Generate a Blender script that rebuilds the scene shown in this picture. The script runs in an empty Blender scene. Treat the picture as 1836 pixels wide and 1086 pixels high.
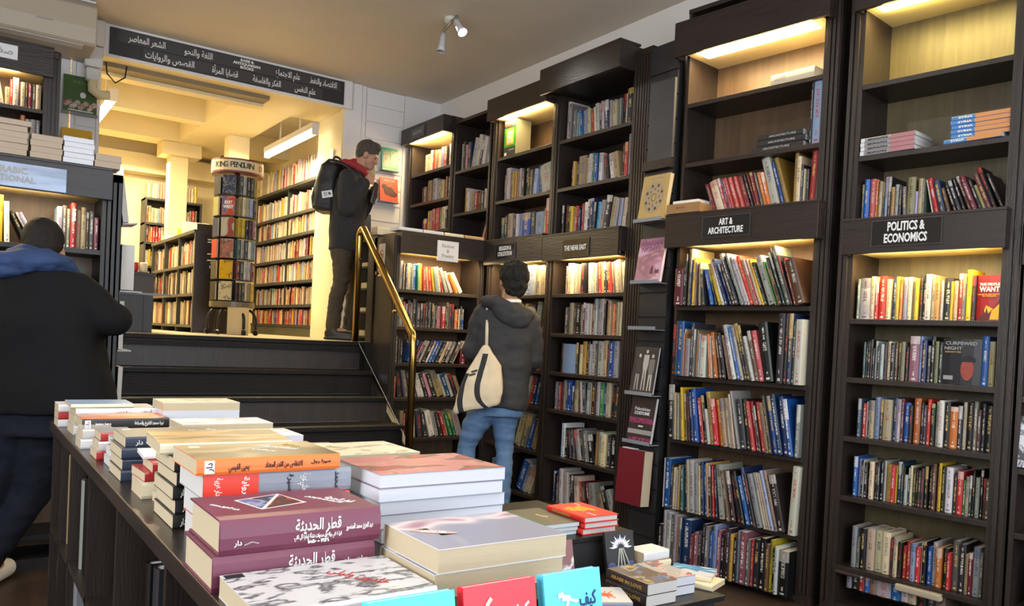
import bpy, math, random, re
from mathutils import Vector, Matrix, noise
R = math.radians
scene = bpy.context.scene
COL = scene.collection
rnd = random.Random(7)

# ------------------------------------------------------------------ camera
F, CY, W_PX, H_PX = 1440.0, 633.0, 1836, 1086
YAW, PITCH, ROLL, CAM_H = R(35.0), R(-1.0), R(-2.75), 1.22
fwd = Vector((math.sin(YAW) * math.cos(PITCH), math.cos(YAW) * math.cos(PITCH), math.sin(PITCH)))
r0 = Vector((math.cos(YAW), -math.sin(YAW), 0)); d0 = fwd.cross(r0)
rv = math.cos(ROLL) * r0 + math.sin(ROLL) * d0
dv_ = -math.sin(ROLL) * r0 + math.cos(ROLL) * d0
cam_d = bpy.data.cameras.new('camera'); cam = bpy.data.objects.new('camera', cam_d); COL.objects.link(cam)
cam.matrix_world = Matrix(((rv.x, -dv_.x, -fwd.x, 0), (rv.y, -dv_.y, -fwd.y, 0), (rv.z, -dv_.z, -fwd.z, CAM_H), (0, 0, 0, 1)))
cam_d.sensor_fit = 'HORIZONTAL'; cam_d.sensor_width = 36; cam_d.lens = F / W_PX * 36
cam_d.shift_y = (CY - H_PX / 2) / W_PX
cam_d.clip_start = 0.05
scene.camera = cam

# ------------------------------------------------------------------ view and light
scene.view_settings.view_transform = 'Standard'; scene.view_settings.look = 'None'
scene.view_settings.exposure = 0.0; scene.view_settings.gamma = 1.0
scene.view_settings.use_curve_mapping = False
world = bpy.data.worlds.new('world'); scene.world = world; world.use_nodes = True
world.node_tree.nodes['Background'].inputs[0].default_value = (0.72, 0.84, 1.0, 1)
world.node_tree.nodes['Background'].inputs[1].default_value = 1.2

def area(name, loc, size, energy, color, aim, size_y=None, spread=180):
    l = bpy.data.lights.new(name, 'AREA'); l.energy = energy; l.color = color
    l.shape = 'RECTANGLE'; l.size = size; l.size_y = size_y or size; l.spread = R(spread)
    o = bpy.data.objects.new(name, l); COL.objects.link(o); o.location = loc
    o.rotation_euler = (Vector(aim) - Vector(loc)).to_track_quat('-Z', 'Y').to_euler()
    return o
def spot(name, loc, energy, color, aim, angle=100, blend=0.8, radius=0.03):
    l = bpy.data.lights.new(name, 'SPOT'); l.energy = energy; l.color = color
    l.spot_size = R(angle); l.spot_blend = blend; l.shadow_soft_size = radius
    o = bpy.data.objects.new(name, l); COL.objects.link(o); o.location = loc
    o.rotation_euler = (Vector(aim) - Vector(loc)).to_track_quat('-Z', 'Y').to_euler()
    return o
WARM = (1.0, 0.74, 0.38)
# daylight coming through the shop window behind the photographer
area('shop_window_daylight', (1.6, -2.3, 1.9), 4.2, 155, (0.88, 0.93, 1.0), (1.9, 4.0, 1.8), 2.4)
# added fill lamp on the left, lifts the right wall and ceiling
area('side_fill_light', (-2.95, 1.2, 2.2), 3.0, 270, (0.92, 0.95, 1.0), (3.5, 4.2, 3.3), 1.8)
# fluorescent light of the upper room
area('upper_room_tube_light', (2.75, 8.0, 3.02), 0.15, 125, (1.0, 0.83, 0.52), (2.5, 8.1, 1.2), 1.5)
area('upper_room_side_tube_light', (1.15, 8.0, 3.08), 0.15, 120, (1.0, 0.83, 0.52), (1.2, 8.1, 1.2), 1.5)
area('upper_room_far_tube_light', (1.6, 9.9, 3.05), 1.2, 60, (1.0, 0.85, 0.56), (1.6, 9.9, 1.2), 0.12)

# ------------------------------------------------------------------ materials
MATS = {}
def new_mat(name):
    m = bpy.data.materials.new(name); m.use_nodes = True; MATS[name] = m
    nt = m.node_tree; return m, nt, nt.nodes['Principled BSDF']
def plain(name, col, rough=0.6, metal=0.0, emit=None, estr=0.0, bump=0.0, bscale=60, vary=0.0, vscale=8, spec=0.5, stretch=None):
    if name in MATS: return MATS[name]
    m, nt, b = new_mat(name)
    b.inputs['Base Color'].default_value = (*col, 1); b.inputs['Roughness'].default_value = rough
    b.inputs['Metallic'].default_value = metal; b.inputs['Specular IOR Level'].default_value = spec
    if emit:
        b.inputs['Emission Color'].default_value = (*emit, 1); b.inputs['Emission Strength'].default_value = estr
    if bump or vary:
        tc = nt.nodes.new('ShaderNodeTexCoord'); mp = nt.nodes.new('ShaderNodeMapping')
        nt.links.new(tc.outputs['Object'], mp.inputs[0])
        if stretch: mp.inputs['Scale'].default_value = stretch
        n = nt.nodes.new('ShaderNodeTexNoise'); n.inputs['Scale'].default_value = vscale; n.inputs['Detail'].default_value = 5
        nt.links.new(mp.outputs[0], n.inputs['Vector'])
        if vary:
            mx = nt.nodes.new('ShaderNodeMix'); mx.data_type = 'RGBA'
            mx.inputs[6].default_value = (*[c * (1 - vary) for c in col], 1)
            mx.inputs[7].default_value = (*[min(1, c * (1 + vary)) for c in col], 1)
            nt.links.new(n.outputs['Fac'], mx.inputs[0]); nt.links.new(mx.outputs[2], b.inputs['Base Color'])
        if bump:
            n2 = nt.nodes.new('ShaderNodeTexNoise'); n2.inputs['Scale'].default_value = bscale; n2.inputs['Detail'].default_value = 4
            nt.links.new(mp.outputs[0], n2.inputs['Vector'])
            bp = nt.nodes.new('ShaderNodeBump'); bp.inputs['Strength'].default_value = bump; bp.inputs['Distance'].default_value = 0.01
            nt.links.new(n2.outputs['Fac'], bp.inputs['Height']); nt.links.new(bp.outputs[0], b.inputs['Normal'])
    return m
def srgb(r, g, b):
    f = lambda c: ((c / 255 + 0.055) / 1.055) ** 2.4 if c > 10 else c / 255 / 12.92
    return (f(r), f(g), f(b))
WOOD = plain('dark_stained_wood', (0.024, 0.0158, 0.0125), 0.40, vary=0.5, vscale=5, stretch=(6, 6, 0.7), bump=0.12, bscale=30)
WOODH = plain('dark_stained_wood_header', (0.024, 0.0155, 0.0125), 0.36, vary=0.6, vscale=6, stretch=(0.7, 6, 6), bump=0.15, bscale=20)
WOODB = plain('black_stained_wood', (0.0072, 0.0052, 0.0046), 0.5, spec=0.22, vary=0.5, vscale=7, stretch=(0.6, 5, 6), bump=0.25, bscale=26)
WOODW = plain('warm_varnished_wood_back', (0.11, 0.066, 0.034), 0.42, vary=0.45, vscale=5, stretch=(6, 6, 0.6), bump=0.05)
SOFFIT = plain('cream_painted_soffit', (0.72, 0.58, 0.30), 0.5)
TUBE = plain('warm_tube_glow', (1, 0.9, 0.7), 0.5, emit=(1.0, 0.82, 0.46), estr=8.0)
FTUBE = plain('fluorescent_glow', (1, 1, 0.9), 0.5, emit=(1.0, 0.93, 0.72), estr=7.0)
BULB = plain('spot_bulb_glow', (1, 1, 1), 0.5, emit=(1.0, 0.97, 0.9), estr=25.0)
PAPER = plain('page_edges_white', (0.58, 0.57, 0.545), 0.8, bump=0.25, bscale=90, stretch=(0.3, 0.3, 40))
PAPERC = plain('page_edges_cream', (0.54, 0.45, 0.30), 0.8, bump=0.25, bscale=90, stretch=(0.3, 0.3, 40), vary=0.08, vscale=20)
PAPERB = plain('page_edges_bluish', (0.60, 0.62, 0.68), 0.8, bump=0.25, bscale=90, stretch=(0.3, 0.3, 40))
PAPERT = plain('page_edges_tan', (0.40, 0.32, 0.24), 0.8, bump=0.25, bscale=90, stretch=(0.3, 0.3, 40))
CEIL = plain('ceiling_paint', (0.70, 0.625, 0.52), 0.75, vary=0.06, vscale=3)
WALLP = plain('wall_paint_grey', (0.72, 0.69, 0.66), 0.8, vary=0.05, vscale=3)
WALLW = plain('slat_wall_white', (0.72, 0.70, 0.69), 0.55)
CREAM = plain('cream_wall_paint', (0.74, 0.63, 0.38), 0.7, vary=0.05, vscale=4)
FLOORM = plain('brown_floorboards', (0.035, 0.021, 0.014), 0.45, vary=0.5, vscale=4, stretch=(8, 0.6, 1))
FLOORU = plain('upper_floor_beige', (0.42, 0.34, 0.19), 0.5, vary=0.2, vscale=3)
BRASS = plain('brass_tube', (0.42, 0.27, 0.075), 0.22, metal=1.0, vary=0.25, vscale=12)
CHROME = plain('brushed_metal', (0.5, 0.5, 0.5), 0.3, metal=1.0)
BLACKM = plain('black_metal', (0.015, 0.015, 0.016), 0.35, metal=0.3)
WHITEP = plain('white_plastic', (0.62, 0.60, 0.56), 0.4)
SIGNB = plain('sign_black', (0.020, 0.020, 0.022), 0.45)
SIGNG = plain('sign_charcoal_strip', (0.040, 0.039, 0.041), 0.5)
INKW = plain('white_lettering', (0.78, 0.77, 0.74), 0.6)
INKG = plain('grey_lettering', (0.30, 0.29, 0.27), 0.6)
INKK = plain('black_lettering', (0.012, 0.012, 0.014), 0.6)
INKR = plain('red_lettering', (0.45, 0.06, 0.05), 0.6)
INKY = plain('yellow_lettering', (0.80, 0.55, 0.05), 0.6)
INKN = plain('navy_lettering', (0.01, 0.04, 0.14), 0.6)
INKGO = plain('gold_lettering', (0.45, 0.28, 0.06), 0.5)
CARD = plain('white_card', (0.70, 0.70, 0.72), 0.6)
ACRYL, _nt, _b = new_mat('clear_acrylic')
_b.inputs['Base Color'].default_value = (0.9, 0.93, 0.95, 1); _b.inputs['Roughness'].default_value = 0.08
_b.inputs['Alpha'].default_value = 0.22
GLASS, _nt, _b = new_mat('balustrade_glass')
_b.inputs['Base Color'].default_value = (0.05, 0.05, 0.045, 1); _b.inputs['Roughness'].default_value = 0.02; _b.inputs['Specular IOR Level'].default_value = 0.3
_b.inputs['Alpha'].default_value = 0.06

def jacket_mat():
    """cover cloth/card; colour, ink and two random numbers ride on the mesh, the title marks sit on the spine (u 0..1, v along it)"""
    m, nt, b = new_mat('book_jacket'); N = nt.nodes; L = nt.links
    b.inputs['Roughness'].default_value = 0.42
    def attr(n):
        a = N.new('ShaderNodeAttribute'); a.attribute_name = n; return a
    col, ink, sty = attr('col'), attr('ink'), attr('sty')
    uv = N.new('ShaderNodeUVMap'); uv.uv_map = 'uv'
    sp = N.new('ShaderNodeSeparateXYZ'); L.new(uv.outputs[0], sp.inputs[0])
    ss = N.new('ShaderNodeSeparateXYZ'); L.new(sty.outputs['Vector'], ss.inputs[0])
    def math_(op, a, c):
        n = N.new('ShaderNodeMath'); n.operation = op
        for i, v in enumerate((a, c)):
            if isinstance(v, (int, float)): n.inputs[i].default_value = v
            else: L.new(v, n.inputs[i])
        return n.outputs[0]
    u, v = sp.outputs[0], sp.outputs[1]; s1, s2, s3 = ss.outputs[0], ss.outputs[1], ss.outputs[2]
    du = math_('ABSOLUTE', math_('SUBTRACT', u, 0.5), 0)
    inu = math_('LESS_THAN', du, 0.19)
    lo = math_('ADD', math_('MULTIPLY', s1, 0.22), 0.30); hi = math_('ADD', math_('MULTIPLY', s2, 0.26), 0.64)
    title = math_('MULTIPLY', inu, math_('MULTIPLY', math_('GREATER_THAN', v, lo), math_('LESS_THAN', v, hi)))
    inu2 = math_('LESS_THAN', du, 0.09)
    auth = math_('MULTIPLY', inu2, math_('MULTIPLY', math_('GREATER_THAN', v, 0.12), math_('LESS_THAN', v, math_('ADD', math_('MULTIPLY', s2, 0.1), 0.16))))
    auth2 = math_('MULTIPLY', inu2, math_('MULTIPLY', math_('GREATER_THAN', v, math_('ADD', hi, 0.04)), math_('LESS_THAN', v, 0.93)))
    logo = math_('MULTIPLY', math_('LESS_THAN', du, 0.2), math_('MULTIPLY', math_('GREATER_THAN', v, 0.035), math_('LESS_THAN', v, 0.075)))
    cb = N.new('ShaderNodeCombineXYZ'); L.new(math_('MULTIPLY', u, 3.0), cb.inputs[0]); L.new(math_('MULTIPLY', v, 64.0), cb.inputs[1]); L.new(math_('MULTIPLY', s3, 90.0), cb.inputs[2])
    nz = N.new('ShaderNodeTexNoise'); nz.inputs['Scale'].default_value = 1.0; nz.inputs['Detail'].default_value = 2
    L.new(cb.outputs[0], nz.inputs['Vector'])
    letters = math_('GREATER_THAN', nz.outputs['Fac'], 0.49)
    marks = math_('MULTIPLY', letters, math_('MAXIMUM', math_('MAXIMUM', title, auth), auth2))
    marks = math_('MULTIPLY', math_('MAXIMUM', marks, logo), 0.72)
    # a second band of colour on some jackets, a picture on the boards
    band = math_('MULTIPLY', math_('GREATER_THAN', s3, 0.74), math_('MULTIPLY', math_('LESS_THAN', u, 1.01), math_('GREATER_THAN', v, math_('ADD', math_('MULTIPLY', s1, 0.3), 0.62))))
    m1 = N.new('ShaderNodeMix'); m1.data_type = 'RGBA'; L.new(math_('MULTIPLY', band, 0.45), m1.inputs[0])
    L.new(col.outputs['Color'], m1.inputs[6]); L.new(ink.outputs['Color'], m1.inputs[7])
    m2 = N.new('ShaderNodeMix'); m2.data_type = 'RGBA'; L.new(marks, m2.inputs[0])
    L.new(m1.outputs[2], m2.inputs[6]); L.new(ink.outputs['Color'], m2.inputs[7])
    L.new(m2.outputs[2], b.inputs['Base Color'])
    return m
JACKET = jacket_mat()

def art_mat(name, base, cols, scale=6, detail=3, rough=0.35, stretch=(1, 1, 1), thr=(0.42, 0.52, 0.6), dist=0.6):
    """printed cover art: blots of a few inks over a ground colour"""
    if name in MATS: return MATS[name]
    m, nt, b = new_mat(name); b.inputs['Roughness'].default_value = rough
    tc = nt.nodes.new('ShaderNodeTexCoord'); mp = nt.nodes.new('ShaderNodeMapping'); mp.inputs['Scale'].default_value = stretch
    nt.links.new(tc.outputs['Object'], mp.inputs[0])
    n = nt.nodes.new('ShaderNodeTexNoise'); n.inputs['Scale'].default_value = scale; n.inputs['Detail'].default_value = detail; n.inputs['Distortion'].default_value = dist
    nt.links.new(mp.outputs[0], n.inputs['Vector'])
    cr = nt.nodes.new('ShaderNodeValToRGB'); e = cr.color_ramp.elements
    e[0].position = 0.0; e[0].color = (*base, 1); e[1].position = thr[0]; e[1].color = (*base, 1)
    for i, c in enumerate(cols):
        x = e.new(thr[min(i, len(thr) - 1)] + 0.03 + 0.05 * max(0, i - 2)); x.color = (*c, 1)
    nt.links.new(n.outputs['Fac'], cr.inputs[0]); nt.links.new(cr.outputs[0], b.inputs['Base Color'])
    return m

# ------------------------------------------------------------------ mesh building
class MB:
    def __init__(s): s.v = []; s.f = []; s.m = []
    def add(s, vs, fs, mi=0, M=None):
        k = len(s.v); s.v += [tuple(M @ Vector(p)) if M else tuple(p) for p in vs]
        s.f += [tuple(i + k for i in f) for f in fs]; s.m += [mi] * len(fs); return s
    def box(s, x0, x1, y0, y1, z0, z1, mi=0, M=None):
        return s.add([(x0, y0, z0), (x1, y0, z0), (x1, y1, z0), (x0, y1, z0), (x0, y0, z1), (x1, y0, z1), (x1, y1, z1), (x0, y1, z1)],
                     [(0, 3, 2, 1), (4, 5, 6, 7), (0, 1, 5, 4), (1, 2, 6, 5), (2, 3, 7, 6), (3, 0, 4, 7)], mi, M)
    def prism(s, poly, z0, z1, mi=0, M=None):
        n = len(poly)
        return s.add([(x, y, z0) for x, y in poly] + [(x, y, z1) for x, y in poly],
                     [tuple(range(n - 1, -1, -1)), tuple(range(n, 2 * n))] + [(i, (i + 1) % n, n + (i + 1) % n, n + i) for i in range(n)], mi, M)
    def rings(s, rings, mi=0, M=None, closed=True):
        n = len(rings[0]); vs = [p for r in rings for p in r]; fs = []
        for k in range(len(rings) - 1):
            for i in range(n):
                j = (i + 1) % n; fs.append((k * n + i, k * n + j, (k + 1) * n + j, (k + 1) * n + i))
        if closed: fs += [tuple(range(n - 1, -1, -1)), tuple(range((len(rings) - 1) * n, len(rings) * n))]
        return s.add(vs, fs, mi, M)
    def tube(s, pts, rad, n=10, mi=0, M=None):
        pts = [Vector(p) for p in pts]; rad = rad if isinstance(rad, (list, tuple)) else [rad] * len(pts)
        rs = []; up = None
        for i, p in enumerate(pts):
            t = ((pts[min(i + 1, len(pts) - 1)] - p).normalized() + (p - pts[max(i - 1, 0)]).normalized())
            t = t.normalized() if t.length > 1e-6 else Vector((0, 0, 1))
            if up is None: up = t.orthogonal().normalized()
            up = (up - t * up.dot(t)).normalized(); bi = t.cross(up)
            rs.append([tuple(p + rad[i] * (math.cos(a) * up + math.sin(a) * bi)) for a in [2 * math.pi * k / n for k in range(n)]])
        return s.rings(rs, mi, M)
    def lathe(s, prof, n=20, mi=0, M=None):
        return s.rings([[(r * math.cos(2 * math.pi * k / n), r * math.sin(2 * math.pi * k / n), z) for k in range(n)] for r, z in prof], mi, M)
    def ell(s, c, r, n=12, mi=0, M=None):
        rs = []
        for i in range(1, n):
            a = -math.pi / 2 + math.pi * i / n
            rs.append([(c[0] + r[0] * math.cos(a) * math.cos(t), c[1] + r[1] * math.cos(a) * math.sin(t), c[2] + r[2] * math.sin(a)) for t in [2 * math.pi * k / (2 * n) for k in range(2 * n)]])
        return s.rings(rs, mi, M)
    def mesh(s, name, mats, smooth=False):
        me = bpy.data.meshes.new(name); me.from_pydata(s.v, [], s.f); me.update()
        for m in mats if isinstance(mats, (list, tuple)) else [mats]: me.materials.append(m)
        me.polygons.foreach_set('material_index', s.m)
        if smooth: me.polygons.foreach_set('use_smooth', [True] * len(s.f))
        return me
    def build(s, name, mats, parent=None, M=None, smooth=False, bevel=0.0):
        o = bpy.data.objects.new(name, s.mesh(name, mats, smooth)); COL.objects.link(o)
        if parent: o.parent = parent
        if M: o.matrix_local = M
        if bevel:
            b = o.modifiers.new('bevel', 'BEVEL'); b.width = bevel; b.segments = 2; b.limit_method = 'ANGLE'; b.angle_limit = R(40)
        return o
def tag(o, label=None, cat=None, group=None, kind=None):
    for k, v in (('label', label), ('category', cat), ('group', group), ('kind', kind)):
        if v: o[k] = v
    return o
def empty(name, M=None, label=None, cat=None, group=None):
    o = bpy.data.objects.new(name, None); COL.objects.link(o); o.empty_display_size = 0.1
    if M: o.matrix_world = M
    return tag(o, label, cat, group)
def struct(name, mb, mat, **k): return tag(mb.build(name, mat, **k), kind='structure')
def bx(*a): return MB().box(*a)
T = Matrix.Translation
def RZ(a): return Matrix.Rotation(a, 4, 'Z')
def RX(a): return Matrix.Rotation(a, 4, 'X')
def RY(a): return Matrix.Rotation(a, 4, 'Y')

# ------------------------------------------------------------------ writing
AR = {'ا': (0xFE8D, 2), 'أ': (0xFE83, 2), 'آ': (0xFE81, 2), 'ب': (0xFE8F, 4), 'ة': (0xFE93, 2), 'ت': (0xFE95, 4), 'ث': (0xFE99, 4), 'ج': (0xFE9D, 4), 'ح': (0xFEA1, 4), 'خ': (0xFEA5, 4),
      'د': (0xFEA9, 2), 'ذ': (0xFEAB, 2), 'ر': (0xFEAD, 2), 'ز': (0xFEAF, 2), 'س': (0xFEB1, 4), 'ش': (0xFEB5, 4), 'ص': (0xFEB9, 4), 'ض': (0xFEBD, 4), 'ط': (0xFEC1, 4), 'ظ': (0xFEC5, 4),
      'ع': (0xFEC9, 4), 'غ': (0xFECD, 4), 'ف': (0xFED1, 4), 'ق': (0xFED5, 4), 'ك': (0xFED9, 4), 'ل': (0xFEDD, 4), 'م': (0xFEE1, 4), 'ن': (0xFEE5, 4), 'ه': (0xFEE9, 4), 'و': (0xFEED, 2), 'ى': (0xFEEF, 2), 'ي': (0xFEF1, 4)}
def arabic(s):
    if not any(c in AR for c in s): return s
    out = []; i = 0; joins = False
    while i < len(s):
        c = s[i]
        if c not in AR: out.append(c); joins = False; i += 1; continue
        base, n = AR[c]
        if c == 'ل' and i + 1 < len(s) and s[i + 1] in 'اأ':
            lig = 0xFEFB if s[i + 1] == 'ا' else 0xFEF7
            out.append(chr(lig + (1 if joins else 0))); joins = False; i += 2; continue
        nxt = i + 1 < len(s) and s[i + 1] in AR and n == 4
        form = (3 if nxt else 1) if joins else (2 if nxt else 0)
        out.append(chr(base + form)); joins = nxt; i += 1
    return ''.join(reversed(out))
LETTERS = bpy.data.scenes.new('lettering_bench')      # glyphs are filled here, apart from the scene, and cached
_GC = {}
def _glyphs(body, bold, line=1.0):
    """outlines of BODY at size 1: (vertices, faces)"""
    key = (body, round(bold, 3), line)
    if key not in _GC:
        cu = bpy.data.curves.new('t', 'FONT'); cu.body = body; cu.size = 1.0; cu.align_y = 'CENTER'
        cu.extrude = 0.01; cu.offset = bold; cu.resolution_u = 2; cu.space_line = line
        if '\n' in body: cu.align_x = 'CENTER'
        t = bpy.data.objects.new('t', cu); LETTERS.collection.objects.link(t)
        vl = LETTERS.view_layers[0]; vl.update(); me = bpy.data.meshes.new_from_object(t.evaluated_get(vl.depsgraph))
        _GC[key] = ([tuple(v.co) for v in me.vertices], [tuple(p.vertices) for p in me.polygons])
        bpy.data.objects.remove(t); bpy.data.curves.remove(cu); bpy.data.meshes.remove(me)
    return _GC[key]
def _right(body): return max(v[0] for v in _glyphs(body, 0)[0])
def text(name, s, size, mat, M, parent=None, align='CENTER', bold=0.0, ext=0.0006, width=None, line=1.0):
    """raised lettering as one mesh; joined Arabic letters are filled one by one so that their joins stay solid"""
    vs = []; fs = []; bold = bold / size
    def put(body, b, x0):
        n = len(vs); V, P = _glyphs(body, b, line)
        vs.extend(((x + x0) * size, y * size, z / 0.01 * ext) for x, y, z in V); fs.extend(tuple(i + n for i in p) for p in P)
    if any(c in AR for c in s):
        x = 0.0; bar = _right('|')
        for ch in arabic(s):
            if ch != ' ': put(ch, bold * 0.6, x)
            x += _right(ch + '|') - bar
    else: put(s, bold, 0.0)
    me = bpy.data.meshes.new(name); me.from_pydata(vs, [], fs); me.update()
    me.name = name; me.materials.clear(); me.materials.append(mat)
    if len(me.vertices):
        xs = [v.co.x for v in me.vertices]; lo, hi = min(xs), max(xs); k = width / max(1e-6, hi - lo) if width else 1.0
        me.transform(Matrix.Diagonal((k, 1, 1, 1)) @ Matrix.Translation((-(lo + hi) / 2, 0, 0)))
    o = bpy.data.objects.new(name, me); COL.objects.link(o)
    if parent: o.parent = parent
    o.matrix_local = M
    return o
UP = RX(math.pi / 2)          # writing that stands upright and faces -y
# ------------------------------------------------------------------ books
C = dict(bk=('black', 16, 15, 17), dk=('dark grey', 46, 46, 50), gy=('grey', 112, 110, 108), lg=('pale grey', 172, 170, 168), wh=('white', 214, 211, 204), cr=('cream', 212, 196, 160), tn=('tan', 172, 148, 112),
         br=('brown', 96, 66, 46), db=('dark brown', 58, 42, 34), rd=('red', 190, 44, 40), dr=('maroon', 118, 32, 42), ye=('yellow', 226, 190, 40), go=('golden', 190, 146, 72), ol=('olive', 160, 156, 96),
         gr=('green', 40, 128, 66), te=('teal', 44, 92, 98), bl=('blue', 26, 86, 164), nb=('navy', 26, 44, 86), lb=('pale blue', 150, 170, 205), sk=('sky blue', 72, 166, 214), pk=('pink', 206, 140, 160),
         sa=('salmon', 208, 92, 88), pu=('purple', 90, 62, 130), mu=('mauve', 150, 92, 104))
C['or'] = ('orange', 222, 122, 46)
ORD = 'first second third fourth fifth sixth seventh eighth ninth tenth eleventh twelfth thirteenth fourteenth fifteenth sixteenth seventeenth eighteenth nineteenth twentieth'.split()
TENS = ['twenty', 'thirty', 'forty']
def ordinal(n):
    if n <= 20: return ORD[n - 1]
    t, u = divmod(n, 10)
    return (TENS[t - 2] + '-' + ORD[u - 1]) if u else {3: 'thirtieth', 4: 'fortieth'}[t]
DARK = {'bk', 'dk', 'br', 'db', 'dr', 'nb', 'te', 'bl', 'rd', 'gr', 'pu', 'mu', 'sa', 'gy', 'or'}
def book_colours(code, rg):
    n, r, g, b = C[code]; k = rg.uniform(0.70, 0.98)
    col = srgb(*[min(245, max(8, c * k + rg.uniform(-7, 7))) for c in (r, g, b)])
    if code in DARK: ink = rg.choice([srgb(225, 222, 214), srgb(205, 200, 190), srgb(214, 182, 96), srgb(190, 60, 50) if code in ('bk', 'dk') else srgb(230, 225, 215)])
    else: ink = rg.choice([srgb(25, 25, 28), srgb(40, 36, 34), srgb(160, 34, 34), srgb(30, 50, 100)])
    return col, ink
class BookMesh:
    """one or many upright books with rounded spines; x 0..w along the shelf, spine at y 0, pages sunk in the top"""
    def __init__(s): s.v = []; s.f = []; s.m = []; s.uv = []; s.a = []
    def add(s, w, d, h, col, ink, sty, M=None, pages=1):
        k = len(s.v); r = min(0.006, w * 0.28); ins = min(0.0022, w * 0.12)
        ring = [(0, r), (w * 0.2, r * 0.3), (w * 0.5, 0), (w * 0.8, r * 0.3), (w, r), (w, d), (0, d)]
        inr = [(ins, r + ins), (w * 0.25, r * 0.3 + ins * 2), (w * 0.5, ins * 2), (w * 0.75, r * 0.3 + ins * 2), (w - ins, r + ins), (w - ins, d - ins), (ins, d - ins)]
        vs = [(x, y, 0) for x, y in ring] + [(x, y, h) for x, y in ring] + [(x, y, h) for x, y in inr] + [(x, y, h - 0.003) for x, y in inr]
        s.v += [tuple(M @ Vector(p)) if M else p for p in vs]; s.a += [(col, ink, sty)] * len(vs)
        def face(ix, uv, mi=0): s.f.append(tuple(k + i for i in ix)); s.uv += uv; s.m.append(mi)
        us = [0, 0.2, 0.5, 0.8, 1]
        for i in range(4): face((i, i + 1, 8 + i, 7 + i), [(us[i], 0), (us[i + 1], 0), (us[i + 1], 1), (us[i], 1)])
        for i, j in ((4, 5), (5, 6), (6, 0)): face((i, j, 7 + j, 7 + i), [(3, 0), (4, 0), (4, 1), (3, 1)])
        face(tuple(range(6, -1, -1)), [(5, 0)] * 7)
        for i in range(7):
            j = (i + 1) % 7
            face((7 + i, 7 + j, 14 + j, 14 + i), [(5, 0)] * 4); face((14 + i, 14 + j, 21 + j, 21 + i), [(5, 0)] * 4)
        face(tuple(range(21, 28)), [(5, 0)] * 7, pages)
    def mesh(s, name, mats=None):
        me = bpy.data.meshes.new(name); me.from_pydata(s.v, [], s.f); me.update()
        for m in mats or [JACKET, PAPER, PAPERC]: me.materials.append(m)
        me.polygons.foreach_set('material_index', s.m)
        u = me.uv_layers.new(name='uv'); u.data.foreach_set('uv', [c for p in s.uv for c in p])
        for n, i in (('col', 0), ('ink', 1)):
            a = me.attributes.new(n, 'FLOAT_COLOR', 'POINT'); a.data.foreach_set('color', [c for t in s.a for c in (*t[i], 1.0)])
        a = me.attributes.new('sty', 'FLOAT_VECTOR', 'POINT'); a.data.foreach_set('vector', [c for t in s.a for c in t[2]])
        return me
STUFF = BookMesh()
TOK = re.compile(r'([a-z]{2}|_)(\d+)(?:\.(\d+))?(?:/(-?\d+))?(?:x(\d+))?(!?)$')
def layout(tokens, s0, s1, H10):
    """widths are shared out so that the run of books fills s0..s1; gaps open where the lean grows"""
    items = []
    for t in tokens.split():
        m = TOK.match(t); c, w, h, a, n, face = m.groups()
        for _ in range(int(n or 1)): items.append([c, float(w), float(h) * 10 / (H10 * 10) if h else None, R(float(a or 0)), bool(face)])
    def gap(p, q):
        if q[3] <= p[3] or p[2] is None or q[2] is None: return 0
        y = min(p[2] * math.cos(p[3]), q[2] * math.cos(q[3])); return y * (math.tan(q[3]) - math.tan(p[3]))
    prev = None; gaps = []
    for it in items:
        if it[0] == '_': gaps.append(0); prev = None; continue
        gaps.append(gap(prev, it) if prev else 0); prev = it
    tot = sum(i[1] / math.cos(i[3]) for i in items); g = sum(gaps)
    k = (s1 - s0 - g) / tot; x = s0; out = []
    for it, gp in zip(items, gaps):
        x += gp; w = it[1] * k
        if it[0] != '_': out.append((x, w, it[2], it[3], it[0], it[4]))
        x += w / math.cos(it[3])
    return out
def size_word(w, h):
    if w < 0.012: return 'thin '
    if w > 0.036: return 'thick '
    return ''
SPECIAL = {}
def shelve(CM, s0, s1, z, tokens, H10, noun, where, group, frm='stairs', depth=0.17, setback=0.03, stuff=False, seed=None, reverse=False):
    rg = random.Random(len(tokens) * 31 + int(z * 1000))
    lay = layout(tokens, s0, s1, H10); n = len(lay); made = []
    for i, (x, w, h, a, code, face) in enumerate(lay):
        h = h or rg.uniform(0.19, 0.22); d = depth * rg.uniform(0.85, 1.1); y = setback + rg.uniform(0, 0.022)
        if face: d = rg.uniform(0.02, 0.03)
        wm = max(0.004, w - 0.0012)
        if a >= 0: M = T((x + 0.0005, y, z + 0.0005)) @ RY(-a)
        else: M = T((x + wm * math.sin(-a) * math.tan(-a) + 0.0005, y, z + wm * math.sin(-a) + 0.0005)) @ RY(-a)
        col, ink = book_colours(code, rg)
        sty = (rg.random(), rg.random(), rg.random() * (0.6 if face else 1.0))
        if stuff: STUFF.add(wm, d, h, col, ink, sty, CM @ M, rg.choice([1, 2])); continue
        bm = BookMesh(); bm.add(wm, d, h, col, ink if not face else col, sty, None, rg.choice([1, 2]))
        nm = noun.replace(' ', '_')
        o = bpy.data.objects.new(nm, bm.mesh(nm)); COL.objects.link(o); o.matrix_world = CM @ M
        k = n - i if reverse else i + 1
        if n == 1: lab = f"{size_word(w, h)}{C[code][0]} {noun} alone on {where}"
        else: lab = f"{size_word(w, h)}{C[code][0]} {noun}, {ordinal(k)} from {frm} on {where}"
        if len(lab.split()) > 16: lab = lab.replace('thin ', '', 1).replace('thick ', '', 1)
        if len(lab.split()) > 16: lab = lab.replace(' the ', ' ', 1)
        if face: lab = f"{C[code][0]} {noun} facing cover outward on {where}"
        tag(o, lab, 'book', group); made.append((o, wm, h))
    return made

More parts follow.
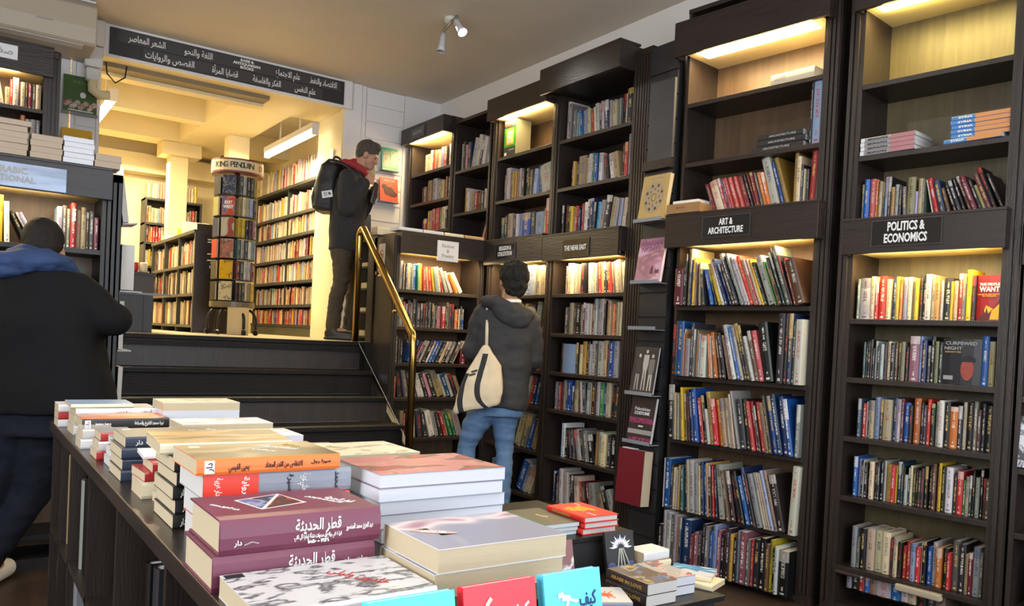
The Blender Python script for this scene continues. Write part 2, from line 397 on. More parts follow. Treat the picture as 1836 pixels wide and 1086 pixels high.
# books lying flat or stood up one by one -------------------------------------------------
def flat_book(name, label, M, L, Wd, Th, cover, pages, group=None, hard=False, top=None, spine_at='front', cat='book', curl=0.0):
    """spine runs along x at y=0 (front) ; pages show on the three other edges"""
    root = empty(name, M, label, cat, group)
    F_ = Matrix.Identity(4) if spine_at == 'front' else T((L, Wd, 0)) @ RZ(math.pi)
    b = 0.0026 if hard else 0.0011; ov = 0.003 if hard else 0.0; bulge = 0.004 if hard else 0.0008
    # cover: one C-shaped strip with thickness, swept along x
    prof = [(Wd, 0), (0.002, 0), (-bulge * 0.6, Th * 0.18), (-bulge, Th * 0.5), (-bulge * 0.6, Th * 0.82), (0.002, Th), (Wd, Th + curl), (Wd, Th - b + curl), (0.003, Th - b), (b, Th * 0.8), (b, Th * 0.2), (0.003, b), (Wd, b)]
    mb = MB(); mb.rings([[(x, y, z) for y, z in prof] for x in (0.0, L)], 0, F_, closed=False)
    n = len(prof)
    for x0, fl in ((0, False), (n, True)):
        # end caps as quads between the outer and inner line
        outer = list(range(0, 7)); inner = list(range(12, 6, -1)); inner = [12, 11, 10, 9, 9, 8, 7]
        for i in range(6):
            q = [outer[i], outer[i + 1], inner[i + 1], inner[i]]; q = [x0 + j for j in dict.fromkeys(q)]
            if len(q) > 2: mb.f.append(tuple(reversed(q)) if fl else tuple(q)); mb.m.append(0)
    cv = mb.build('cover', [cover] if not top else [cover, top], root)
    if top:
        for p in cv.data.polygons:
            if abs(p.normal.z) > 0.9 and p.center.z > Th * 0.7: p.material_index = 1
    mp = MB(); e = 0.0006
    mp.rings([[(x, y, z) for y, z in ((Wd - ov - e, b + e * .2), (0.004, b + e * .2), (b + 0.002, Th * 0.3), (b + 0.002, Th * 0.7), (0.004, Th - b - e * .2), (Wd - ov - e, Th - b - e * .2))] for x in (ov + e, L - ov - e)], 0, F_)
    mp.build('page_block', [pages], root)
    return root
# ------------------------------------------------------------------ the setting
PH = R(-6.5); DV = Vector((math.sin(PH), math.cos(PH), 0)); NN = Vector((DV.y, -DV.x, 0)); A0 = Vector((3.545, 3.43, 0))
ZP, ZC, FZ = 1.14, 3.5, -0.08
struct('floor', bx(-3.2, 5.2, -2.6, 5.9, -0.14, FZ), FLOORM)
struct('floor_upper', bx(-1.0, 4.2, 5.945, 10.9, 1.0, ZP), FLOORU)
struct('ceiling', bx(-3.2, 5.2, -2.6, 11.0, ZC, ZC + 0.08), CEIL)
struct('wall_right', bx(3.9, 4.0, 3.45, 7.1, FZ, ZC), WALLP)
p0 = A0 + NN * 0.345 + DV * 0.06; p1 = A0 + NN * 0.345 - DV * 6.2
struct('wall_right_near', MB().prism([(p0.x, p0.y), (p1.x, p1.y), (p1.x + 0.1, p1.y), (p0.x + 0.1, p0.y)][::-1], FZ, ZC), WALLP)
struct('wall_left', bx(-3.2, -3.1, -2.6, 7.1, FZ, ZC), WALLP)
struct('wall_platform', MB().box(-3.1, 0.79, 5.80, 5.86, FZ, ZP - 0.002).box(2.664, 3.9, 5.80, 5.86, FZ, ZP - 0.002).box(2.655, 3.9, 5.861, 5.944, 0.9, ZP), WOODB)
mb = MB(); mb.box(-3.1, -1.0, -2.5, -2.4, FZ, ZC).box(3.8, 5.2, -2.5, -2.4, FZ, ZC).box(-1.0, 3.8, -2.5, -2.4, FZ, 0.5).box(-1.0, 3.8, -2.5, -2.4, 3.1, ZC)
struct('wall_front', mb, WALLP)
# slatted white back wall either side of the opening
def slats(x0, x1, z0, z1, y, pitch=0.152, stile=0.05, both=True):
    m = MB(); m.box(x0, x1, y + 0.012, y + 0.03, z0, z1)
    m.box(x0, x0 + stile, y, y + 0.012, z0, z1)
    if both: m.box(x1 - stile, x1, y, y + 0.012, z0, z1)
    z = z1 - 0.02
    while z - pitch > z0:
        m.box(x0 + stile + 0.006, x1 - (stile if both else 0) - 0.006, y, y + 0.011, z - pitch + 0.014, z); z -= pitch
    return m
m = slats(3.06, 3.56, ZP, ZC, 7.0); m.box(2.9, 3.06, 6.985, 7.03, ZP, ZC).box(3.56, 3.9, 7.0, 7.03, ZP, ZC)
struct('wall_back_right', m, WALLW)
m = slats(0.70, 0.90, ZP, ZC, 7.0, 0.16, 0.025); m.box(-3.1, 0.69, 7.0, 7.03, 0, ZC)
struct('wall_back_left', m, WALLW)
# opening: deep cream beam, jamb, ceiling beams and columns of the upper room
struct('trim_1', bx(0.86, 2.95, 6.98, 7.62, 3.25, ZC - 0.002), CREAM)
struct('trim_2', MB().box(2.9, 3.0, 7.03, 7.62, ZP, 3.25).box(2.885, 3.0, 7.0, 7.03, ZP, 3.25), CREAM)
struct('trim_3', MB().box(0.80, 2.95, 6.955, 6.98, 3.478, ZC - 0.001).box(0.80, 2.95, 6.955, 6.98, 3.25, 3.272).box(2.865, 2.95, 6.955, 6.98, 3.272, 3.478).box(0.80, 0.94, 6.955, 6.98, 3.272, 3.478), WALLW)
struct('wall_upper_right', bx(3.32, 3.4, 7.03, 10.9, ZP, ZC), CREAM)
struct('wall_upper_left', bx(-0.6, -0.5, 7.03, 10.9, ZP, ZC), CREAM)
struct('wall_upper_back', bx(-0.5, 3.4, 10.6, 10.7, ZP, ZC), CREAM)
struct('trim_4', bx(-0.5, 3.32, 9.66, 9.98, 3.262, ZC - 0.002), CREAM)          # beam across
struct('trim_5', bx(2.05, 2.62, 7.62, 10.6, 3.26, ZC - 0.003), CREAM)         # beam running back
struct('trim_6', bx(-0.5, 2.05, 8.55, 8.72, 3.26, ZC - 0.002), CREAM)
struct('trim_7', bx(-0.5, 3.32, 10.35, 10.6, 2.98, 3.2), CREAM)
c1 = MB().box(1.99, 2.185, 9.78, 9.97, ZP, 3.115).box(1.885, 2.31, 9.70, 10.0, 3.115, 3.26)
struct('trim_8', c1, CREAM, bevel=0.004)
struct('trim_9', bx(2.385, 2.60, 8.85, 9.05, ZP, 3.26), CREAM, bevel=0.004)
struct('trim_10', bx(1.28, 1.5, 10.3, 10.6, ZP, 2.98), CREAM)
struct('trim_11', MB().box(1.2, 1.58, 10.22, 10.34, 2.78, 2.98), CREAM)
# ducting under the beam and the vertical boxed pipe
d = empty('cable_duct', T((0.92, 7.1, 3.25)), 'brown slotted duct under the cream beam above the opening', 'duct')
MB().box(0, 1.32, 0, 0.16, -0.035, 0).build('channel', plain('duct_brown', (0.20, 0.15, 0.085), 0.5), d)
MB().box(0, 1.32, 0.165, 0.30, -0.06, 0).build('raceway', CREAM, d)
MB().tube([(0.02, -0.01, -0.01), (0.03, -0.02, -0.10), (0.09, -0.02, -0.16), (0.16, -0.01, -0.10), (0.17, -0.01, -0.01)], 0.006).build('loop_cable', BLACKM, d)
d = empty('boxed_pipe', T((0.83, 6.92, 3.02)), 'white plastic pipe casing running down beside the black Arabic sign', 'pipe')
for z0, z1, w in ((0.0, 0.10, 0.05), (0.10, 0.26, 0.062), (0.26, 0.46, 0.07)):
    MB().box(-w, w, -w, 0.03, z0 + 0.002, z1).build('casing_section', WHITEP, d, bevel=0.015)
MB().tube([(0, -0.01, 0.01), (0, -0.01, -0.06), (0.05, -0.01, -0.09), (0.12, -0.01, -0.08)], 0.035).build('elbow', CREAM, d, smooth=True)
# hanging sign over the opening
s = empty('hanging_sign', T((0.94, 6.955, 3.272)), 'long black sign with white Arabic subject headings above the opening', 'sign')
MB().box(0, 1.925, -0.012, 0, 0, 0.206).build('sign_board', SIGNB, s)
MB().box(0.05, 1.885, -0.016, -0.0125, 0.105, 0.198).build('heading_strip', SIGNG, s)
MB().box(0.24, 1.72, -0.016, -0.0125, 0.006, 0.098).build('heading_strip', SIGNG, s)
def sgn(str_, x, z, size, w=None, nm='lettering', ls=1.0): text(nm, str_, size, INKW, T((x, -0.0175, z)) @ UP, s, bold=0.0012, width=w, line=ls)
for str_, x, w in (('الشعر المعاصر', 0.265, 0.27), ('اللغة والنحو', 0.655, 0.22), ('علم الاجتماع', 1.40, 0.22), ('الاقتصاد والنفط', 1.725, 0.25)): sgn(str_, x, 0.15, 0.072, w)
sgn('RARE &\nANTIQUARIAN\nBOOKS', 1.045, 0.152, 0.030, 0.23, ls=1.0)
for str_, x, w in (('القصص والروايات', 0.44, 0.37), ('قضايا المرأة', 0.87, 0.21), ('الفكر والفلسفة', 1.22, 0.24), ('علم النفس', 1.56, 0.19)): sgn(str_, x, 0.05, 0.072, w)
s = empty('beam_sign', T((2.06, 9.655, 3.28)), 'small black sign with white Arabic word on the far cream beam', 'sign')
MB().box(0, 0.32, -0.012, 0, 0, 0.11).build('sign_board', SIGNB, s)
text('lettering', 'الروايات', 0.09, INKW, T((0.16, -0.0135, 0.055)) @ UP, s, bold=0.002, width=0.27)
# air conditioner
a = empty('air_conditioner', T((0.02, 6.52, 3.17)), 'cream wall air conditioning unit high above the slatted wall', 'air conditioner')
prof = [(0.46, 0.0), (0.02, 0.0), (0.0, 0.02), (-0.015, 0.12), (0.0, 0.27), (0.05, 0.31), (0.46, 0.31)]
MB().rings([[(x, y, z) for y, z in prof] for x in (-1.0, 0.72, 0.78)]).build('housing', plain('aged_cream_plastic', (0.42, 0.36, 0.27), 0.45), a, bevel=0.01)
MB().box(-1.0, 0.70, 0.02, 0.12, -0.004, 0.0).build('air_flap', WHITEP, a)
MB().box(0.40, 0.50, -0.019, -0.011, 0.11, 0.118).build('badge', INKG, a)
MB().box(-1.0, 0.77, 0.02, 0.25, 0.311, 0.325).build('inlet_grille', WHITEP, a)
# tubes of the upper room
def tube_lamp(loc, L, label, ang=0):
    t = empty('fluorescent_lamp', T(loc) @ RZ(ang), label, 'lamp', 'tube lamps of the upper room')
    MB().box(-0.035, 0.035, 0, L, 0.045, 0.10).build('housing', WHITEP, t)
    MB().tube([(0, 0.02, 0.02), (0, L - 0.02, 0.02)], 0.032, 12).build('tube', FTUBE, t, smooth=True)
    for y in (0.0, L - 0.02): MB().box(-0.03, 0.03, y, y + 0.02, -0.01, 0.045).build('end_cap', WHITEP, t)
    MB().tube([(0, L * 0.3, 0.1), (0, L * 0.3, 3.49 - loc[2])], 0.008).build('hanger', WHITEP, t)
    MB().tube([(0, L * 0.7, 0.1), (0, L * 0.7, 3.49 - loc[2])], 0.008).build('hanger', WHITEP, t)
tube_lamp((2.74, 7.28, 3.05), 1.42, 'glowing tube lamp above the tall cream shelves behind the opening')
tube_lamp((1.10, 7.75, 3.12), 1.5, 'glowing tube lamp cut by the slatted wall near the green book')
# twin ceiling spots
def twin_spot(loc, label, ang, lit, power=60, vis=True):
    t = empty('twin_spotlight', T(loc) @ RZ(ang), label, 'spotlight', 'twin ceiling spotlights')
    MB().tube([(-0.15, 0, -0.045), (0.15, 0, -0.045)], 0.012).build('bar', CHROME, t, smooth=True)
    MB().lathe([(0.04, -0.001), (0.045, -0.03), (0.02, -0.045)], 16).build('ceiling_rose', WHITEP, t)
    for sx, on in ((-0.15, lit[0]), (0.15, lit[1])):
        aim = Matrix.Translation((sx, 0, -0.085)) @ (RX(R(6)) if not on else (RZ(-ang).to_3x3() @ Vector((0.10, -0.62, -0.78))).to_track_quat('-Z', 'Y').to_matrix().to_4x4())
        h = MB().lathe([(0.012, 0.03), (0.022, 0.0), (0.024, -0.07), (0.036, -0.115), (0.034, -0.115), (0.02, -0.08)], 16, M=aim).build('lamp_head', plain('white_enamel', (0.5, 0.5, 0.5), 0.35), t, smooth=True)
        MB().tube([(sx, 0, -0.045), (sx, 0, -0.085)], 0.008).build('stem', CHROME, t)
        if on: MB().lathe([(0.0005, -0.112), (0.031, -0.1125)], 16, M=aim).build('bulb', BULB, t)
twin_spot((2.87, 5.07, ZC), 'twin ceiling spotlight with one bright lamp and one unlit', R(78), (True, False))
twin_spot((1.0, 0.6, ZC), 'lit twin ceiling spotlight above the photographer', R(72), (True, True))
twin_spot((1.6, 2.9, ZC), 'lit twin ceiling spotlight above the book table', R(72), (True, True))
spot('ceiling_spot_light', (2.83, 4.95, 3.36), 34, (1.0, 0.95, 0.86), (2.6, 3.4, 1.0), 110)
spot('ceiling_spot_light', (0.9, 0.6, 3.34), 70, (1.0, 0.96, 0.90), (0.9, 1.9, 0.9), 120)
spot('ceiling_spot_light', (1.6, 2.8, 3.34), 52, (1.0, 0.96, 0.90), (2.4, 2.6, 0.6), 130)
spot('ceiling_spot_light', (1.6, 3.0, 3.34), 42, (1.0, 0.95, 0.88), (0.7, 3.8, 1.0), 120)

# staircase
st = empty('staircase', T((0.80, 0, 0)), 'broad black wooden staircase rising to the upper room', 'staircase')
lev = [(ZP, 5.87), (0.925, 5.63), (0.75, 5.36), (0.575, 5.09), (0.40, 4.82), (0.23, 4.55), (0.07, 4.30)]
for i, (z, y) in enumerate(lev):
    back = lev[i - 1][1] + 0.02 if i else 5.95
    MB().box(0, 1.86, y - 0.012, back, z - 0.035, z).build('tread', WOODB, st, bevel=0.006)
    lo = lev[i + 1][0] if i + 1 < len(lev) else FZ
    MB().box(0.002, 1.858, y + 0.016, y + 0.034, lo, z - 0.0355).build('riser', WOODB if i % 2 else WOOD, st)
MB().box(-0.002, 1.862, 5.84, 5.868, ZP - 0.075, ZP - 0.04).build('nosing', WOODB, st)
MB().prism([(4.28, FZ), (5.85, FZ), (5.85, 0.95), (4.45, 0.02)], 1.861, 1.90, M=Matrix(((0, 0, 1, 0), (1, 0, 0, 0), (0, 1, 0, 0), (0, 0, 0, 1)))).build('stringer', WOOD, st)
# handrail
hr = empty('handrail', T((2.63, 5.93, ZP)), 'curved brass handrail with glass panel at the stair side', 'handrail')
def bend(pts, r=0.10, n=6):
    P = [Vector(p) for p in pts]; out = [P[0]]
    for i in range(1, len(P) - 1):
        a = (P[i - 1] - P[i]).normalized(); b = (P[i + 1] - P[i]).normalized()
        rr = min(r, (P[i - 1] - P[i]).length * 0.45, (P[i + 1] - P[i]).length * 0.45)
        for k in range(n + 1):
            t = k / n; out.append((P[i] + a * rr) * (1 - t) ** 2 + 2 * P[i] * t * (1 - t) + (P[i] + b * rr) * t ** 2)
    return out + [P[-1]]
MB().tube(bend([(0, 0, 0.002), (0, 0, 0.86), (0, -0.06, 0.90), (0, -0.97, 0.07), (0, -0.98, -0.02), (0, -0.98, -0.735)], 0.12), 0.027, 14).build('rail_tube', BRASS, hr, smooth=True)
MB().prism([(-0.02, 0.80), (-0.95, -0.02), (-0.95, -0.66), (-0.06, 0.01)], -0.0025, 0.0025, M=Matrix(((0, 0, 1, 0), (1, 0, 0, 0), (0, 1, 0, 0), (0, 0, 0, 1)))).build('glass_panel', GLASS, hr)
MB().tube([(0, -0.06, 0.0), (0, -0.95, -0.665)], 0.003, 6).build('glass_edge', plain('glass_edge_grey', (0.2, 0.21, 0.20), 0.2), hr)
for y, z in ((-0.02, 0.65), (-0.35, 0.53), (-0.66, 0.24)):
    MB().tube([(-0.012, y, z), (0.012, y, z)], 0.012, 10).build('glass_clip', BRASS, hr)
# ------------------------------------------------------------------ bookcases
# local frame of a case: x along its front (as one faces it), y into the wall, z up
def case_matrix(x, y, ang): return T((x, y, 0)) @ RZ(ang)
def bookcase(CM, label, W, D, z0, z1, shelves, heads, back=WOOD, wood=WOOD, plinth=0.06, pil=(0.05, 0.05), group='dark wooden bookcases', side=0.02, lettering=()):
    root = empty('bookcase', CM, label, 'bookcase', group)
    for x0, x1 in ((-side, 0), (W, W + side)):
        MB().box(x0, x1, 0, D, z0, z1).build('side_panel', wood, root)
    MB().box(-side, W + side, D, D + 0.012, z0, z1).build('back_panel', back, root)
    MB().box(-side, W + side, -0.005, D, z1, z1 + 0.025).build('top_board', wood, root)
    for k, wd in enumerate(pil):
        if not wd: continue
        x0 = -side - wd if k == 0 else W + side
        m = MB(); m.box(x0, x0 + wd, 0.0, D, z0, z1)
        q = max(2, int(wd / 0.022))
        for j in range(q):
            c = x0 + wd * (j + 0.5) / q; m.box(c - wd / q * 0.32, c + wd / q * 0.32, -0.012, 0.0, z0 + 0.06, z1 - 0.04)
        m.build('pilaster', wood, root)
    for z in shelves:
        MB().box(0, W, 0, D, z - 0.026, z).build('shelf', wood, root, bevel=0.002)
    if plinth: MB().box(-side, W + side, 0.012, D, z0, z0 + plinth).build('plinth', wood, root)
    for hd in heads:
        za, zb, pr, lit = hd['z0'], hd['z1'], hd.get('pr', 0.06), hd.get('lit', True)
        e = hd.get('ext', side); f = hd.get('ext2', e)
        fa = MB().box(-e, W + f, -pr, -pr + 0.022, za, zb).box(-e, -e + 0.02, -pr + 0.022, 0.0, za, zb).box(W + f - 0.02, W + f, -pr + 0.022, 0.0, za, zb).box(-e, W + f, -pr, 0.02, zb, zb + 0.014)
        fas = fa.build('header', WOODH if not hd.get('mat') else hd['mat'], root, bevel=0.002)
        zs = za + 0.016 if lit else za + 0.02
        MB().box(0.0, W, -pr + 0.022, D, zs, zs + 0.012).build('soffit', SOFFIT if lit else wood, root)
        if lit:
            MB().box(W * 0.08, W * 0.92, -pr + 0.03, -pr + hd.get('lw', 0.075), zs - 0.006, zs - 0.0005).build('strip_lamp', TUBE, root, bevel=0.002)
            l = bpy.data.lights.new('strip_and_fill_light', 'AREA'); l.shape = 'RECTANGLE'; l.size = W * 0.86; l.size_y = 0.05; l.energy = hd.get('en', 3.2) * 2.3 * W / 0.8; l.color = hd.get('col', WARM)
            lo = bpy.data.objects.new('strip_and_fill_light', l); COL.objects.link(lo); lo.matrix_world = CM @ T((W / 2, 0.0, zs - 0.018))
            soffit_fill = bpy.data.lights.new('strip_and_fill_light', 'AREA'); soffit_fill.shape = 'RECTANGLE'; soffit_fill.size = W * 0.8; soffit_fill.size_y = 0.03; soffit_fill.energy = hd.get('en', 3.2) * 0.45 * W / 0.8; soffit_fill.color = hd.get('col', WARM)  # added upward lamp hanging in mid-air, brightens the soffit; no fitting there
            lo = bpy.data.objects.new('strip_and_fill_light', soffit_fill); COL.objects.link(lo); lo.matrix_world = CM @ T((W / 2, -pr + 0.09, zs - 0.05)) @ RX(math.pi)
        if hd.get('text'):
            x0, x1, y0, y1 = hd['plate']
            pl = MB().box(x0, x1, -pr - 0.006, -pr - 0.0005, y0, y1).build('sign_plate', hd.get('pm', plain('sign_acrylic_black', (0.018, 0.016, 0.015), 0.15)), root, bevel=0.001)
            if hd.get('pm') is None:
                fr = MB(); t = 0.0025
                fr.box(x0, x1, -pr - 0.0075, -pr - 0.0062, y0, y0 + t).box(x0, x1, -pr - 0.0075, -pr - 0.0062, y1 - t, y1).box(x0, x0 + t, -pr - 0.0075, -pr - 0.0062, y0 + t, y1 - t).box(x1 - t, x1, -pr - 0.0075, -pr - 0.0062, y0 + t, y1 - t)
                fr.build('plate_rim', plain('plate_rim_grey', (0.09, 0.08, 0.075), 0.3), pl)
            text('lettering', hd['text'], hd['ts'], hd.get('tm', INKW), T(((x0 + x1) / 2 + hd.get('dx', 0), -pr - 0.0085, (y0 + y1) / 2)) @ UP, pl, bold=hd.get('bold', 0.0012), width=hd.get('tw'), line=0.95)
    return root
RIGHT = R(-90)
SL = [2.66, 2.315, 1.985, 1.558, 1.276, 1.0, 0.733, 0.40, 0.065]
LOWSH = [0.065]
# the near east bay
NE = case_matrix(3.55, 4.60, RIGHT)
bookcase(NE, 'bookcase with the NEAR EAST sign and an unlit top cornice', 0.75, 0.29, FZ, 3.10, SL,
         [dict(z0=1.79, z1=1.965, pr=0.07, ext=0.055, ext2=0.0, text='THE NEAR EAST', plate=(0.19, 0.47, 1.80, 1.925), ts=0.048, tw=0.235),
          dict(z0=2.965, z1=3.13, pr=0.16, lit=False, ext=0.06, ext2=0.03)], pil=(0.04, 0.14))
# the religion bay
RE_ = case_matrix(3.55, 5.40, RIGHT)
bookcase(RE_, 'bookcase with the RELIGION sign behind the man carrying a tote bag', 0.71, 0.29, FZ, 3.02, SL,
         [dict(z0=1.80, z1=1.985, pr=0.06, ext=0.05, ext2=0.02, text='RELIGION &\nCIVILIZATION', plate=(0.13, 0.40, 1.835, 1.955), ts=0.045, tw=0.19),
          dict(z0=2.945, z1=3.10, pr=0.09, ext=0.05, ext2=0.02, en=4.5, lw=0.12)], pil=(0.045, 0.0), back=WOODW)
# the unlit bay and the bay with the bookseller's own titles, above the fiction case
DK = case_matrix(3.55, 6.06, RIGHT)
bookcase(DK, 'unlit corner bookcase bay with open top above the Fiction case', 0.53, 0.29, ZP, 3.06, [2.648, 2.28, 1.93], [], pil=(0.0, 0.0), group='dark wooden bookcases')
SQ = case_matrix(3.55, 6.88, RIGHT)
bookcase(SQ, 'bookcase with the SAQI sign and a brightly lit top shelf', 0.73, 0.29, ZP, 3.12, [2.727, 2.446, 2.168, 1.86], [dict(z0=3.0, z1=3.13, pr=0.10, ext=0.05, ext2=0.02, text='SAQI BOOKS', plate=(0.16, 0.42, 3.018, 3.112), ts=0.042, tw=0.17, tm=INKG, pm=plain('sign_acrylic_dim', (0.05, 0.048, 0.048), 0.2), en=4.5)], pil=(0.04, 0.04), back=WOODW)
# the art and politics bays, turned a little
def along(s, off=0.0): p = A0 - DV * s + NN * off; return p
ANG = RIGHT - PH
def nm(s): p = along(s); return case_matrix(p.x, p.y, ANG)
ARTM = nm(0.055)
bookcase(ARTM, 'tall bookcase with the ART & ARCHITECTURE sign and a lit empty top', 0.845, 0.29, FZ, 3.2, [2.665, 2.312, 2.0, 1.466, 1.053, 0.676, 0.268, -0.045],
         [dict(z0=1.805, z1=1.988, pr=0.08, ext=0.06, text='ART &\nARCHITECTURE', plate=(0.21, 0.52, 1.845, 1.965), ts=0.05, tw=0.225, en=4.6),
          dict(z0=2.93, z1=3.12, pr=0.08, ext=0.06, en=7.0, lw=0.17)], pil=(0.0, 0.07), back=WOODW)
POLM = nm(1.113)
bookcase(POLM, 'tall bookcase with the POLITICS & ECONOMICS sign nearest the camera', 0.665, 0.29, FZ, 3.2, [2.562, 2.208, 1.885, 1.402, 1.11, 0.817, 0.521, 0.17],
         [dict(z0=1.715, z1=1.875, pr=0.07, ext=0.03, text='POLITICS &\nECONOMICS', plate=(0.12, 0.44, 1.745, 1.868), ts=0.058, tw=0.195, bold=0.0018, col=(1.0, 0.80, 0.34), en=4.4),
          dict(z0=2.915, z1=3.12, pr=0.06, ext=0.03, col=(1.0, 0.82, 0.28), en=6.5, lw=0.13)], pil=(0.055, 0.055), back=plain('olive_varnished_wood_back', (0.10, 0.075, 0.032), 0.45, vary=0.5, vscale=6, stretch=(6, 6, 0.6)))
NXM = nm(1.885)
bookcase(NXM, 'bookcase beyond the POLITICS case, cut by the frame edge', 0.8, 0.29, FZ, 3.2, [2.5, 2.15, 1.8, 1.40, 1.08, 0.772, 0.495, 0.17],
         [dict(z0=1.64, z1=1.80, pr=0.03, ext=0.02, en=2.2)], pil=(0.0, 0.05))
# fiction case, turned to the stairs
FIC = case_matrix(2.775, 5.50, 0)
fic = bookcase(FIC, 'low bookcase with the Fiction notice beside the handrail', 0.705, 0.28, FZ, 1.965, [1.563, 1.278, 1.0, 0.733, 0.42, 0.07],
         [dict(z0=1.83, z1=1.985, pr=0.055, ext=0.02, ext2=0.045, text='Fiction\n&\nPoetry', plate=(0.285, 0.475, 1.80, 1.957), ts=0.04, pm=CARD, tm=INKG, bold=0.0, dx=0.0, en=3.4)], pil=(0.03, 0.03), back=WOODW)
MB().box(-0.0535, -0.05, 0.0, 0.34, FZ, 1.965).box(-0.0535, 0.70, 0.292, 0.45, ZP, 1.98).build('end_panel', WOOD, fic)
ns = empty('no_smoking_sign', T((2.72, 5.70, 1.66)) @ RZ(R(-90)), 'white no smoking sign on the end panel beside the Fiction notice', 'sign')
MB().box(-0.055, 0.055, -0.003, 0, 0, 0.25).build('sign_card', plain('aged_card', (0.55, 0.47, 0.38), 0.6), ns)
MB().rings([[((0.038 if q == 0 else 0.031) * math.cos(a), -0.0042, 0.165 + (0.038 if q == 0 else 0.031) * math.sin(a)) for a in [2 * math.pi * k / 24 for k in range(24)]] for q in (0, 1)], closed=False).build('prohibition_ring', INKR, ns)
MB().box(-0.036, 0.036, -0.0046, -0.0036, -0.003, 0.003, M=T((0, 0, 0.165)) @ RY(R(45))).build('prohibition_bar', INKR, ns)
MB().box(-0.02, 0.018, -0.0042, -0.0033, 0.160, 0.168).build('cigarette_mark', INKK, ns)
text('lettering', 'NO SMOKING', 0.02, INKR, T((0, -0.0042, 0.085)) @ UP, ns, bold=0.0004, width=0.085)
MB().box(-0.035, 0.035, -0.0042, -0.0033, 0.05, 0.054).box(-0.03, 0.03, -0.0042, -0.0033, 0.035, 0.039).build('small_print', INKG, ns)
# left cases, facing the camera on the other side of the stairs
LFW = plain('blue_black_wood', (0.0135, 0.013, 0.0145), 0.45, vary=0.5, vscale=6, stretch=(5, 5, 0.7), bump=0.15, bscale=24)
LF = case_matrix(-1.25, 4.72, 0)
lfc = bookcase(LF, 'blue-black low bookcase in front of the man in black', 1.885, 0.29, FZ, 1.985, [1.582, 1.29, 1.0, 0.71, 0.42, 0.10],
         [dict(z0=1.845, z1=1.995, pr=0.05, ext=0.0, ext2=0.04, mat=plain('blue_black_header', (0.017, 0.0165, 0.019), 0.36, vary=0.5, vscale=6, stretch=(0.7, 6, 6), bump=0.2), en=2.3)], pil=(0.0, 0.075), back=WOODW, wood=LFW)
pl = MB().box(1.15, 1.71, -0.058, -0.0505, 1.852, 1.968).build('sign_plate', plain('mirror_grey_plate', (0.16, 0.19, 0.25), 0.12, metal=0.35, vary=0.9, vscale=3, stretch=(1, 1, 7)), lfc)
text('lettering', 'ARABIC\nNATIONAL', 0.042, INKG, T((1.47, -0.0595, 1.91)) @ UP, pl, bold=0.001)
MB().box(1.905, 1.98, 0.0, 1.07, FZ, 1.99).build('end_panel', LFW, lfc)
LU = case_matrix(-1.25, 6.2, 0)
lu = bookcase(LU, 'dark upper bookcase below the air conditioner with lit books', 1.71, 0.29, ZP, 2.98, [2.585, 2.33, 1.95], [dict(z0=2.80, z1=2.985, pr=0.04, ext=0.0, ext2=0.05, en=3.4, text='صفار', plate=(1.38, 1.555, 2.865, 2.955), ts=0.06, pm=CARD, tm=INKG)], pil=(0.0, 0.075), back=WOODW)
MB().box(1.74, 1.80, -0.02, 0.02, 2.93, 2.985).build('cornice_scroll', WOOD, lu, bevel=0.012)

# ------------------------------------------------------------------ the books on their shelves
BOOKROWS = []
def row(CM, s0, s1, z, tok, H10, noun, where, group, **k): shelve(CM, s0, s1, z, tok, H10, noun, where, group, **k)
P = 'paperback'; G = 'books in the POLITICS bookcase'
row(POLM, .005, .655, 1.89, "gy40.50 bl75.56 sa85.56 or38.54 ye20.48 cr40.51 dk20.50 lb55.57 bk50.56 go50.42 lg50.45 dk40.40 gy60.41/3 ol105.52 lb35.33 tn60.49 gy20.47 wh18.48/12 rd65.49/14 nb80.45/14 br45.35/16 bk55.42/20 dk50.44/20 bk50.48/20 br45.50/22 dr70.48/22 dk45.44/22 ol40.36/22 mu70.50/22 bk60.57/22 dk45.50/24", 270, P, 'the row above the POLITICS sign', G)
made = shelve(POLM, .015, .660, 1.4025, "gy40.54 wh135.55 cr60.57 rd45.50 rd95.57 cr60.53 nb60.56 ye45.56 or40.52 lb60.55 cr45.55 ol40.50 ye40.52 dk50.58 bk35.50 lg65.58 cr45.56 go55.55 lg35.50 dk95.53 ye25.48 cr45.49 rd60.58 gy40.57 ye60.62 dk45.55 rd270.55!", 270, P, 'the lit shelf under the POLITICS sign', G)
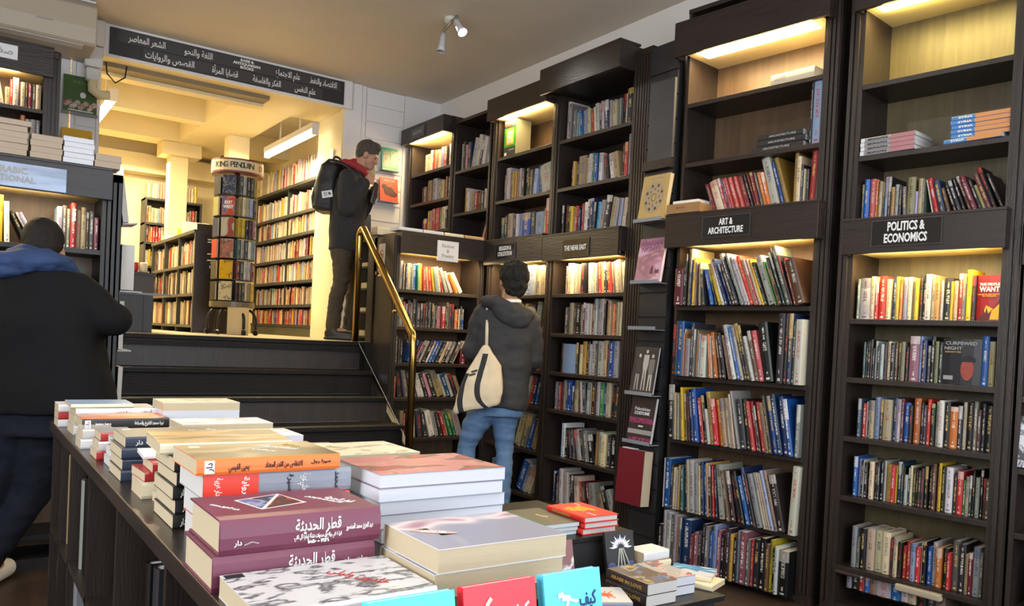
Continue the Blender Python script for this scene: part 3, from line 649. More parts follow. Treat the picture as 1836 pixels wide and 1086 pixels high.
for o, w, h in made:
    if 'cover outward' in o['label']:
        o['label'] = 'red paperback titled THE PEOPLE WANT facing out under the POLITICS sign'
        text('cover_title', 'THE PEOPLE', 0.016, INKW, T((w * .5, -0.0012, h * .80)) @ UP, o, bold=0.0006, width=w * .8)
        text('cover_title', 'WANT', 0.032, INKW, T((w * .5, -0.0012, h * .69)) @ UP, o, bold=0.001, width=w * .8)
        text('cover_byline', 'A RADICAL EXPLORATION\nTO THE ROOTS', 0.008, INKY, T((w * .5, -0.0012, h * .56)) @ UP, o)
        m = MB(); m.add([(w * .03, -.0008, .004), (w * .55, -.0008, .004), (w * .62, -.0008, h * .22), (w * .95, -.0008, h * .5), (w * .9, -.0008, h * .42), (w * .5, -.0008, h * .16), (w * .42, -.0008, h * .3), (w * .38, -.0008, h * .17), (w * .27, -.0008, h * .28), (w * .28, -.0008, h * .15)], [tuple(range(10))])
        m.build('cover_silhouette', plain('oxblood_ink', (0.10, 0.012, 0.012), 0.5), o)
        m = MB(); m.add([(w * .2, -.0005, .006), (w * .98, -.0005, .006), (w * .98, -.0005, h * .40), (w * .7, -.0005, h * .26), (w * .4, -.0005, h * .34)], [tuple(range(5))]); m.build('cover_blaze', plain('yellow_ink', (0.75, 0.42, 0.03), 0.5), o)
    elif 'white' in o['label'] and 'second from' in o['label']:
        o['label'] = 'thick white paperback lettered TALI REVI on the lit POLITICS shelf'
        text('cover_title', 'TALI\nREVI', 0.034, INKG, T((w * .5, -0.0012, h * .26)) @ UP, o, width=w * .72)
made = shelve(POLM, .058, .648, 1.1105, "te30.50 bk25.50 bk30.52 dk30.54 bk30.42 lg30.52 dk40.45 lg40.48 dk35.50 cr45.52 bk50.50 br30.50 dk25.50 tn50.52 bk40.45 _10 mu110.60 lb30.60 nb55.55 gy40.48 bk50.60 ol40.54 dk40.53 dk400.58! bl70.62 tn60.56", 279, P, 'second shelf under the POLITICS sign', G)
for o, w, h in made:
    if 'cover outward' in o['label']:
        o['label'] = 'charcoal paperback titled CURFEWED NIGHT facing out on the second POLITICS shelf'
        text('cover_title', 'CURFEWED', 0.021, INKG, T((w * .48, -0.0012, h * .90)) @ UP, o, bold=0.0006, width=w * .82)
        text('cover_title', 'NIGHT', 0.021, INKG, T((w * .28, -0.0012, h * .79)) @ UP, o, bold=0.0006, width=w * .46)
        text('cover_byline', 'BASHARAT PEER', 0.009, INKGO, T((w * .28, -0.0012, h * .71)) @ UP, o, bold=0.0003, width=w * .42)
        MB().box(w * .05, w * .30, -.0009, -.0003, h * .10, h * .19).build('cover_print', INKG, o)
        m = MB()
        m.add([(w * (.66 + .17 * math.cos(t)), -.0007 , h * (.34 + .24 * math.sin(t))) for t in [2 * math.pi * k / 20 for k in range(20)]], [tuple(range(20))])
        m.build('cover_portrait', plain('red_lit_face', (0.30, 0.055, 0.035), 0.5, vary=0.5, vscale=30), o)
        m = MB(); m.add([(w * .5, -.0010, h * .50), (w * .86, -.0010, h * .50), (w * .85, -.0010, h * .58), (w * .70, -.0010, h * .66), (w * .53, -.0010, h * .60)], [tuple(range(5))]); m.build('cover_cap', INKK, o)
row(POLM, .048, .655, .8175, "te45.53 rd50.47 wh20.50 dk25.52 cr60.52 lb65.57 dk45.55 cr100.55 nb45.58 lb25.57 wh25.57 dr30.58 bl70.53 bk40.50 or75.60 bk40.55 dk45.52 rd40.60 bk45.55 lg40.58 wh55.60 bk60.58 or85.53 dk45.55 cr35.60 bk70.60 gy45.62 br40.52 dk40.60 bk75.58", 279, P, 'third shelf under the POLITICS sign', G)
row(POLM, .042, .660, .5215, "bl55.55 lb40.52 bk30.50 wh20.52 bk45.48 br20.40 cr60.51 bk45.50 dk30.52 bk45.55 lg25.55 go65.50 rd50.50 ye15.50 nb50.56 te25.54 bk20.50 lg35.40 dk20.50 cr30.53 dk35.50 bk25.50 br40.48 dk40.52 bk40.55 bk50.55 br45.60 dk25.58 ye35.62 bk40.58 wh80.58 dk50.50 rd65.55 gr30.45 cr40.50 dk30.52 bk25.58 lg45.50 bk30.60 dk30.50 br50.50", 279, P, 'fourth shelf under the POLITICS sign', G)
row(POLM, .055, .650, .1705, "lg65.55 gy40.42 bk70.54 cr100.55 cr100.55 cr95.55 dk45.48 cr50.52 bk45.46 rd50.42 rd55.49 lb60.48 rd55.45 wh15.52 bk45.54 bl60.48 wh50.55 or65.50 bk55.50 rd40.46 gy80.62 dk70.60 tn35.50 dr45.52 lg75.60 gy30.55", 272, P, 'fifth shelf under the POLITICS sign', G)
row(POLM, .04, .50, 0.061, "lg35.30 bk50.30 rd40.30 bl40.26 tn45.31 lg100.30 bl60.26 wh50.22 cr50.22 bk60.24 dk60.24 tn60.24", 330, P, 'bottom shelf under the POLITICS sign', G)
row(NXM, .09, .60, .1705, "nb40.52 rd90.62 bk60.60 dk60.60 cr50.56 rd40.50 bk60.56 lg40.56", 270, P, 'low shelf beyond the POLITICS case', 'books in the end bookcase')
row(NXM, .03, .60, 1.4025, "sa60.52 bk60.54 cr50.56 dk60.56 bl50.56 bk60.56 rd50.52", 270, P, 'lit shelf beyond the POLITICS case', 'books in the end bookcase')
ff = flat_book('comic_book', 'white book with black ink drawings facing out beyond the POLITICS case', NXM @ T((0.0, 0.012, 0.776)) @ RX(R(84)), 0.16, 0.22, 0.02, art_mat('ink_drawing_cover', (0.60, 0.62, 0.66), [(0.02, 0.02, 0.03), (0.55, 0.57, 0.62), (0.05, 0.05, 0.06)], 22, 3, thr=(0.45, 0.5, 0.56)), PAPER)

A = 'art book'; G = 'books in the ART bookcase'
row(ARTM, .19, .835, 2.004, "dr22.40/22 dr22.40/22 cr95.42/21 sa40.45/20 pu25.45/20 sa35.44/20 sa32.44/20x6 dr35.44/20 db30.45/20 dr30.46/20 dr40.46/18 gy30.46/18 or50.45/17 or45.44/17 lg95.60/16 bl35.55/18 go50.60/18 _20 go45.68 cr50.55 dk30.45 cr20.40 dk30.40 rd65.62/-2 lg55.62/-2", 212, A, 'the row above the ART sign', G, depth=0.2)
row(ARTM, .004, .842, 1.4665, "dr150.43 bk35.48 bk20.60 tn55.66 nb25.53 ye55.55 tn25.50 bk20.48 cr35.50/2 dk40.42/8 bl60.42/15 bk30.42/18 ye50.50/20 wh40.54/21 nb40.56/22 nb35.50/23 br60.50/23 dk55.62/23 bk30.60/23 lg40.62/23 lg45.58/23 wh40.56/23 rd55.58/22 tn35.54/22 sa35.54/22 cr35.54/22 ye35.54/22 bk40.50/22 lg90.56/21 wh20.50/21 gr20.50/21 or35.50/21 bk40.54/21 dk35.60/21 gy70.66/20 bk30.56/20 dr40.52/18 br120.50/18", 200, A, 'the lit shelf under the ART sign', G, depth=0.2, setback=-0.05)
row(ARTM, .004, .842, 1.0535, "bk60.60 dk35.64 bl100.64 cr20.55 go20.50 lg80.44 dk50.62 gy35.55 go25.53 lg30.50 wh100.48 or40.50/6 wh20.48/6 or60.52/9 br40.50/11 bk60.52/12 tn35.50/14 dr20.48/15 wh60.62/15 bl50.60/16 wh45.60/16 dk60.64/16 bk55.62/16 lg45.50/16 br55.56/15 sa70.56/14 bk130.64/10 _20 dk90.74 bk60.74 nb60.74 bk40.66 lg100.68", 200, A, 'second shelf under the ART sign', G, depth=0.21, setback=-0.055)
row(ARTM, .004, .842, .6765, "bk95.64/2 tn40.55/3 lg40.54/3 tn35.52/4 ye35.62/5 br30.55/6 wh15.56/6 bk35.60/6 nb40.58/8 bl65.62/8 rd50.52/10 bk50.55/10 lg45.40/10 go60.60/10 rd70.52/10 or60.52/10 tn60.54/10 wh45.55/10 tn30.55/10 cr30.60/10 lg30.64/12 dk80.55/10 bk60.55/10 rd50.54/12 dr35.54/12 bk30.50/12 rd55.54/12 tn55.54/12 dk35.62/12 bl60.62/12 nb60.64/12 nb70.62/10 bl60.60/10 gy50.55", 200, A, 'third shelf under the ART sign', G, depth=0.21, setback=-0.055)
row(ARTM, .004, .842, .2685, "wh15.50 bl90.50 dk35.45 cr40.42 lg30.40 go30.45 te40.45/3 nb45.50/4 cr40.52/4 wh75.52/4 lg60.50/4 cr30.48/4 nb45.52/4 bl35.50/5 go30.52/5 dk40.50/5 rd25.50/5 nb30.50/6 wh80.52/8 br45.48/12 db60.48/12 dk60.46/14 bk40.50/15 bl55.46/16 nb50.55/16 bk35.50/16 lg70.50/16 cr30.52/16x3 lb40.55/16 tn45.55/16 db90.52/14 _20 wh85.62/-2", 172, A, 'fourth shelf under the ART sign', G, depth=0.21, setback=-0.055)
row(ARTM, .004, .842, -0.0445, "bk60.26 lg40.36 lg60.35 gy45.34 lg45.34 tn40.34 nb30.34 nb110.33 dr45.24 mu60.26 dk40.27 dk50.33 gy50.32 bl40.29 lb50.34 mu45.31 bk45.29 dk35.33 dk45.34 go35.31 bk40.29 lb30.34 mu80.34 gy45.30 rd30.30 dk75.31 bk70.33 br40.30 ye35.33 bk30.28 wh40.30 bk110.28", 120, A, 'bottom ART shelf', G, depth=0.21, setback=-0.085)

N_ = 'history book'; G = 'books in the NEAR EAST bookcase'
row(NE, .02, .735, 2.6605, "wh50.60 gy45.55 gy55.45 lg25.40 sk40.42/3 bl50.40/6 wh20.30/6 lb50.38/6 cr55.40/6 rd40.36/7 cr30.40/7 wh60.44/7 dk50.42/6 wh35.44/6 nb70.44/6 lg40.42/4 cr50.40/4 cr40.40/4 lg40.41/3 gy20.40 bk45.45 wh30.44 bk90.50 gy40.38", 214, N_, 'topmost NEAR EAST shelf', G)
row(NE, .10, .735, 2.3155, "bk20.22 go20.26 dk25.26 tn75.30 cr25.27 wh40.30 te20.30 bl30.29 cr20.28 wh30.28 dk35.26/9 wh40.26/11 tn50.26/11 _8 dk20.32 rd25.33 lg40.40 tn20.42", 142, N_, 'second highest NEAR EAST shelf', G)
row(NE, .02, .735, 1.9855, "bk25.28 bk50.28 bk25.26 ye25.26 tn20.24 rd25.26 bk25.24 nb20.22 rd25.27 wh40.28 nb35.30 nb45.30 dk20.26/-3 sk35.26/-4 lg45.27/-6 dk60.30/-9 tn40.28/-9 lg40.26/-9 lb30.26/-7 cr35.26/-7 dk20.26/-4 rd30.24/-2", 132, N_, 'the row above the NEAR EAST sign', G)
row(NE, .085, .745, 1.5585, "cr35.34 bk20.33 cr75.37 cr40.36 tn25.35 cr35.35 wh15.36 bk75.36 wh50.36/3 lg30.36/4 cr35.35/5 gy25.35/5 rd50.36/6 go30.36/6 dk35.36/7 bk30.35/8 rd45.35/9 gy25.35/9 cr45.36/9 cr50.37/9 cr40.34/8 cr40.35/5", 170, N_, 'the lit NEAR EAST shelf', G)
row(NE, .095, .715, 1.2765, "gy55.31 bk20.30 tn30.36 tn20.36 bk25.36 bk70.36 dk20.34 lg25.34 dr30.36 lg50.35 cr25.34 dr35.35 lg40.40 lg40.40 lg45.40 bk20.38 tn35.38 tn30.36 or25.34 gy35.36 tn30.36 cr25.36 tn25.36", 164, N_, 'second shelf under the NEAR EAST sign', G)
row(NE, .07, .735, 1.0005, "dk40.35 lb160.34! bk25.36 cr35.34 go45.38 dk35.38 lg30.35 wh50.39 dk25.36 wh60.39 tn45.40 dk30.36 bl45.40 lg50.40 dk45.38", 166, N_, 'third shelf under the NEAR EAST sign', G)
row(NE, .04, .735, .7335, "gy35.33 rd30.32 dk35.34 tn30.36 bl40.36 bl50.36 dk25.30 cr50.37 bk30.36/5 wh25.36/6 dk35.35/5 wh50.36 lg25.35 db50.36 wh40.38 gr45.36 nb30.35 cr60.38 bk45.36/-4 dk45.37/-4 lg25.38", 168, N_, 'fourth shelf under the NEAR EAST sign', G)
row(NE, .12, .745, .4005, "lb15.32 wh30.32 bk40.28 dk30.27/10 dk30.28/13 bk25.28/13 lg45.29/13 dk35.29/13 gy45.29/12 bk60.26/11 go20.30 wh40.30 cr50.29 nb20.28 dk30.29 bk65.30 tn25.29", 134, N_, 'fifth shelf under the NEAR EAST sign', G)
row(NE, .05, .735, .0655, "bl35.30 bk15.28 db25.28 gy20.20 wh50.34/2 lg35.32/4 wh35.32/4 bk30.30/4 dk30.30/4 lg20.30/5 cr60.30/6 rd30.27/12 db40.27/12 dr30.27/14 lg70.28/10 tn55.22/22 bk50.28/22 lg60.26/22", 136, N_, 'bottom NEAR EAST shelf', G)
Q = 'religion book'; G = 'books in the RELIGION bookcase'
row(RE_, .04, .70, 2.3155, "gy15.21 wh45.26 dr30.22 go15.22x4 lg20.23 bk30.22 dk20.22 bk25.21 gy25.20 lb30.20/-4 bl25.22/8 lg90.21/10", 100, Q, 'second highest RELIGION shelf', G)
row(RE_, .02, .70, 1.9855, "te35.20 dk30.21 cr40.22 nb20.20 wh20.21 lb20.21 bl60.21 nb40.21 lb60.20 cr15.22 rd50.29", 100, Q, 'the row above the RELIGION sign', G)
row(RE_, .26, .70, 1.5585, "cr20.20 wh20.20 wh25.22 cr30.22 lb80.23 lg25.23 gy45.22 cr20.22 cr25.22 cr20.21 lg20.22", 100, Q, 'the lit shelf under the RELIGION sign', G)
row(RE_, .40, .70, 1.2765, "dk30.22 br25.22 dk20.21 lg30.23/-8 dk30.22/-8 lg20.21/-8", 100, Q, 'second shelf under the RELIGION sign', G)
row(RE_, .40, .70, 1.0005, "dk30.22 cr25.22 go25.22 cr20.20 dk20.22 wh20.22", 100, Q, 'third shelf under the RELIGION sign', G)
row(RE_, .40, .66, .7335, "dk25.22/-14 wh25.22/-14 rd20.22/-14 nb25.22/-14 bl20.22/-14 dk20.22/-14", 96, Q, 'fourth shelf under the RELIGION sign', G)
row(RE_, .34, .62, .4005, "cr35.24/-18 gy35.24/-18 bl20.22/-18 tn25.22/-18", 92, Q, 'fifth shelf under the RELIGION sign', G)
row(RE_, .05, .58, .0655, "lb55.18 tn20.22 br25.22 bk60.26 bl40.22/-22 lg25.20/-22 cr25.20/-22", 92, Q, 'bottom RELIGION shelf', G)
V = 'novel'; G = 'books in the Fiction bookcase'; HF = 'the handrail'
row(FIC, .01, .60, 1.5635, "te20.36 wh40.37 gy20.33 tn20.34 dk20.34 cr20.34 cr35.35 lg20.33 bl45.34 gr20.34/2 wh20.36/2 ye30.36/3 rd35.32/4 tn25.32/6 rd50.33/7 ye30.32/9 lb25.33/10 cr40.34/10 rd20.30/14 wh40.34/20 wh40.30/24 or35.28/28 wh50.30/31", 172, V, 'the lit shelf under the Fiction notice', G, frm=HF)
row(FIC, .0, .62, 1.2785, "gy25.34 dk25.34 lg40.38 rd25.33 lg15.30 bk20.35 dk25.35 mu25.32 dk40.37 dk50.32 bk25.32 dk30.32 br25.34 bk20.36 lg20.34 dk25.33 lb20.30 dk25.32 pk45.30 rd40.30 bk25.30 tn30.36 dk35.34 bk25.34 or30.27 bk20.30 cr20.28 dk25.32 bl25.28", 172, V, 'second shelf under the Fiction notice', G, frm=HF)
row(FIC, .01, .655, 1.0005, "gy25.24 dk20.22 bk20.20 _40 bl30.22/-25 dk20.22/-25 pk15.21/-25 dk25.22/-25 lg20.22/-25 bk30.22/-25 wh20.22/-25 bl25.22/-25 bl30.22/-25 bk25.21/-25 cr25.22/-25 dk30.22/-25 gy30.22/-25 dk25.22/-25 cr20.22/-25 _60 dr50.22", 118, V, 'third shelf under the Fiction notice', G, frm=HF)
row(FIC, .01, .64, .7335, "sa25.20 dk40.25/8 gy35.26/12 dk25.24/15 gy25.25/15 wh25.22/20 wh25.24/20 dk30.24/20 pk25.24/22 dk40.24/22 tn55.26/24 cr20.24/24 bl40.23/23 wh25.23/23 dk35.24/23 tn30.22/23", 125, V, 'fourth shelf under the Fiction notice', G, frm=HF)
row(FIC, .01, .66, .4205, "cr20.20 br25.20 bk25.20 tn35.26 rd20.24 _40 dk20.24 cr25.25/4 dk50.26/8 dk40.24/12 wh50.26/16 lg35.25/16 dk30.25/18 rd30.25/18 tn25.25/18 gr30.24/20 gr30.24/20 lg60.25/20", 125, V, 'fifth shelf under the Fiction notice', G, frm=HF)
G = 'books in the SAQI bookcase'
row(SQ, .19, .71, 2.7275, "cr30.18 cr30.18 wh25.21 rd25.20 tn15.20 rd25.20 cr20.18 lb25.21 rd35.21 dk15.20 cr20.21 wh25.21 gy15.21", 108, P, 'the lit shelf under the SAQI sign', G)
row(SQ, .16, .72, 2.4465, "dk20.16 gy25.16 rd20.21 tn35.21 lg45.22 lb25.20 gy25.19 tn35.18 dr25.21 gy20.20 dk20.18 lg15.16", 106, P, 'second shelf under the SAQI sign', G)
row(SQ, .16, .71, 2.1685, "dk15.13 rd30.14 ye20.21 tn25.21 rd20.22 rd15.22 rd15.22 rd20.22 tn15.22 cr35.22 dk20.22 pk25.20", 106, P, 'third shelf under the SAQI sign', G)
G = 'books in the unlit corner bay'
row(DK, .03, .50, 2.6485, "wh15.28 dk35.30 pk30.26 nb50.28 lg50.30/-13 wh45.32/-13 dk35.26/-13 wh40.28/-12 lb35.28/-10 wh30.32/-5", 118, P, 'upper unlit corner shelf', G)
row(DK, .10, .50, 2.2805, "ye20.23 wh25.22 lg25.16 tn20.17 rd30.18 bk40.16 dk25.16 cr20.18 wh20.20", 106, P, 'lower unlit corner shelf', G)
row(DK, .33, .39, 1.9305, "rd30.28/-24", 106, P, 'the unlit corner bay, leaning', G)
G = 'books in the low case by the man in black'
row(LF, 1.355, 1.612, 1.5825, "cr60.25 bk40.26 ye80.30 wh45.26/2 bk40.22/24 wh22.22/28 lb30.22/28", 128, P, 'lit shelf before the man in black', G, frm='the stairs', reverse=True)
made = shelve(LF, 1.685, 1.878, 1.5825, "lb35.27 gy30.28 gy25.26 rd35.30 tn35.26 cr35.28 br20.25 gy35.26 mu30.22", 128, P, 'lit shelf by the bent head', G, frm='the stairs', reverse=True)
for o, w, h in made:
    if o['label'].startswith('red') or ' red ' in o['label'][:12]:
        text('spine_title', 'REBEL', 0.02, INKW, T((w * .5, -0.0008, h * .72)) @ UP @ RZ(R(-90)), o, bold=0.0008, width=0.07)
        o['label'] = 'red paperback lettered REBEL on the lit shelf by the bent head'
row(LF, 1.05, 1.86, 1.2905, "dr60.25 rd40.26 dk50.22 lg40.25 dk30.22 gy40.26 lg50.24 tn30.20 dk40.22 bk30.25 gy30.22 te55.24 bk30.2", 128, P, 'shelf by the scarfed shoulder', G, frm='the stairs', reverse=True)
row(LF, 1.0, 1.40, .1005, "wh35.22/-24 bk30.22/-24 cr25.22/-24 br30.22/-24 bk30.22/-24 go25.22/-24 dk30.22/-24", 100, P, 'bottom shelf by the black-coated legs', G, frm='the stairs', reverse=True)
G = 'books in the upper case below the air conditioner'
row(LU, 1.42, 1.70, 2.5855, "ol30.26/8 lb30.26/11 cr50.28/11 tn45.18 rd25.26 wh55.28 bk15.25 cr45.25 dk25.25 dr40.25 gy35.25 cr50.25", 150, P, 'lit shelf below the air conditioner', G, frm='the slatted wall', reverse=True)
row(LU, 1.42, 1.70, 2.3305, "dk45.17 gy25.14 lg35.18 dk25.16 bl50.18 cr15.16 br30.17 or35.22 lg40.20 lg40.20 gy35.20", 106, P, 'second shelf below the air conditioner', G, frm='the slatted wall', reverse=True)

# open rack of leaflets behind the Fiction case, seen through the glass
RK = case_matrix(2.765, 6.235, RIGHT)
rk = empty('leaflet_rack', RK, 'small open brown rack of leaflets behind the glass balustrade', 'rack')
OLB = plain('olive_brown_wood', (0.045, 0.034, 0.016), 0.45, vary=0.3, vscale=6)
for x in (0.0, 0.33): MB().box(x, x + 0.015, 0, 0.26, ZP + 0.001, 1.975).build('side_panel', OLB, rk)
MB().box(0, 0.345, 0.26, 0.272, ZP + 0.001, 1.975).build('back_panel', OLB, rk)
for z in (1.19, 1.39, 1.58, 1.76, 1.975): MB().box(0.016, 0.329, 0.0, 0.259, z - 0.018, z).build('shelf', OLB, rk, bevel=0.002)
for k, (z, n_) in enumerate(((1.19, 3), (1.39, 2), (1.58, 3), (1.76, 2))):
    o = MB().box(0.05, 0.16, 0.01, 0.18, z + 0.0005, z + 0.015 * n_).build('leaflet_pile', plain('leaflet_paper', srgb(190, 176, 140), 0.7), None, RK); tag(o, f"{['lowest', 'second', 'third', 'topmost'][k]} pile of pale leaflets in the rack behind the glass", 'leaflets', 'leaflet piles')
# ------------------------------------------------------------------ the book table in the foreground
TZ = 0.84
tb = empty('display_table', T((0.31, 0.93, 0)), 'long dark display table with open cubbies, loaded with book stacks', 'table')
TL, TW = 2.45, 0.50
MB().box(0, TW, 0, TL, TZ - 0.035, TZ).build('table_top', plain('table_top_wood', (0.030, 0.022, 0.018), 0.28, vary=0.4, vscale=4, stretch=(6, 0.6, 6)), tb, bevel=0.003)
MB().box(0.012, TW - 0.012, TL - 0.03, TL - 0.008, FZ, TZ - 0.036).build('end_panel', WOOD, tb)
MB().box(0.012, TW - 0.012, 0.008, 0.03, FZ, TZ - 0.036).build('end_panel', WOOD, tb)
MB().box(0.31, 0.325, 0.03, TL - 0.03, FZ, TZ - 0.036).build('centre_panel', WOOD, tb)
for y in (0.55, 1.05, 1.50, 1.90, 2.16):
    MB().box(0.012, 0.31, y, y + 0.02, FZ, TZ - 0.036).build('divider', WOOD, tb)
for z in (0.10, 0.46): MB().box(0.012, 0.31, 0.03, TL - 0.03, z - 0.02, z).build('cubby_shelf', WOOD, tb)
TABLE = T((0.31, 0.93, 0))
for i, (y, z, h, w, code, what) in enumerate([(2.11, 0.46, .30, .018, 'tn', 'thin tan book standing in the far upper cubby of the table'), (1.78, 0.46, .27, .035, 'lg', 'pale grey book standing in an upper cubby of the table'), (1.70, 0.46, .29, .05, 'bk', 'black book beside the pale grey one in a table cubby'),
                                        (1.55, 0.46, .27, .016, 'tn', 'thin tan book against the divider in a table cubby'), (2.17, 0.10, .27, .02, 'tn', 'thin tan book in the lowest far cubby of the table'), (1.86, 0.10, .31, .05, 'lg', 'pale grey book lying upright in a low cubby of the table'), (0.80, 0.46, .27, .03, 'bk', 'black spined book in the nearest cubby of the table'), (0.72, 0.46, .28, .04, 'dk', 'dark grey book in the nearest cubby of the table')]):
    bm = BookMesh(); col, ink = book_colours(code, rnd); bm.add(w, 0.17, h, col, col, (.1, .1, .1))
    o = bpy.data.objects.new('cubby_book', bm.mesh('cubby_book')); COL.objects.link(o); o.matrix_world = TABLE @ T((0.03, y + w, z + 0.0005)) @ RZ(R(-90)); tag(o, what, 'book', 'books in the table cubbies')

def jacket(name, col, rough=0.35): return plain(name, col, rough, spec=0.5)
NAVY = jacket('navy_card', srgb(52, 62, 80)); WHITEC = jacket('white_card_cover', srgb(222, 222, 224)); BURG = jacket('burgundy_cloth', srgb(112, 54, 76), 0.4); ORANGE = jacket('orange_card', srgb(240, 122, 52)); REDC = jacket('red_card', srgb(222, 62, 44))
GREYC = jacket('blue_grey_card', srgb(140, 146, 158)); BLACKC = jacket('black_card', srgb(40, 38, 40)); CREAMC = jacket('cream_card', srgb(224, 214, 184)); DKREDC = jacket('dark_red_card', srgb(176, 50, 52)); SLATE = jacket('warm_slate_card', srgb(92, 88, 86)); TEALC = jacket('blue_card', srgb(72, 120, 160))
GOLDTOP = art_mat('golden_landscape_cover', srgb(112, 88, 48), [srgb(140, 106, 54), srgb(176, 142, 84), srgb(92, 70, 40)], 9, 3, stretch=(0.5, 1.3, 1), thr=(0.38, 0.47, 0.58))
BRONZE = art_mat('bronze_sky_cover', srgb(92, 76, 50), [srgb(104, 86, 56), srgb(160, 144, 110), srgb(118, 94, 54)], 5, 2, stretch=(0.6, 1.2, 1), thr=(0.44, 0.5, 0.6))
SKETCH = art_mat('pencil_crowd_cover', srgb(206, 205, 207), [srgb(170, 170, 172), srgb(64, 64, 68), srgb(150, 150, 154), srgb(206, 205, 207)], 34, 5, stretch=(0.6, 1.3, 1), thr=(0.50, 0.54, 0.59), dist=0.1)
PINKART = art_mat('pink_figures_cover', srgb(190, 120, 118), [srgb(205, 140, 134), srgb(96, 74, 66), srgb(186, 60, 66), srgb(126, 104, 88)], 8, 2, stretch=(1, 1.6, 1), thr=(0.46, 0.52, 0.6))
MAUVEART = art_mat('mauve_portrait_cover', srgb(126, 132, 158), [srgb(150, 148, 168), srgb(214, 200, 204), srgb(140, 84, 116), srgb(226, 206, 180)], 5, 2, stretch=(1, 1, 1), thr=(0.5, 0.55, 0.6))
LINEART = art_mat('cream_print_cover', srgb(226, 218, 190), [srgb(216, 206, 176), srgb(150, 136, 104), srgb(220, 210, 180)], 14, 4, stretch=(1, 2, 1), thr=(0.54, 0.58, 0.64))
PALEART = art_mat('pale_print_cover', srgb(214, 216, 224), [srgb(206, 210, 220), srgb(168, 156, 128), srgb(196, 200, 214)], 10, 3, stretch=(1, 2, 1), thr=(0.54, 0.59, 0.64))
FIREART = art_mat('orange_collage_cover', srgb(238, 128, 74), [srgb(240, 140, 84), srgb(150, 152, 168), srgb(236, 160, 110), srgb(90, 92, 110)], 7, 2, stretch=(1, 1, 1), thr=(0.47, 0.53, 0.6))
GREYART = art_mat('grey_photo_cover', srgb(150, 152, 158), [srgb(190, 192, 196), srgb(96, 98, 102), srgb(206, 206, 208)], 6, 2, thr=(0.45, 0.53, 0.6))
BLUEART = art_mat('blue_sky_photo_cover', srgb(150, 172, 206), [srgb(176, 190, 214), srgb(226, 150, 110), srgb(190, 200, 220)], 5, 2, thr=(0.55, 0.6, 0.66))

def spine_txt(root, s, x, z, size, mat=INKW, w=None, y=-0.0005, bold=0.0005, bul=0.004):
    cv = [c for c in root.children if c.name.startswith('cover')][0]
    return text('spine_title', s, size, mat, T((x, -bul + y, z)) @ UP, cv, bold=bold, width=w, ext=0.0004)
def top_txt(root, s, x, y, z, size, mat=INKW, w=None, rot=0.0, bold=0.0004):
    cv = [c for c in root.children if c.name.startswith('cover')][0]
    return text('cover_title', s, size, mat, T((x, y, z + 0.0006)) @ RZ(rot), cv, bold=bold, width=w, ext=0.0003)
def patch(root, nm_, x0, x1, y0, y1, z, mat):
    cv = [c for c in root.children if c.name.startswith('cover')][0]
    return MB().box(x0, x1, y0, y1, z - 0.0002, z + 0.0004).build(nm_, mat, cv)
def fb(label, x, y, z, L, Wd, Th, cover, pages, group='books stacked on the display table', rot=0.0, **k):
    hard = k.pop('hard', False)
    return flat_book(k.pop('name', 'hardback_book' if hard else 'stacked_paperback'), label, T((x, y, z + 0.0004)) @ RZ(R(rot)), L, Wd, Th, cover, pages, group, hard, **k)
def logo(root, x, z, s=0.02, mat=INKW, back=None, bul=0.0008):
    """small publisher's mark: a stub of Arabic lettering, over a card if given"""
    cv = [c for c in root.children if c.name.startswith('cover')][0]
    if back: MB().box(x - s * .45, x + s * .45, -bul - .0006, -bul + .0006, z - s * .6, z + s * .6).build('mark_card', back, cv); bul += .0004
    text('publisher_mark', 'دار', s * 0.75, mat, T((x, -bul - 0.0005, z)) @ UP @ RZ(R(90) if back else 0), cv, bold=0.0004, ext=0.0003)

# --- left column, nearest first
b = fb('white book with a grey pencil crowd on its cover, lying nearest the camera', 0.318, 0.965, TZ, 0.25, 0.175, 0.030, WHITEC, PAPERC, top=SKETCH)
top_txt(b, 'خلدون وليلى', 0.172, 0.088, 0.030, 0.028, INKR, 0.10, R(-58)); top_txt(b, 'رواية', 0.145, 0.068, 0.030, 0.014, INKG, None, R(-58)); patch(b, 'corner_mark', 0.004, 0.03, 0.155, 0.172, 0.030, INKK)
spine_txt(b, 'خلدون وليلى', 0.155, 0.015, 0.02, INKG, 0.06, bul=0.0008)
for k, (z, lab) in enumerate(((TZ, 'thick burgundy hardback, lower of the burgundy pair'), (TZ + 0.052, 'thick burgundy hardback with blue and orange triangle, upper of the pair'))):
    b = fb(lab, 0.312 + 0.008 * k, 1.155, z, 0.248, 0.172, 0.0515, BURG, PAPERC, hard=True, group='burgundy hardbacks on the display table')
    spine_txt(b, 'قطر الحديثة', 0.145, 0.034, 0.024, INKW, 0.072, bold=0.0008); spine_txt(b, 'عبد العزيز محمد المنصور', 0.212, 0.026, 0.011, INKW, 0.045); spine_txt(b, 'قراءة في وثائق سنوات نشأة إمارة آل ثاني', 0.145, 0.0175, 0.008, INKW, 0.075)
    spine_txt(b, '١٨٤٠ - ١٩١٦', 0.145, 0.0095, 0.0065, INKW, 0.034); logo(b, 0.025, 0.018, 0.013, INKW, bul=0.0042)
    cv = [c for c in b.children if c.name.startswith('cover')][0]
    MB().tube([(0.034, -0.0042, 0.014), (0.045, -0.0044, 0.018), (0.055, -0.0044, 0.015)], 0.0012, 6).build('fox_mark', INKG, cv)
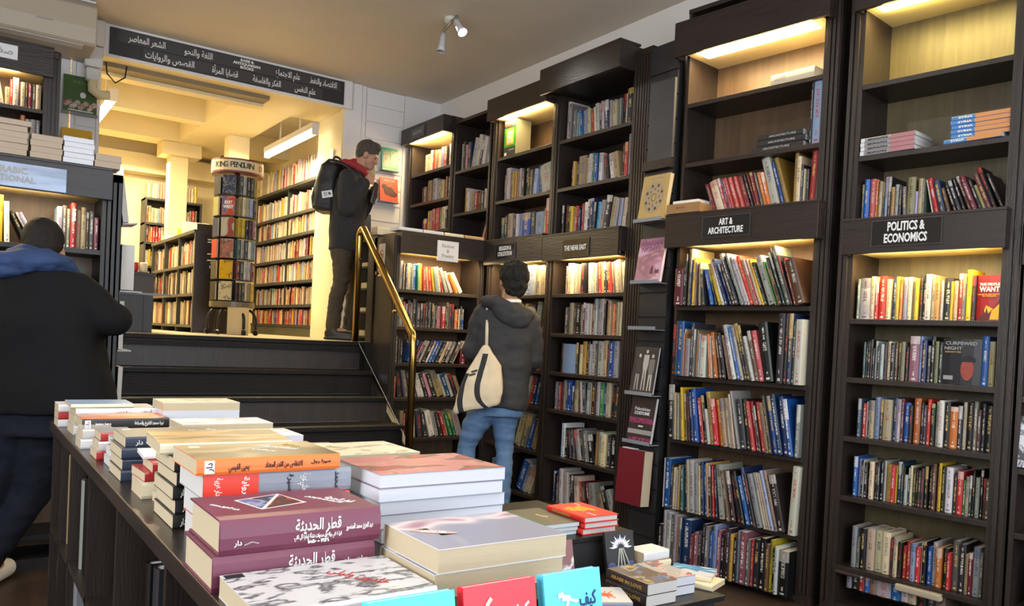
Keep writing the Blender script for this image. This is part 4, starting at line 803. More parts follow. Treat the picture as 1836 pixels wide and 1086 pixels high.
top_txt(b, 'قطر الحديثة', 0.21, 0.075, 0.0515, 0.022, INKW, 0.055, R(-62)); top_txt(b, 'قراءة في وثائق سنوات نشأة إمارة آل ثاني', 0.188, 0.085, 0.0515, 0.008, INKW, 0.075, R(-62)); top_txt(b, 'عبد العزيز محمد', 0.03, 0.085, 0.0515, 0.010, INKW, 0.06, R(-62))
cv = [c for c in b.children if c.name.startswith('cover')][0]
def poly(nm_, pts, z, mat): m = MB(); m.add([(x, y, z) for x, y in pts], [tuple(range(len(pts)))]); return m.build(nm_, mat, cv)
poly('triangle_border', [(0.055, 0.128), (0.135, 0.155), (0.155, 0.075), (0.075, 0.050)], 0.0517, INKW)
poly('blue_triangle', [(0.060, 0.125), (0.130, 0.150), (0.0765, 0.056)], 0.0519, art_mat('blue_print', srgb(70, 110, 160), [srgb(150, 170, 196), srgb(40, 52, 80)], 22, 2, thr=(0.45, 0.55)))
poly('orange_triangle', [(0.135, 0.148), (0.149, 0.078), (0.083, 0.056)], 0.0519, art_mat('ember_print', srgb(70, 44, 40), [srgb(200, 90, 40), srgb(90, 60, 50)], 22, 2, thr=(0.5, 0.6)))
for k, (x, L, Th) in enumerate(((0.360, 0.25, 0.045), (0.358, 0.25, 0.043))):
    fb(['white-paged book at the foot of the orange-topped stack', 'white-paged book with a red edge, second from the foot of the orange-topped stack'][k], x, 1.362, TZ + k * 0.0455, L, 0.165, Th, WHITEC if not k else REDC, PAPER, rot=[0, 0.6][k])
b = fb('thick book with a red and grey spine under the orange book', 0.350, 1.372, TZ + 0.0895, 0.262, 0.165, 0.041, GREYC, PAPER)
cv = [c for c in b.children if c.name.startswith('cover')][0]; MB().box(0.0, 0.092, -0.0014, 0.0003, 0.0005, 0.0405).build('red_spine_panel', REDC, cv)
for s_, x, sz, mt in (('دار عربية', 0.025, 0.014, INKW), ('رواية', 0.07, 0.013, INKW), ('سيرة', 0.148, 0.012, INKK), ('حلتي عربية', 0.175, 0.02, INKW), ('محمد', 0.235, 0.013, INKK)): text('spine_title', s_, sz, mt, T((x, -0.0018, 0.020)) @ UP @ RZ(R(-90)), cv, bold=0.0005, width=0.03, ext=0.0003)
b = fb('bronze-covered paperback with a bright orange spine topping its stack', 0.336, 1.36, TZ + 0.1315, 0.248, 0.172, 0.027, ORANGE, PAPERC, top=BRONZE)
spine_txt(b, 'الانتقاص من القدر المعتاد', 0.145, 0.013, 0.013, INKK, 0.066, bul=0.0008); spine_txt(b, 'يحيى القيسي', 0.068, 0.012, 0.014, INKK, 0.034, bul=0.0008); spine_txt(b, 'سيرة رجل', 0.212, 0.015, 0.008, INKK, 0.036, bul=0.0008); logo(b, 0.020, 0.0135, 0.018, INKK, WHITEC)
top_txt(b, 'الانتقاص من القدر', 0.168, 0.105, 0.027, 0.022, INKW, 0.085, R(-55)); top_txt(b, 'يحيى القيسي', 0.135, 0.075, 0.027, 0.014, INKW, 0.045, R(-50)); top_txt(b, 'رواية', 0.20, 0.12, 0.027, 0.02, INKGO, 0.04, R(-55)); patch(b, 'corner_mark', 0.02, 0.038, 0.135, 0.15, 0.027, WHITEC)
for k in range(5):
    b = fb(['black-spined cream-paged book, lowest of the five under the golden cover', 'black-spined cream-paged book, second lowest under the golden cover', 'black-spined cream-paged book, middle one under the golden cover', 'black-spined cream-paged book, second below the golden cover', 'black-spined cream-paged book directly below the golden cover'][k], 0.345 + 0.004 * (k % 2), 1.552 + 0.004 * (k % 3), TZ + k * 0.0262, 0.235, 0.168, 0.0258, BLACKC, PAPERC)
    spine_txt(b, 'دار', 0.018, 0.013, 0.016, INKW, 0.010, bul=0.0008)
b = fb('golden landscape paperback lying skewed on the black-spined stack', 0.328, 1.60, TZ + 0.1315, 0.25, 0.17, 0.021, CREAMC, PAPERC, top=GOLDTOP, rot=-2.5, curl=0.003)
for k, (x, y, th, rt, cv_) in enumerate(((0.345, 1.845, 0.036, 0, CREAMC), (0.365, 1.80, 0.018, 2, CREAMC), (0.350, 1.845, 0.020, 3, DKREDC))):
    fb(['cream-paged small book at the foot of the red-covered stack', 'thin cream book in front of the red-covered stack', 'small cream-paged book below the red-covered one'][k], x, y, TZ + (0 if k < 2 else 0.0365), 0.14 if k != 1 else 0.10, [.12, .035, .12][k], th, cv_, PAPERC, rot=rt)
fb('red-covered small paperback between the dark and the black-spined stacks', 0.362, 1.83, TZ + 0.0570, 0.14, 0.12, 0.022, DKREDC, PAPERC, rot=-1)
fb('thin white booklet lying on the red-covered small paperback', 0.352, 1.88, TZ + 0.0795, 0.15, 0.12, 0.008, WHITEC, PAPER, rot=-4)
for k in range(4):
    b = fb(['navy-spined cream-paged book, lowest of the slate-topped stack', 'navy-spined cream-paged book, second of the slate-topped stack', 'navy-spined cream-paged book under the slate cover', 'slate-covered book with pale Arabic titles topping the navy-spined stack'][k], 0.338 + (0.008 if k == 3 else 0.003 * (k % 2)), 2.06 + 0.003 * (k % 2), TZ + k * 0.0265, 0.235 if k < 3 else 0.255, 0.17, 0.026, NAVY, PAPERC, top=SLATE)
top_txt(b, 'خمسون', 0.185, 0.085, 0.026, 0.022, INKW, 0.05, R(-55)); top_txt(b, 'رواية', 0.14, 0.075, 0.026, 0.016, INKW, 0.03, R(-55)); top_txt(b, 'قصة', 0.225, 0.10, 0.026, 0.014, INKW, 0.045, R(-55)); spine_txt(b, 'دار', 0.03, 0.012, 0.014, INKW, bul=0.0008); patch(b, 'corner_mark', 0.015, 0.035, 0.14, 0.155, 0.026, WHITEC)
shr = plain('shrink_wrapped_card', srgb(206, 204, 202), 0.12, spec=0.8)
for k, (x, y, th, n_, cvm) in enumerate(((0.345, 2.245, 0.024, 3, TEALC), (0.332, 2.40, 0.024, 3, DKREDC), (0.320, 2.62, 0.028, 2, WHITEC))):
    for q in range(n_):
        fb(f"shrink-wrapped book in the {['blue', 'dark red', 'white'][k]} spined pile at the table edge, {['lowest', 'second', 'top one'][q]}", x + 0.005 * q, y + 0.004 * q, TZ + q * (th + 0.0006), 0.085, 0.12, th, cvm if q != 1 else shr, PAPERC if k else PAPER, top=shr, name='small_book', group='shrink-wrapped small books')
z = TZ
for k, (th, cv_, tp, lab, x, y, L) in enumerate(((0.022, WHITEC, None, 'white-spined book, lowest of the far stack behind the slate cover', 0.345, 2.76, 0.245), (0.020, DKREDC, None, 'thin dark red and white book in the far stack', 0.352, 2.765, 0.24), (0.030, BLACKC, FIREART, 'black-spined book with an orange collage cover on the far stack', 0.337, 2.745, 0.25))):
    b = fb(lab, x, y, z, L, 0.17, th, cv_, PAPERC, top=tp); z += th + 0.0006
spine_txt(b, 'نبوة محمد: التاريخ والصناعة', 0.19, 0.015, 0.014, INKW, 0.085, bul=0.0008, bold=0.0008); spine_txt(b, 'محمد محمود', 0.058, 0.015, 0.014, INKW, 0.045, bul=0.0008, bold=0.0008); logo(b, 0.016, 0.015, 0.018, INKK, WHITEC)
z = TZ
for k, (th, lab) in enumerate(((0.03, 'white book at the foot of the farthest stack'), (0.03, 'pale book second from the foot of the farthest stack'), (0.024, 'white-spined book with red Arabic title on the farthest stack'))):
    b = fb(lab, 0.337 + 0.003 * k, 2.94 + 0.003 * k, z, 0.245, 0.17, th, WHITEC, PAPERC, top=GREYART); z += th + 0.0006
spine_txt(b, 'من تاريخ شعوب', 0.14, 0.010, 0.012, INKR, 0.05, bul=0.0008); spine_txt(b, 'أبو حيان', 0.215, 0.012, 0.010, INKG, 0.03, bul=0.0008)
fb('thin book with blue sky cover crowning the farthest stack', 0.330, 2.97, z, 0.19, 0.17, 0.012, CREAMC, PAPERC, top=BLUEART)
for q in range(3): fb(f"cream-paged small book, {['lowest', 'second', 'top one'][q]} at the far corner of the table", 0.315, 3.17, TZ + q * 0.026, 0.09, 0.13, 0.0254, [WHITEC, DKREDC, WHITEC][q], PAPERC, name='small_book', group='small books at the far table corner')
# --- right column
for k in range(2):
    b = fb(['thick cream-paged art paperback, lower of the mauve portrait pair', 'thick cream-paged art paperback with a mauve portrait cover, upper of the pair'][k], 0.580 + 0.004 * k, 0.995 - 0.002 * k, TZ + k * 0.0365, 0.236, 0.178, 0.036, WHITEC, PAPERC, top=MAUVEART, spine_at='back')
cv = [c for c in b.children if c.name.startswith('cover')][0]
MB().rings([[(0.045 + dx * (0.032 if abs(math.cos(a)) > .1 else .032) * math.cos(a), 0.095 + 0.012 * math.sin(a) - 0.02 * math.cos(a), 0.0366) for a in [2 * math.pi * q / 24 for q in range(24)]] for dx in (1.0, 0.02)], closed=False).build('title_cartouche', plain('dusty_pink_print', srgb(196, 160, 148), 0.4), cv)
text('cover_title', 'رفعة الجادرجي', 0.012, INKW, T((0.045, 0.095, 0.0372)) @ RZ(R(-32)), cv, width=0.04)
for k in range(5):
    b = fb(['bright white-paged paperback, lowest of the five under the pink cover', 'bright white-paged paperback, second lowest of the five', 'bright white-paged paperback, middle of the five', 'bright white-paged paperback just below the pink cover', 'white-paged paperback with a pink figures cover topping its stack'][k], 0.640 + [0.006, 0.004, 0.002, -0.004, -0.002][k], 1.305 + [0, .004, .002, -.004, -.002][k], TZ + k * 0.0252, 0.272 - 0.004 * (k % 2), 0.20, 0.0248, GREYC, PAPERB, top=PINKART, spine_at='back')
z = TZ
for k in range(4):
    b = fb(['cream paperback at the foot of the cream printed stack', 'cream paperback second in the cream printed stack', 'cream paperback third in the cream printed stack', 'cream paperback with a printed line-art cover behind the pink one'][k], 0.60 + 0.006 * k, 1.60, z, 0.262, 0.19, 0.0285, CREAMC, PAPERC, top=LINEART, spine_at='back'); z += 0.0288
for k in range(3):
    fb(['maroon and grey covered book at the foot of the middle pile', 'maroon and grey covered book, second in the middle pile', 'maroon and grey covered book topping the middle pile'][k], 0.60 + 0.01 * k, 1.90 - 0.004 * k, TZ + k * 0.0262, 0.22, 0.17, 0.0258, DKREDC, PAPERC, top=art_mat('maroon_cover', srgb(120, 72, 70), [srgb(150, 110, 96), srgb(160, 158, 160)], 6, 2, thr=(0.5, 0.6)), spine_at='back', rot=-2)
for k in range(3):
    fb(['pale bluish book at the foot of the pale printed pile', 'pale bluish book in the middle of the pale printed pile', 'pale book with a tan picture topping the pale printed pile'][k], 0.610 - 0.004 * k, 2.20 + 0.003 * k, TZ + k * 0.0262, 0.232, 0.17, 0.0258, WHITEC, PAPERB, top=PALEART, spine_at='back')
for k in range(3):
    fb(['white book lowest in the second farthest pile', 'white book with cream pages in the second farthest pile', 'white book with a faint printed cover topping the second farthest pile'][k], 0.570 + 0.004 * k, 2.52 + 0.003 * k, TZ + k * 0.0256, 0.275, 0.17, 0.0252, WHITEC, PAPERC if k == 2 else PAPERB, top=PALEART, spine_at='back')
for k in range(4):
    fb(['cream-paged book lowest in the farthest pile', 'cream-paged book second in the farthest pile', 'bluish-paged book third in the farthest pile', 'cream-paged book with a pale cover topping the farthest pile'][k], 0.585, 2.83, TZ + k * 0.0286, 0.25, 0.17, 0.0282, WHITEC, PAPERB if k == 2 else PAPERC, top=PALEART if k < 3 else LINEART, spine_at='back')
# --- pocket books facing the camera on a ledge at the table's near end
lg = empty('display_ledge', T((0.26, 0.77, 0)), 'narrow dark ledge along the near end of the book table', 'ledge')
MB().box(0, 0.54, 0, 0.155, 0.66, 0.68).build('ledge_board', WOOD, lg); MB().box(0, 0.54, 0.0, 0.012, 0.6805, 0.70).build('lip', WOOD, lg)
MB().box(0.02, 0.52, 0.10, 0.155, FZ, 0.659).build('stand', WOOD, lg)
def facing(label, x0, x1, ytop, ztop, mat, title=None, tm=INKW, tilt=-12, H=0.19, th=0.016, fig=None):
    w = x1 - x0; ztop_l = H
    root = empty('pocket_book', T((x0, ytop - H * math.sin(R(-tilt)), ztop - H * math.cos(R(tilt)))) @ RX(R(tilt)), label, 'book', 'pocket books facing out on the ledge')
    m = MB(); m.box(0, w, 0, 0.0009, 0, H).box(-0.0009, 0, 0, th, 0, H).box(0, w, th - 0.0009, th, 0, H)
    cv = m.build('cover', mat, root)
    MB().box(0.0005, w - 0.001, 0.0012, th - 0.0012, 0.001, H - 0.001).build('page_block', PAPERB, root)
    if title: text('cover_title', title, 0.026, tm, T((w * 0.74, -0.0006, H * 0.78)) @ UP, cv, bold=0.001, width=w * 0.30)
    if fig: fig(cv, w, H)
    return root
def divers(cv, w, h):
    for nm_, mt, dz in (('white_figure', INKW, 0.035), ('black_figure', INKK, 0.0)):
        z = h * 0.72 + dz - 0.02
        m = MB(); m.tube([(w * .28, -0.001, z + .004), (w * .42, -0.001, z + .001)], 0.0045, 6).tube([(w * .36, -0.001, z + .002), (w * .52, -0.001, z - .004), (w * .56, -.001, z - .003)], 0.0022, 6).tube([(w * .30, -0.001, z + .004), (w * .28, -0.001, z + .012)], 0.002, 6).tube([(w * .40, -.001, z + .002), (w * .34, -.001, z - .012), (w * .30, -.001, z - .016)], 0.0022, 6).ell((w * .245, -0.001, z + .007), (.004, .002, .004), 6)
        m.v = [(x, -0.0012 + (y + 0.001) * 0.12, zz) for x, y, zz in m.v]; m.build(nm_, mt, cv)
def flame(cv, w, h):
    m = MB(); m.tube([(w * .16, -.001, h * .80), (w * .28, -.001, h * .72), (w * .40, -.001, h * .80)], 0.004, 6).tube([(w * .28, -.001, h * .72), (w * .30, -.001, h * .86), (w * .36, -.001, h * .9)], 0.003, 6)
    m.v = [(x, -0.0012 + (y + 0.001) * 0.12, zz) for x, y, zz in m.v]
    m.build('figure_print', plain('pale_pink_ink', srgb(240, 190, 180), 0.5), cv)
facing('yellow pocket book, outermost of the face-out row', 0.295, 0.402, 0.885, 0.877, plain('yellow_gloss', srgb(246, 206, 30), 0.3))
facing('turquoise pocket book facing out between the yellow and the red one', 0.424, 0.546, 0.885, 0.892, plain('turquoise_gloss', srgb(70, 222, 222), 0.3), 'كيف', INKN)
facing('red pocket book with white Arabic title facing out on the ledge', 0.560, 0.676, 0.885, 0.892, plain('scarlet_gloss', srgb(250, 14, 42), 0.3), 'كيف', INKW, fig=flame)
facing('sky blue pocket book with two diving figures facing out on the ledge', 0.692, 0.795, 0.885, 0.891, plain('sky_gloss', srgb(84, 202, 234), 0.3), 'كيف', INKN, fig=divers)

# ------------------------------------------------------------------ low stepped table by the art shelves
lt = empty('stepped_table', T((1.25, 0, 0)), 'low black stepped display table in front of the ART bookcase', 'table')
MB().box(0, 0.885, 2.19, 2.80, 0.50, 0.52).build('upper_top', BLACKM, lt, bevel=0.003); MB().box(0.01, 0.875, 2.20, 2.79, FZ, 0.4995).build('upper_body', SIGNB, lt)
MB().box(0, 0.95, 1.80, 2.189, 0.36, 0.38).build('lower_top', BLACKM, lt, bevel=0.003); MB().box(0.02, 0.93, 1.83, 2.185, FZ, 0.3595).build('lower_body', SIGNB, lt)
GRP = 'books on the stepped table'
def lb(label, cx, cy, z, L, Wd, Th, cover, pages, rot, **k): return flat_book(k.pop('name', 'stacked_paperback'), label, T((cx, cy, z + 0.0005)) @ RZ(R(rot)), L, Wd, Th, cover, pages, GRP, k.pop('hard', False), **k)
REDH = plain('bright_red_cloth', srgb(222, 46, 40), 0.4)
for k in range(3):
    b = lb(['red hardback lowest of three on the stepped table', 'red hardback in the middle of three on the stepped table', 'red hardback with yellow titles topping the three on the stepped table'][k], 1.905 + 0.006 * (k == 1), 2.44 - 0.004 * k, 0.52 + k * 0.0228, 0.225, 0.163, 0.0222, REDH, PAPER, -91, hard=True, name='hardback_book')
for i in range(4): top_txt(b, ['THE MODERN', 'MIDDLE', 'EASTERN', 'FAMILY'][i], 0.10, 0.105 - i * 0.024, 0.0222, 0.024, INKY, [0.09, 0.06, 0.08, 0.06][i], R(12), bold=0.001)
spine_txt(b, 'MODERN MIDDLE', 0.09, 0.011, 0.012, INKGO, 0.11); top_txt(b, 'FEATURE', 0.03, 0.12, 0.0222, 0.012, CARD, 0.03, R(0)); top_txt(b, 'A HISTORY OF LIVES', 0.19, 0.06, 0.0222, 0.010, CARD, 0.05, R(0))
GREENC = plain('green_card', srgb(40, 140, 70), 0.4)
for k in range(3):
    b = lb(['green-spined paperback, lowest of three beside the red hardbacks', 'green-spined paperback, middle of three beside the red hardbacks', 'green-spined paperback with a dark slate cover beside the red hardbacks'][k], 1.745 + 0.002 * k, 2.50 - 0.005 * k, 0.52 + k * 0.0158, 0.255, 0.155, 0.0154, GREENC, PAPERB, -91, top=plain('slate_green_card', srgb(86, 86, 78), 0.4, vary=0.3, vscale=14))
poly_cv = [c for c in b.children if c.name.startswith('cover')][0]; MB().tube([(0.10, 0.07, 0.016), (0.13, 0.075, 0.016), (0.15, 0.09, 0.016)], 0.003, 6).build('pen_picture', plain('pale_gold_ink', srgb(214, 190, 140), 0.5), poly_cv)
# leaning covers against the riser
def leaning(label, x, y, z, w, h, mat, rot=0, tilt=-14, nm_='display_book', cat='book', th=0.014):
    root = empty(nm_, T((x, y, z)) @ RZ(R(rot)) @ RX(R(tilt)), label, cat, 'books leaning on stands')
    m = MB(); m.box(0, w, 0, 0.0012, 0, h).box(-0.0012, 0, 0, th, 0, h).box(0, w, th - 0.0012, th, 0, h); m.build('cover', mat, root)
    MB().box(0.0005, w - 0.002, 0.0014, th - 0.0014, 0.001, h - 0.002).build('page_block', PAPER, root)
    return root
b = leaning('black book with a white and blue lotus cover leaning on the table step', 1.945, 2.11, 0.382, 0.125, 0.165, SIGNB, rot=-6)
cv = b.children[0]; m = MB()
for a in range(-90, 91, 15):
    t = R(a); c = (0.065, -0.0006, 0.108); r_ = 0.052 if a % 30 == 0 else 0.040
    p = Vector((c[0] + math.sin(t) * 0.013, c[1], c[2] + math.cos(t) * 0.010)); q = Vector((c[0] + math.sin(t) * r_, c[1] - 0.0004, c[2] + math.cos(t) * r_ * 0.9)); s_ = (q - p).cross(Vector((0, 1, 0))).normalized() * 0.0040; mid = (p + q) / 2
    m.add([p, mid + s_, q, mid - s_], [(0, 1, 2, 3)])
m.build('lotus_petals', plain('lotus_white', srgb(226, 230, 244), 0.5), cv)
m = MB()
for x, z1 in ((0.045, 0.035), (0.062, 0.03), (0.078, 0.035), (0.098, 0.04)): m.tube([(0.065 + (x - .065) * .3, -0.0004, 0.104), (x, -0.0006, z1)], 0.002, 5)
m.build('lotus_stems', plain('lotus_stem_cream', srgb(206, 206, 190), 0.5), cv)
MB().box(0.003, 0.122, -0.0006, 0.0, 0.003, 0.020).build('title_band', CARD, cv)
MB().ell((0.02, -0.0004, 0.045), (0.016, 0.0006, 0.014), 8).ell((0.105, -0.0004, 0.045), (0.016, 0.0006, 0.014), 8).ell((0.062, -0.0002, 0.035), (0.05, 0.0005, 0.012), 8).build('lily_pads', plain('lily_blue', srgb(72, 88, 140), 0.5), cv)
leaning('patterned mauve and white booklet leaning behind the cream art paperbacks', 1.66, 2.12, 0.382, 0.135, 0.155, art_mat('mauve_cranes_cover', srgb(140, 96, 100), [srgb(150, 136, 120), srgb(232, 232, 236), srgb(150, 92, 104)], 12, 2, thr=(0.46, 0.53, 0.6)), rot=-4)
# flat ones on the lower step
GRAPE = art_mat('grape_cluster_cover', srgb(110, 96, 86), [srgb(140, 126, 112), srgb(50, 110, 180), srgb(220, 190, 90), srgb(120, 104, 92)], 13, 3, thr=(0.5, 0.55, 0.6))
MIXA = art_mat('white_red_collage_cover', srgb(180, 176, 172), [srgb(210, 208, 204), srgb(200, 70, 60), srgb(120, 118, 116)], 13, 3, thr=(0.52, 0.56, 0.61))
DKSP = plain('dark_umber_card', srgb(56, 46, 42), 0.35)
for k in range(2):
    b = lb(['brown-spined paperback, lower of the pair with the blue grape cover', 'brown-spined paperback with a blue grape cover on the stepped table'][k], 1.855 + 0.003 * k, 2.03, 0.38 + k * 0.0375, 0.20, 0.135, 0.037, DKSP, PAPER, -91, top=GRAPE)
    spine_txt(b, 'ARABS IN LOVE', 0.10, 0.018, 0.016, INKGO, 0.15, bul=0.0008)
for k in range(2):
    lb(['white-paged paperback, lower of the pair right of the grape cover', 'white-paged paperback with a red and grey collage cover'][k], 2.0 + 0.002 * k, 2.06, 0.38 + k * 0.0315, 0.19, 0.125, 0.031, NAVY, PAPERB, -92, top=MIXA)
lb('thin white book under the blue harbour poster cover', 2.13, 1.99, 0.38, 0.155, 0.125, 0.018, CREAMC, PAPERC, -70)
lb('book with a blue harbour poster cover at the corner of the stepped table', 2.135, 2.01, 0.3985, 0.155, 0.13, 0.016, CREAMC, PAPERC, -58, top=art_mat('blue_poster_cover', srgb(200, 206, 214), [srgb(56, 118, 176), srgb(80, 150, 196), srgb(206, 212, 220)], 8, 2, thr=(0.45, 0.54, 0.6)))
lb('golden-covered paperback at the back of the lower step', 2.08, 2.085, 0.38, 0.15, 0.095, 0.05, CREAMC, PAPERC, 0, top=GOLDTOP)
lb('thick plain white book on the golden paperback of the stepped table', 2.09, 2.088, 0.4306, 0.135, 0.09, 0.034, CARD, PAPERC, 2)
b = lb('white book with an orange crab on its cover at the near edge of the step', 1.635, 1.90, 0.38, 0.17, 0.155, 0.03, GREYC, PAPER, -28, top=WHITEC)
cv = [c for c in b.children if c.name.startswith('cover')][0]
m = MB(); m.ell((0.10, 0.075, 0.0302), (0.024, 0.016, 0.0010), 8)
for s_ in (-1, 1):
    m.tube([(0.09, 0.075 + s_ * 0.012, 0.0305), (0.06, 0.075 + s_ * 0.024, 0.0305), (0.045, 0.075 + s_ * 0.014, 0.0305)], 0.003, 5).tube([(0.11, 0.075 + s_ * 0.012, 0.0305), (0.125, 0.075 + s_ * 0.03, 0.0305)], 0.0018, 5).tube([(0.10, 0.075 + s_ * 0.014, 0.0305), (0.105, 0.075 + s_ * 0.034, 0.0305)], 0.0018, 5)
m.build('crab_picture', plain('crab_orange', srgb(222, 104, 54), 0.5, vary=0.3, vscale=60), cv)

# ------------------------------------------------------------------ narrow slatted niche between the NEAR EAST and ART cases
m = MB(); m.box(0, 0.235, 0.02, 0.05, FZ, 3.08)
z = 0.05
while z < 3.0: m.box(0, 0.235, 0.008, 0.02, z, z + 0.138); z += 0.15
NI = case_matrix(3.53, 3.69, RIGHT)
ni = empty('slatted_display_panel', NI, 'black slatted display panel between the NEAR EAST and ART cases', 'panel', None)
m.build('slat_board', SIGNB, ni)
MB().box(0.03, 0.235, -0.012, 0.006, 2.36, 2.84).build('grey_board', plain('slate_board', (0.050, 0.050, 0.055), 0.5, vary=0.3, vscale=6), ni); MB().box(0.0, 0.235, -0.03, 0.008, 2.30, 2.355).build('rail_block', WOOD, ni)
def ledge(z, x0=0.0, x1=0.235):
    o = empty('acrylic_ledge', NI @ T((x0, 0, z)), f"clear acrylic ledge on the black slats at {['knee', 'hip', 'waist', 'chest', 'head', 'overhead'][min(5, int(z / 0.36))]} height", 'ledge', 'acrylic ledges on the black slats')
    MB().box(0, x1 - x0, -0.075, 0.007, 0, 0.004).box(0, x1 - x0, -0.078, -0.074, 0, 0.022).build('ledge_sheet', plain('frosted_acrylic', (0.24, 0.25, 0.27), 0.2), o)
for z in (1.975, 1.598, 1.315, 0.915, 0.617): ledge(z)
tag([o for o in COL.objects if o.name.startswith('acrylic_ledge')][2], 'empty clear acrylic ledge on the black slats above the old photograph')
def niche(label, x, z, w, h, mat, th=0.016, tilt=-9):
    root = empty('display_book', NI @ T((x, -0.062 if th < 0.05 else -0.095, z)) @ RX(R(tilt)), label, 'book', 'books facing out on the black slats')
    m = MB(); m.box(0, w, 0, 0.0015, 0, h).box(0, w, th - 0.0015, th, 0, h).box(-0.0015, 0, 0, th, 0, h); m.build('cover', mat, root)
    MB().box(0.0005, w - 0.002, 0.0018, th - 0.0018, 0.001, h - 0.002).build('page_block', PAPER if th < 0.03 else PAPERC, root); return root
b = niche('golden book with a dark rosette cover facing out on the black slats', 0.02, 1.985, 0.225, 0.285, plain('ochre_card', srgb(178, 150, 92), 0.4, vary=0.12, vscale=20), th=0.03)
cv = b.children[0]; m = MB()
for k in range(8):
    a = 2 * math.pi * (k + .5) / 8; m.ell((0.1125 + 0.066 * math.cos(a), -0.0004, 0.142 + 0.078 * math.sin(a)), (0.010, 0.0008, 0.011), 6)
    a = 2 * math.pi * k / 8; m.ell((0.1125 + 0.044 * math.cos(a), -0.0004, 0.142 + 0.052 * math.sin(a)), (0.005, 0.0008, 0.006), 6)
m.build('rosette_dots', plain('rosette_ink', srgb(70, 56, 44), 0.5), cv)
MB().rings([[(0.1125 + q * 0.02 * math.cos(a), -0.0008, 0.142 + q * 0.025 * math.sin(a)) for a in [2 * math.pi * k / 24 for k in range(24)]] for q in (1, 0.85)], closed=False).build('rosette_ring', INKK, cv)
MB().rings([[(0.1125 + q * 0.085 * math.cos(a), -0.0003, 0.142 + q * 0.10 * math.sin(a)) for a in [2 * math.pi * k / 32 for k in range(32)]] for q in (1, 0.3)], closed=False).build('rosette_field', plain('pale_lilac_print', srgb(160, 140, 110), 0.5, vary=0.3, vscale=60), cv)
text('cover_title', 'ORNAMENT', 0.012, INKG, T((0.1125, -0.0004, 0.262)) @ UP, cv, width=0.12)
b = niche('mauve book titled ARABIAN NIGHTS facing out on the black slats', 0.02, 1.608, 0.215, 0.275, art_mat('mauve_dunes_cover', srgb(196, 156, 180), [srgb(172, 116, 134), srgb(140, 90, 112), srgb(196, 150, 150)], 4, 3, stretch=(0.6, 1, 2), thr=(0.44, 0.52, 0.6)), th=0.02)
text('cover_title', 'ARABIAN\nNIGHTS', 0.048, plain('violet_ink', srgb(104, 62, 110), 0.5), T((0.1, -0.0004, 0.222)) @ UP, b.children[0], width=0.185, line=0.8)
MB().add([(0.12, -.0006, .05), (0.15, -.0006, .05), (0.146, -.0006, .09), (0.138, -.0006, .105), (0.128, -.0006, .09)], [(0, 1, 2, 3, 4)]).add([(0.16, -.0006, .052), (0.2, -.0006, .052), (0.195, -.0006, .08), (0.178, -.0006, .072), (0.165, -.0006, .08)], [(0, 1, 2, 3, 4)]).build('figure_print', plain('plum_ink', srgb(96, 52, 74), 0.5), b.children[0])
b = niche('sepia photograph book of three standing men facing out on the black slats', 0.025, 0.925, 0.20, 0.29, plain('sepia_card', srgb(66, 60, 56), 0.35, vary=0.4, vscale=9), th=0.014)
cv = b.children[0]
for x, sh, pt in ((0.048, srgb(70, 66, 64), srgb(150, 146, 140)), (0.105, srgb(176, 172, 166), srgb(168, 164, 158)), (0.158, srgb(120, 114, 108), srgb(180, 176, 170))):
    pm = plain('print_grey_%d' % (pt[0] * 1000), pt, 0.5); sm = plain('print_grey_%d' % (sh[0] * 1000), sh, 0.5)
    y1 = 0.235 if x != 0.105 else 0.262
    MB().ell((x, -0.0004, y1), (0.010, 0.0006, 0.013), 6).build('printed_head', plain('print_grey_face', srgb(190, 186, 180), 0.5), cv)
    m = MB(); m.add([(x - .022, -.0005, y1 - .02), (x + .022, -.0005, y1 - .02), (x + .024, -.0005, y1 - .08), (x + .016, -.0005, y1 - .12), (x - .016, -.0005, y1 - .12), (x - .024, -.0005, y1 - .08)], [(0, 1, 2, 3, 4, 5)]); m.build('printed_torso', sm, cv)
    m = MB(); m.add([(x - .016, -.0006, y1 - .115), (x - .001, -.0006, y1 - .115), (x - .006, -.0006, .02), (x - .016, -.0006, .02)], [(0, 1, 2, 3)]).add([(x + .001, -.0006, y1 - .115), (x + .016, -.0006, y1 - .115), (x + .02, -.0006, .022), (x + .008, -.0006, .022)], [(0, 1, 2, 3)]); m.build('printed_legs', pm, cv)
b = niche('dark embroidery book titled COSTUME facing out on the black slats', 0.02, 0.627, 0.205, 0.28, plain('umber_cloth_print', srgb(58, 46, 44), 0.4, vary=0.25, vscale=30), th=0.022)
cv = b.children[0]; text('cover_title', 'Palestinian', 0.030, CARD, T((0.10, -0.0006, 0.205)) @ UP, cv, width=0.13); text('cover_title', 'COSTUME', 0.026, CARD, T((0.10, -0.0006, 0.178)) @ UP, cv, bold=0.0008, width=0.13)
MB().box(0.0, 0.205, -.0006, 0, 0.118, 0.150).build('pink_embroidery', art_mat('pink_embroidery_print', srgb(58, 46, 44), [srgb(196, 70, 130), srgb(60, 46, 50), srgb(170, 60, 110)], 60, 2, thr=(0.42, 0.5, 0.56)), cv); MB().box(0.0, 0.205, -.0006, 0, 0.05, 0.078).build('grey_band', INKG, cv); MB().box(0.02, 0.205, -.0006, 0, 0.008, 0.03).build('pink_band', art_mat('pink_embroidery_print', (0, 0, 0), []), cv); MB().box(0.085, 0.125, -.0006, 0, 0.095, 0.103).build('byline', CARD, cv)
b = niche('large burgundy album with pale page edges hung low on the black slats', -0.02, 0.245, 0.225, 0.335, plain('burgundy_album', srgb(112, 26, 36), 0.5), th=0.075, tilt=-3)
MB().box(0.03, 0.12, -0.001, 0.05, 0.336, 0.341).build('bookmark_card', CARD, b)
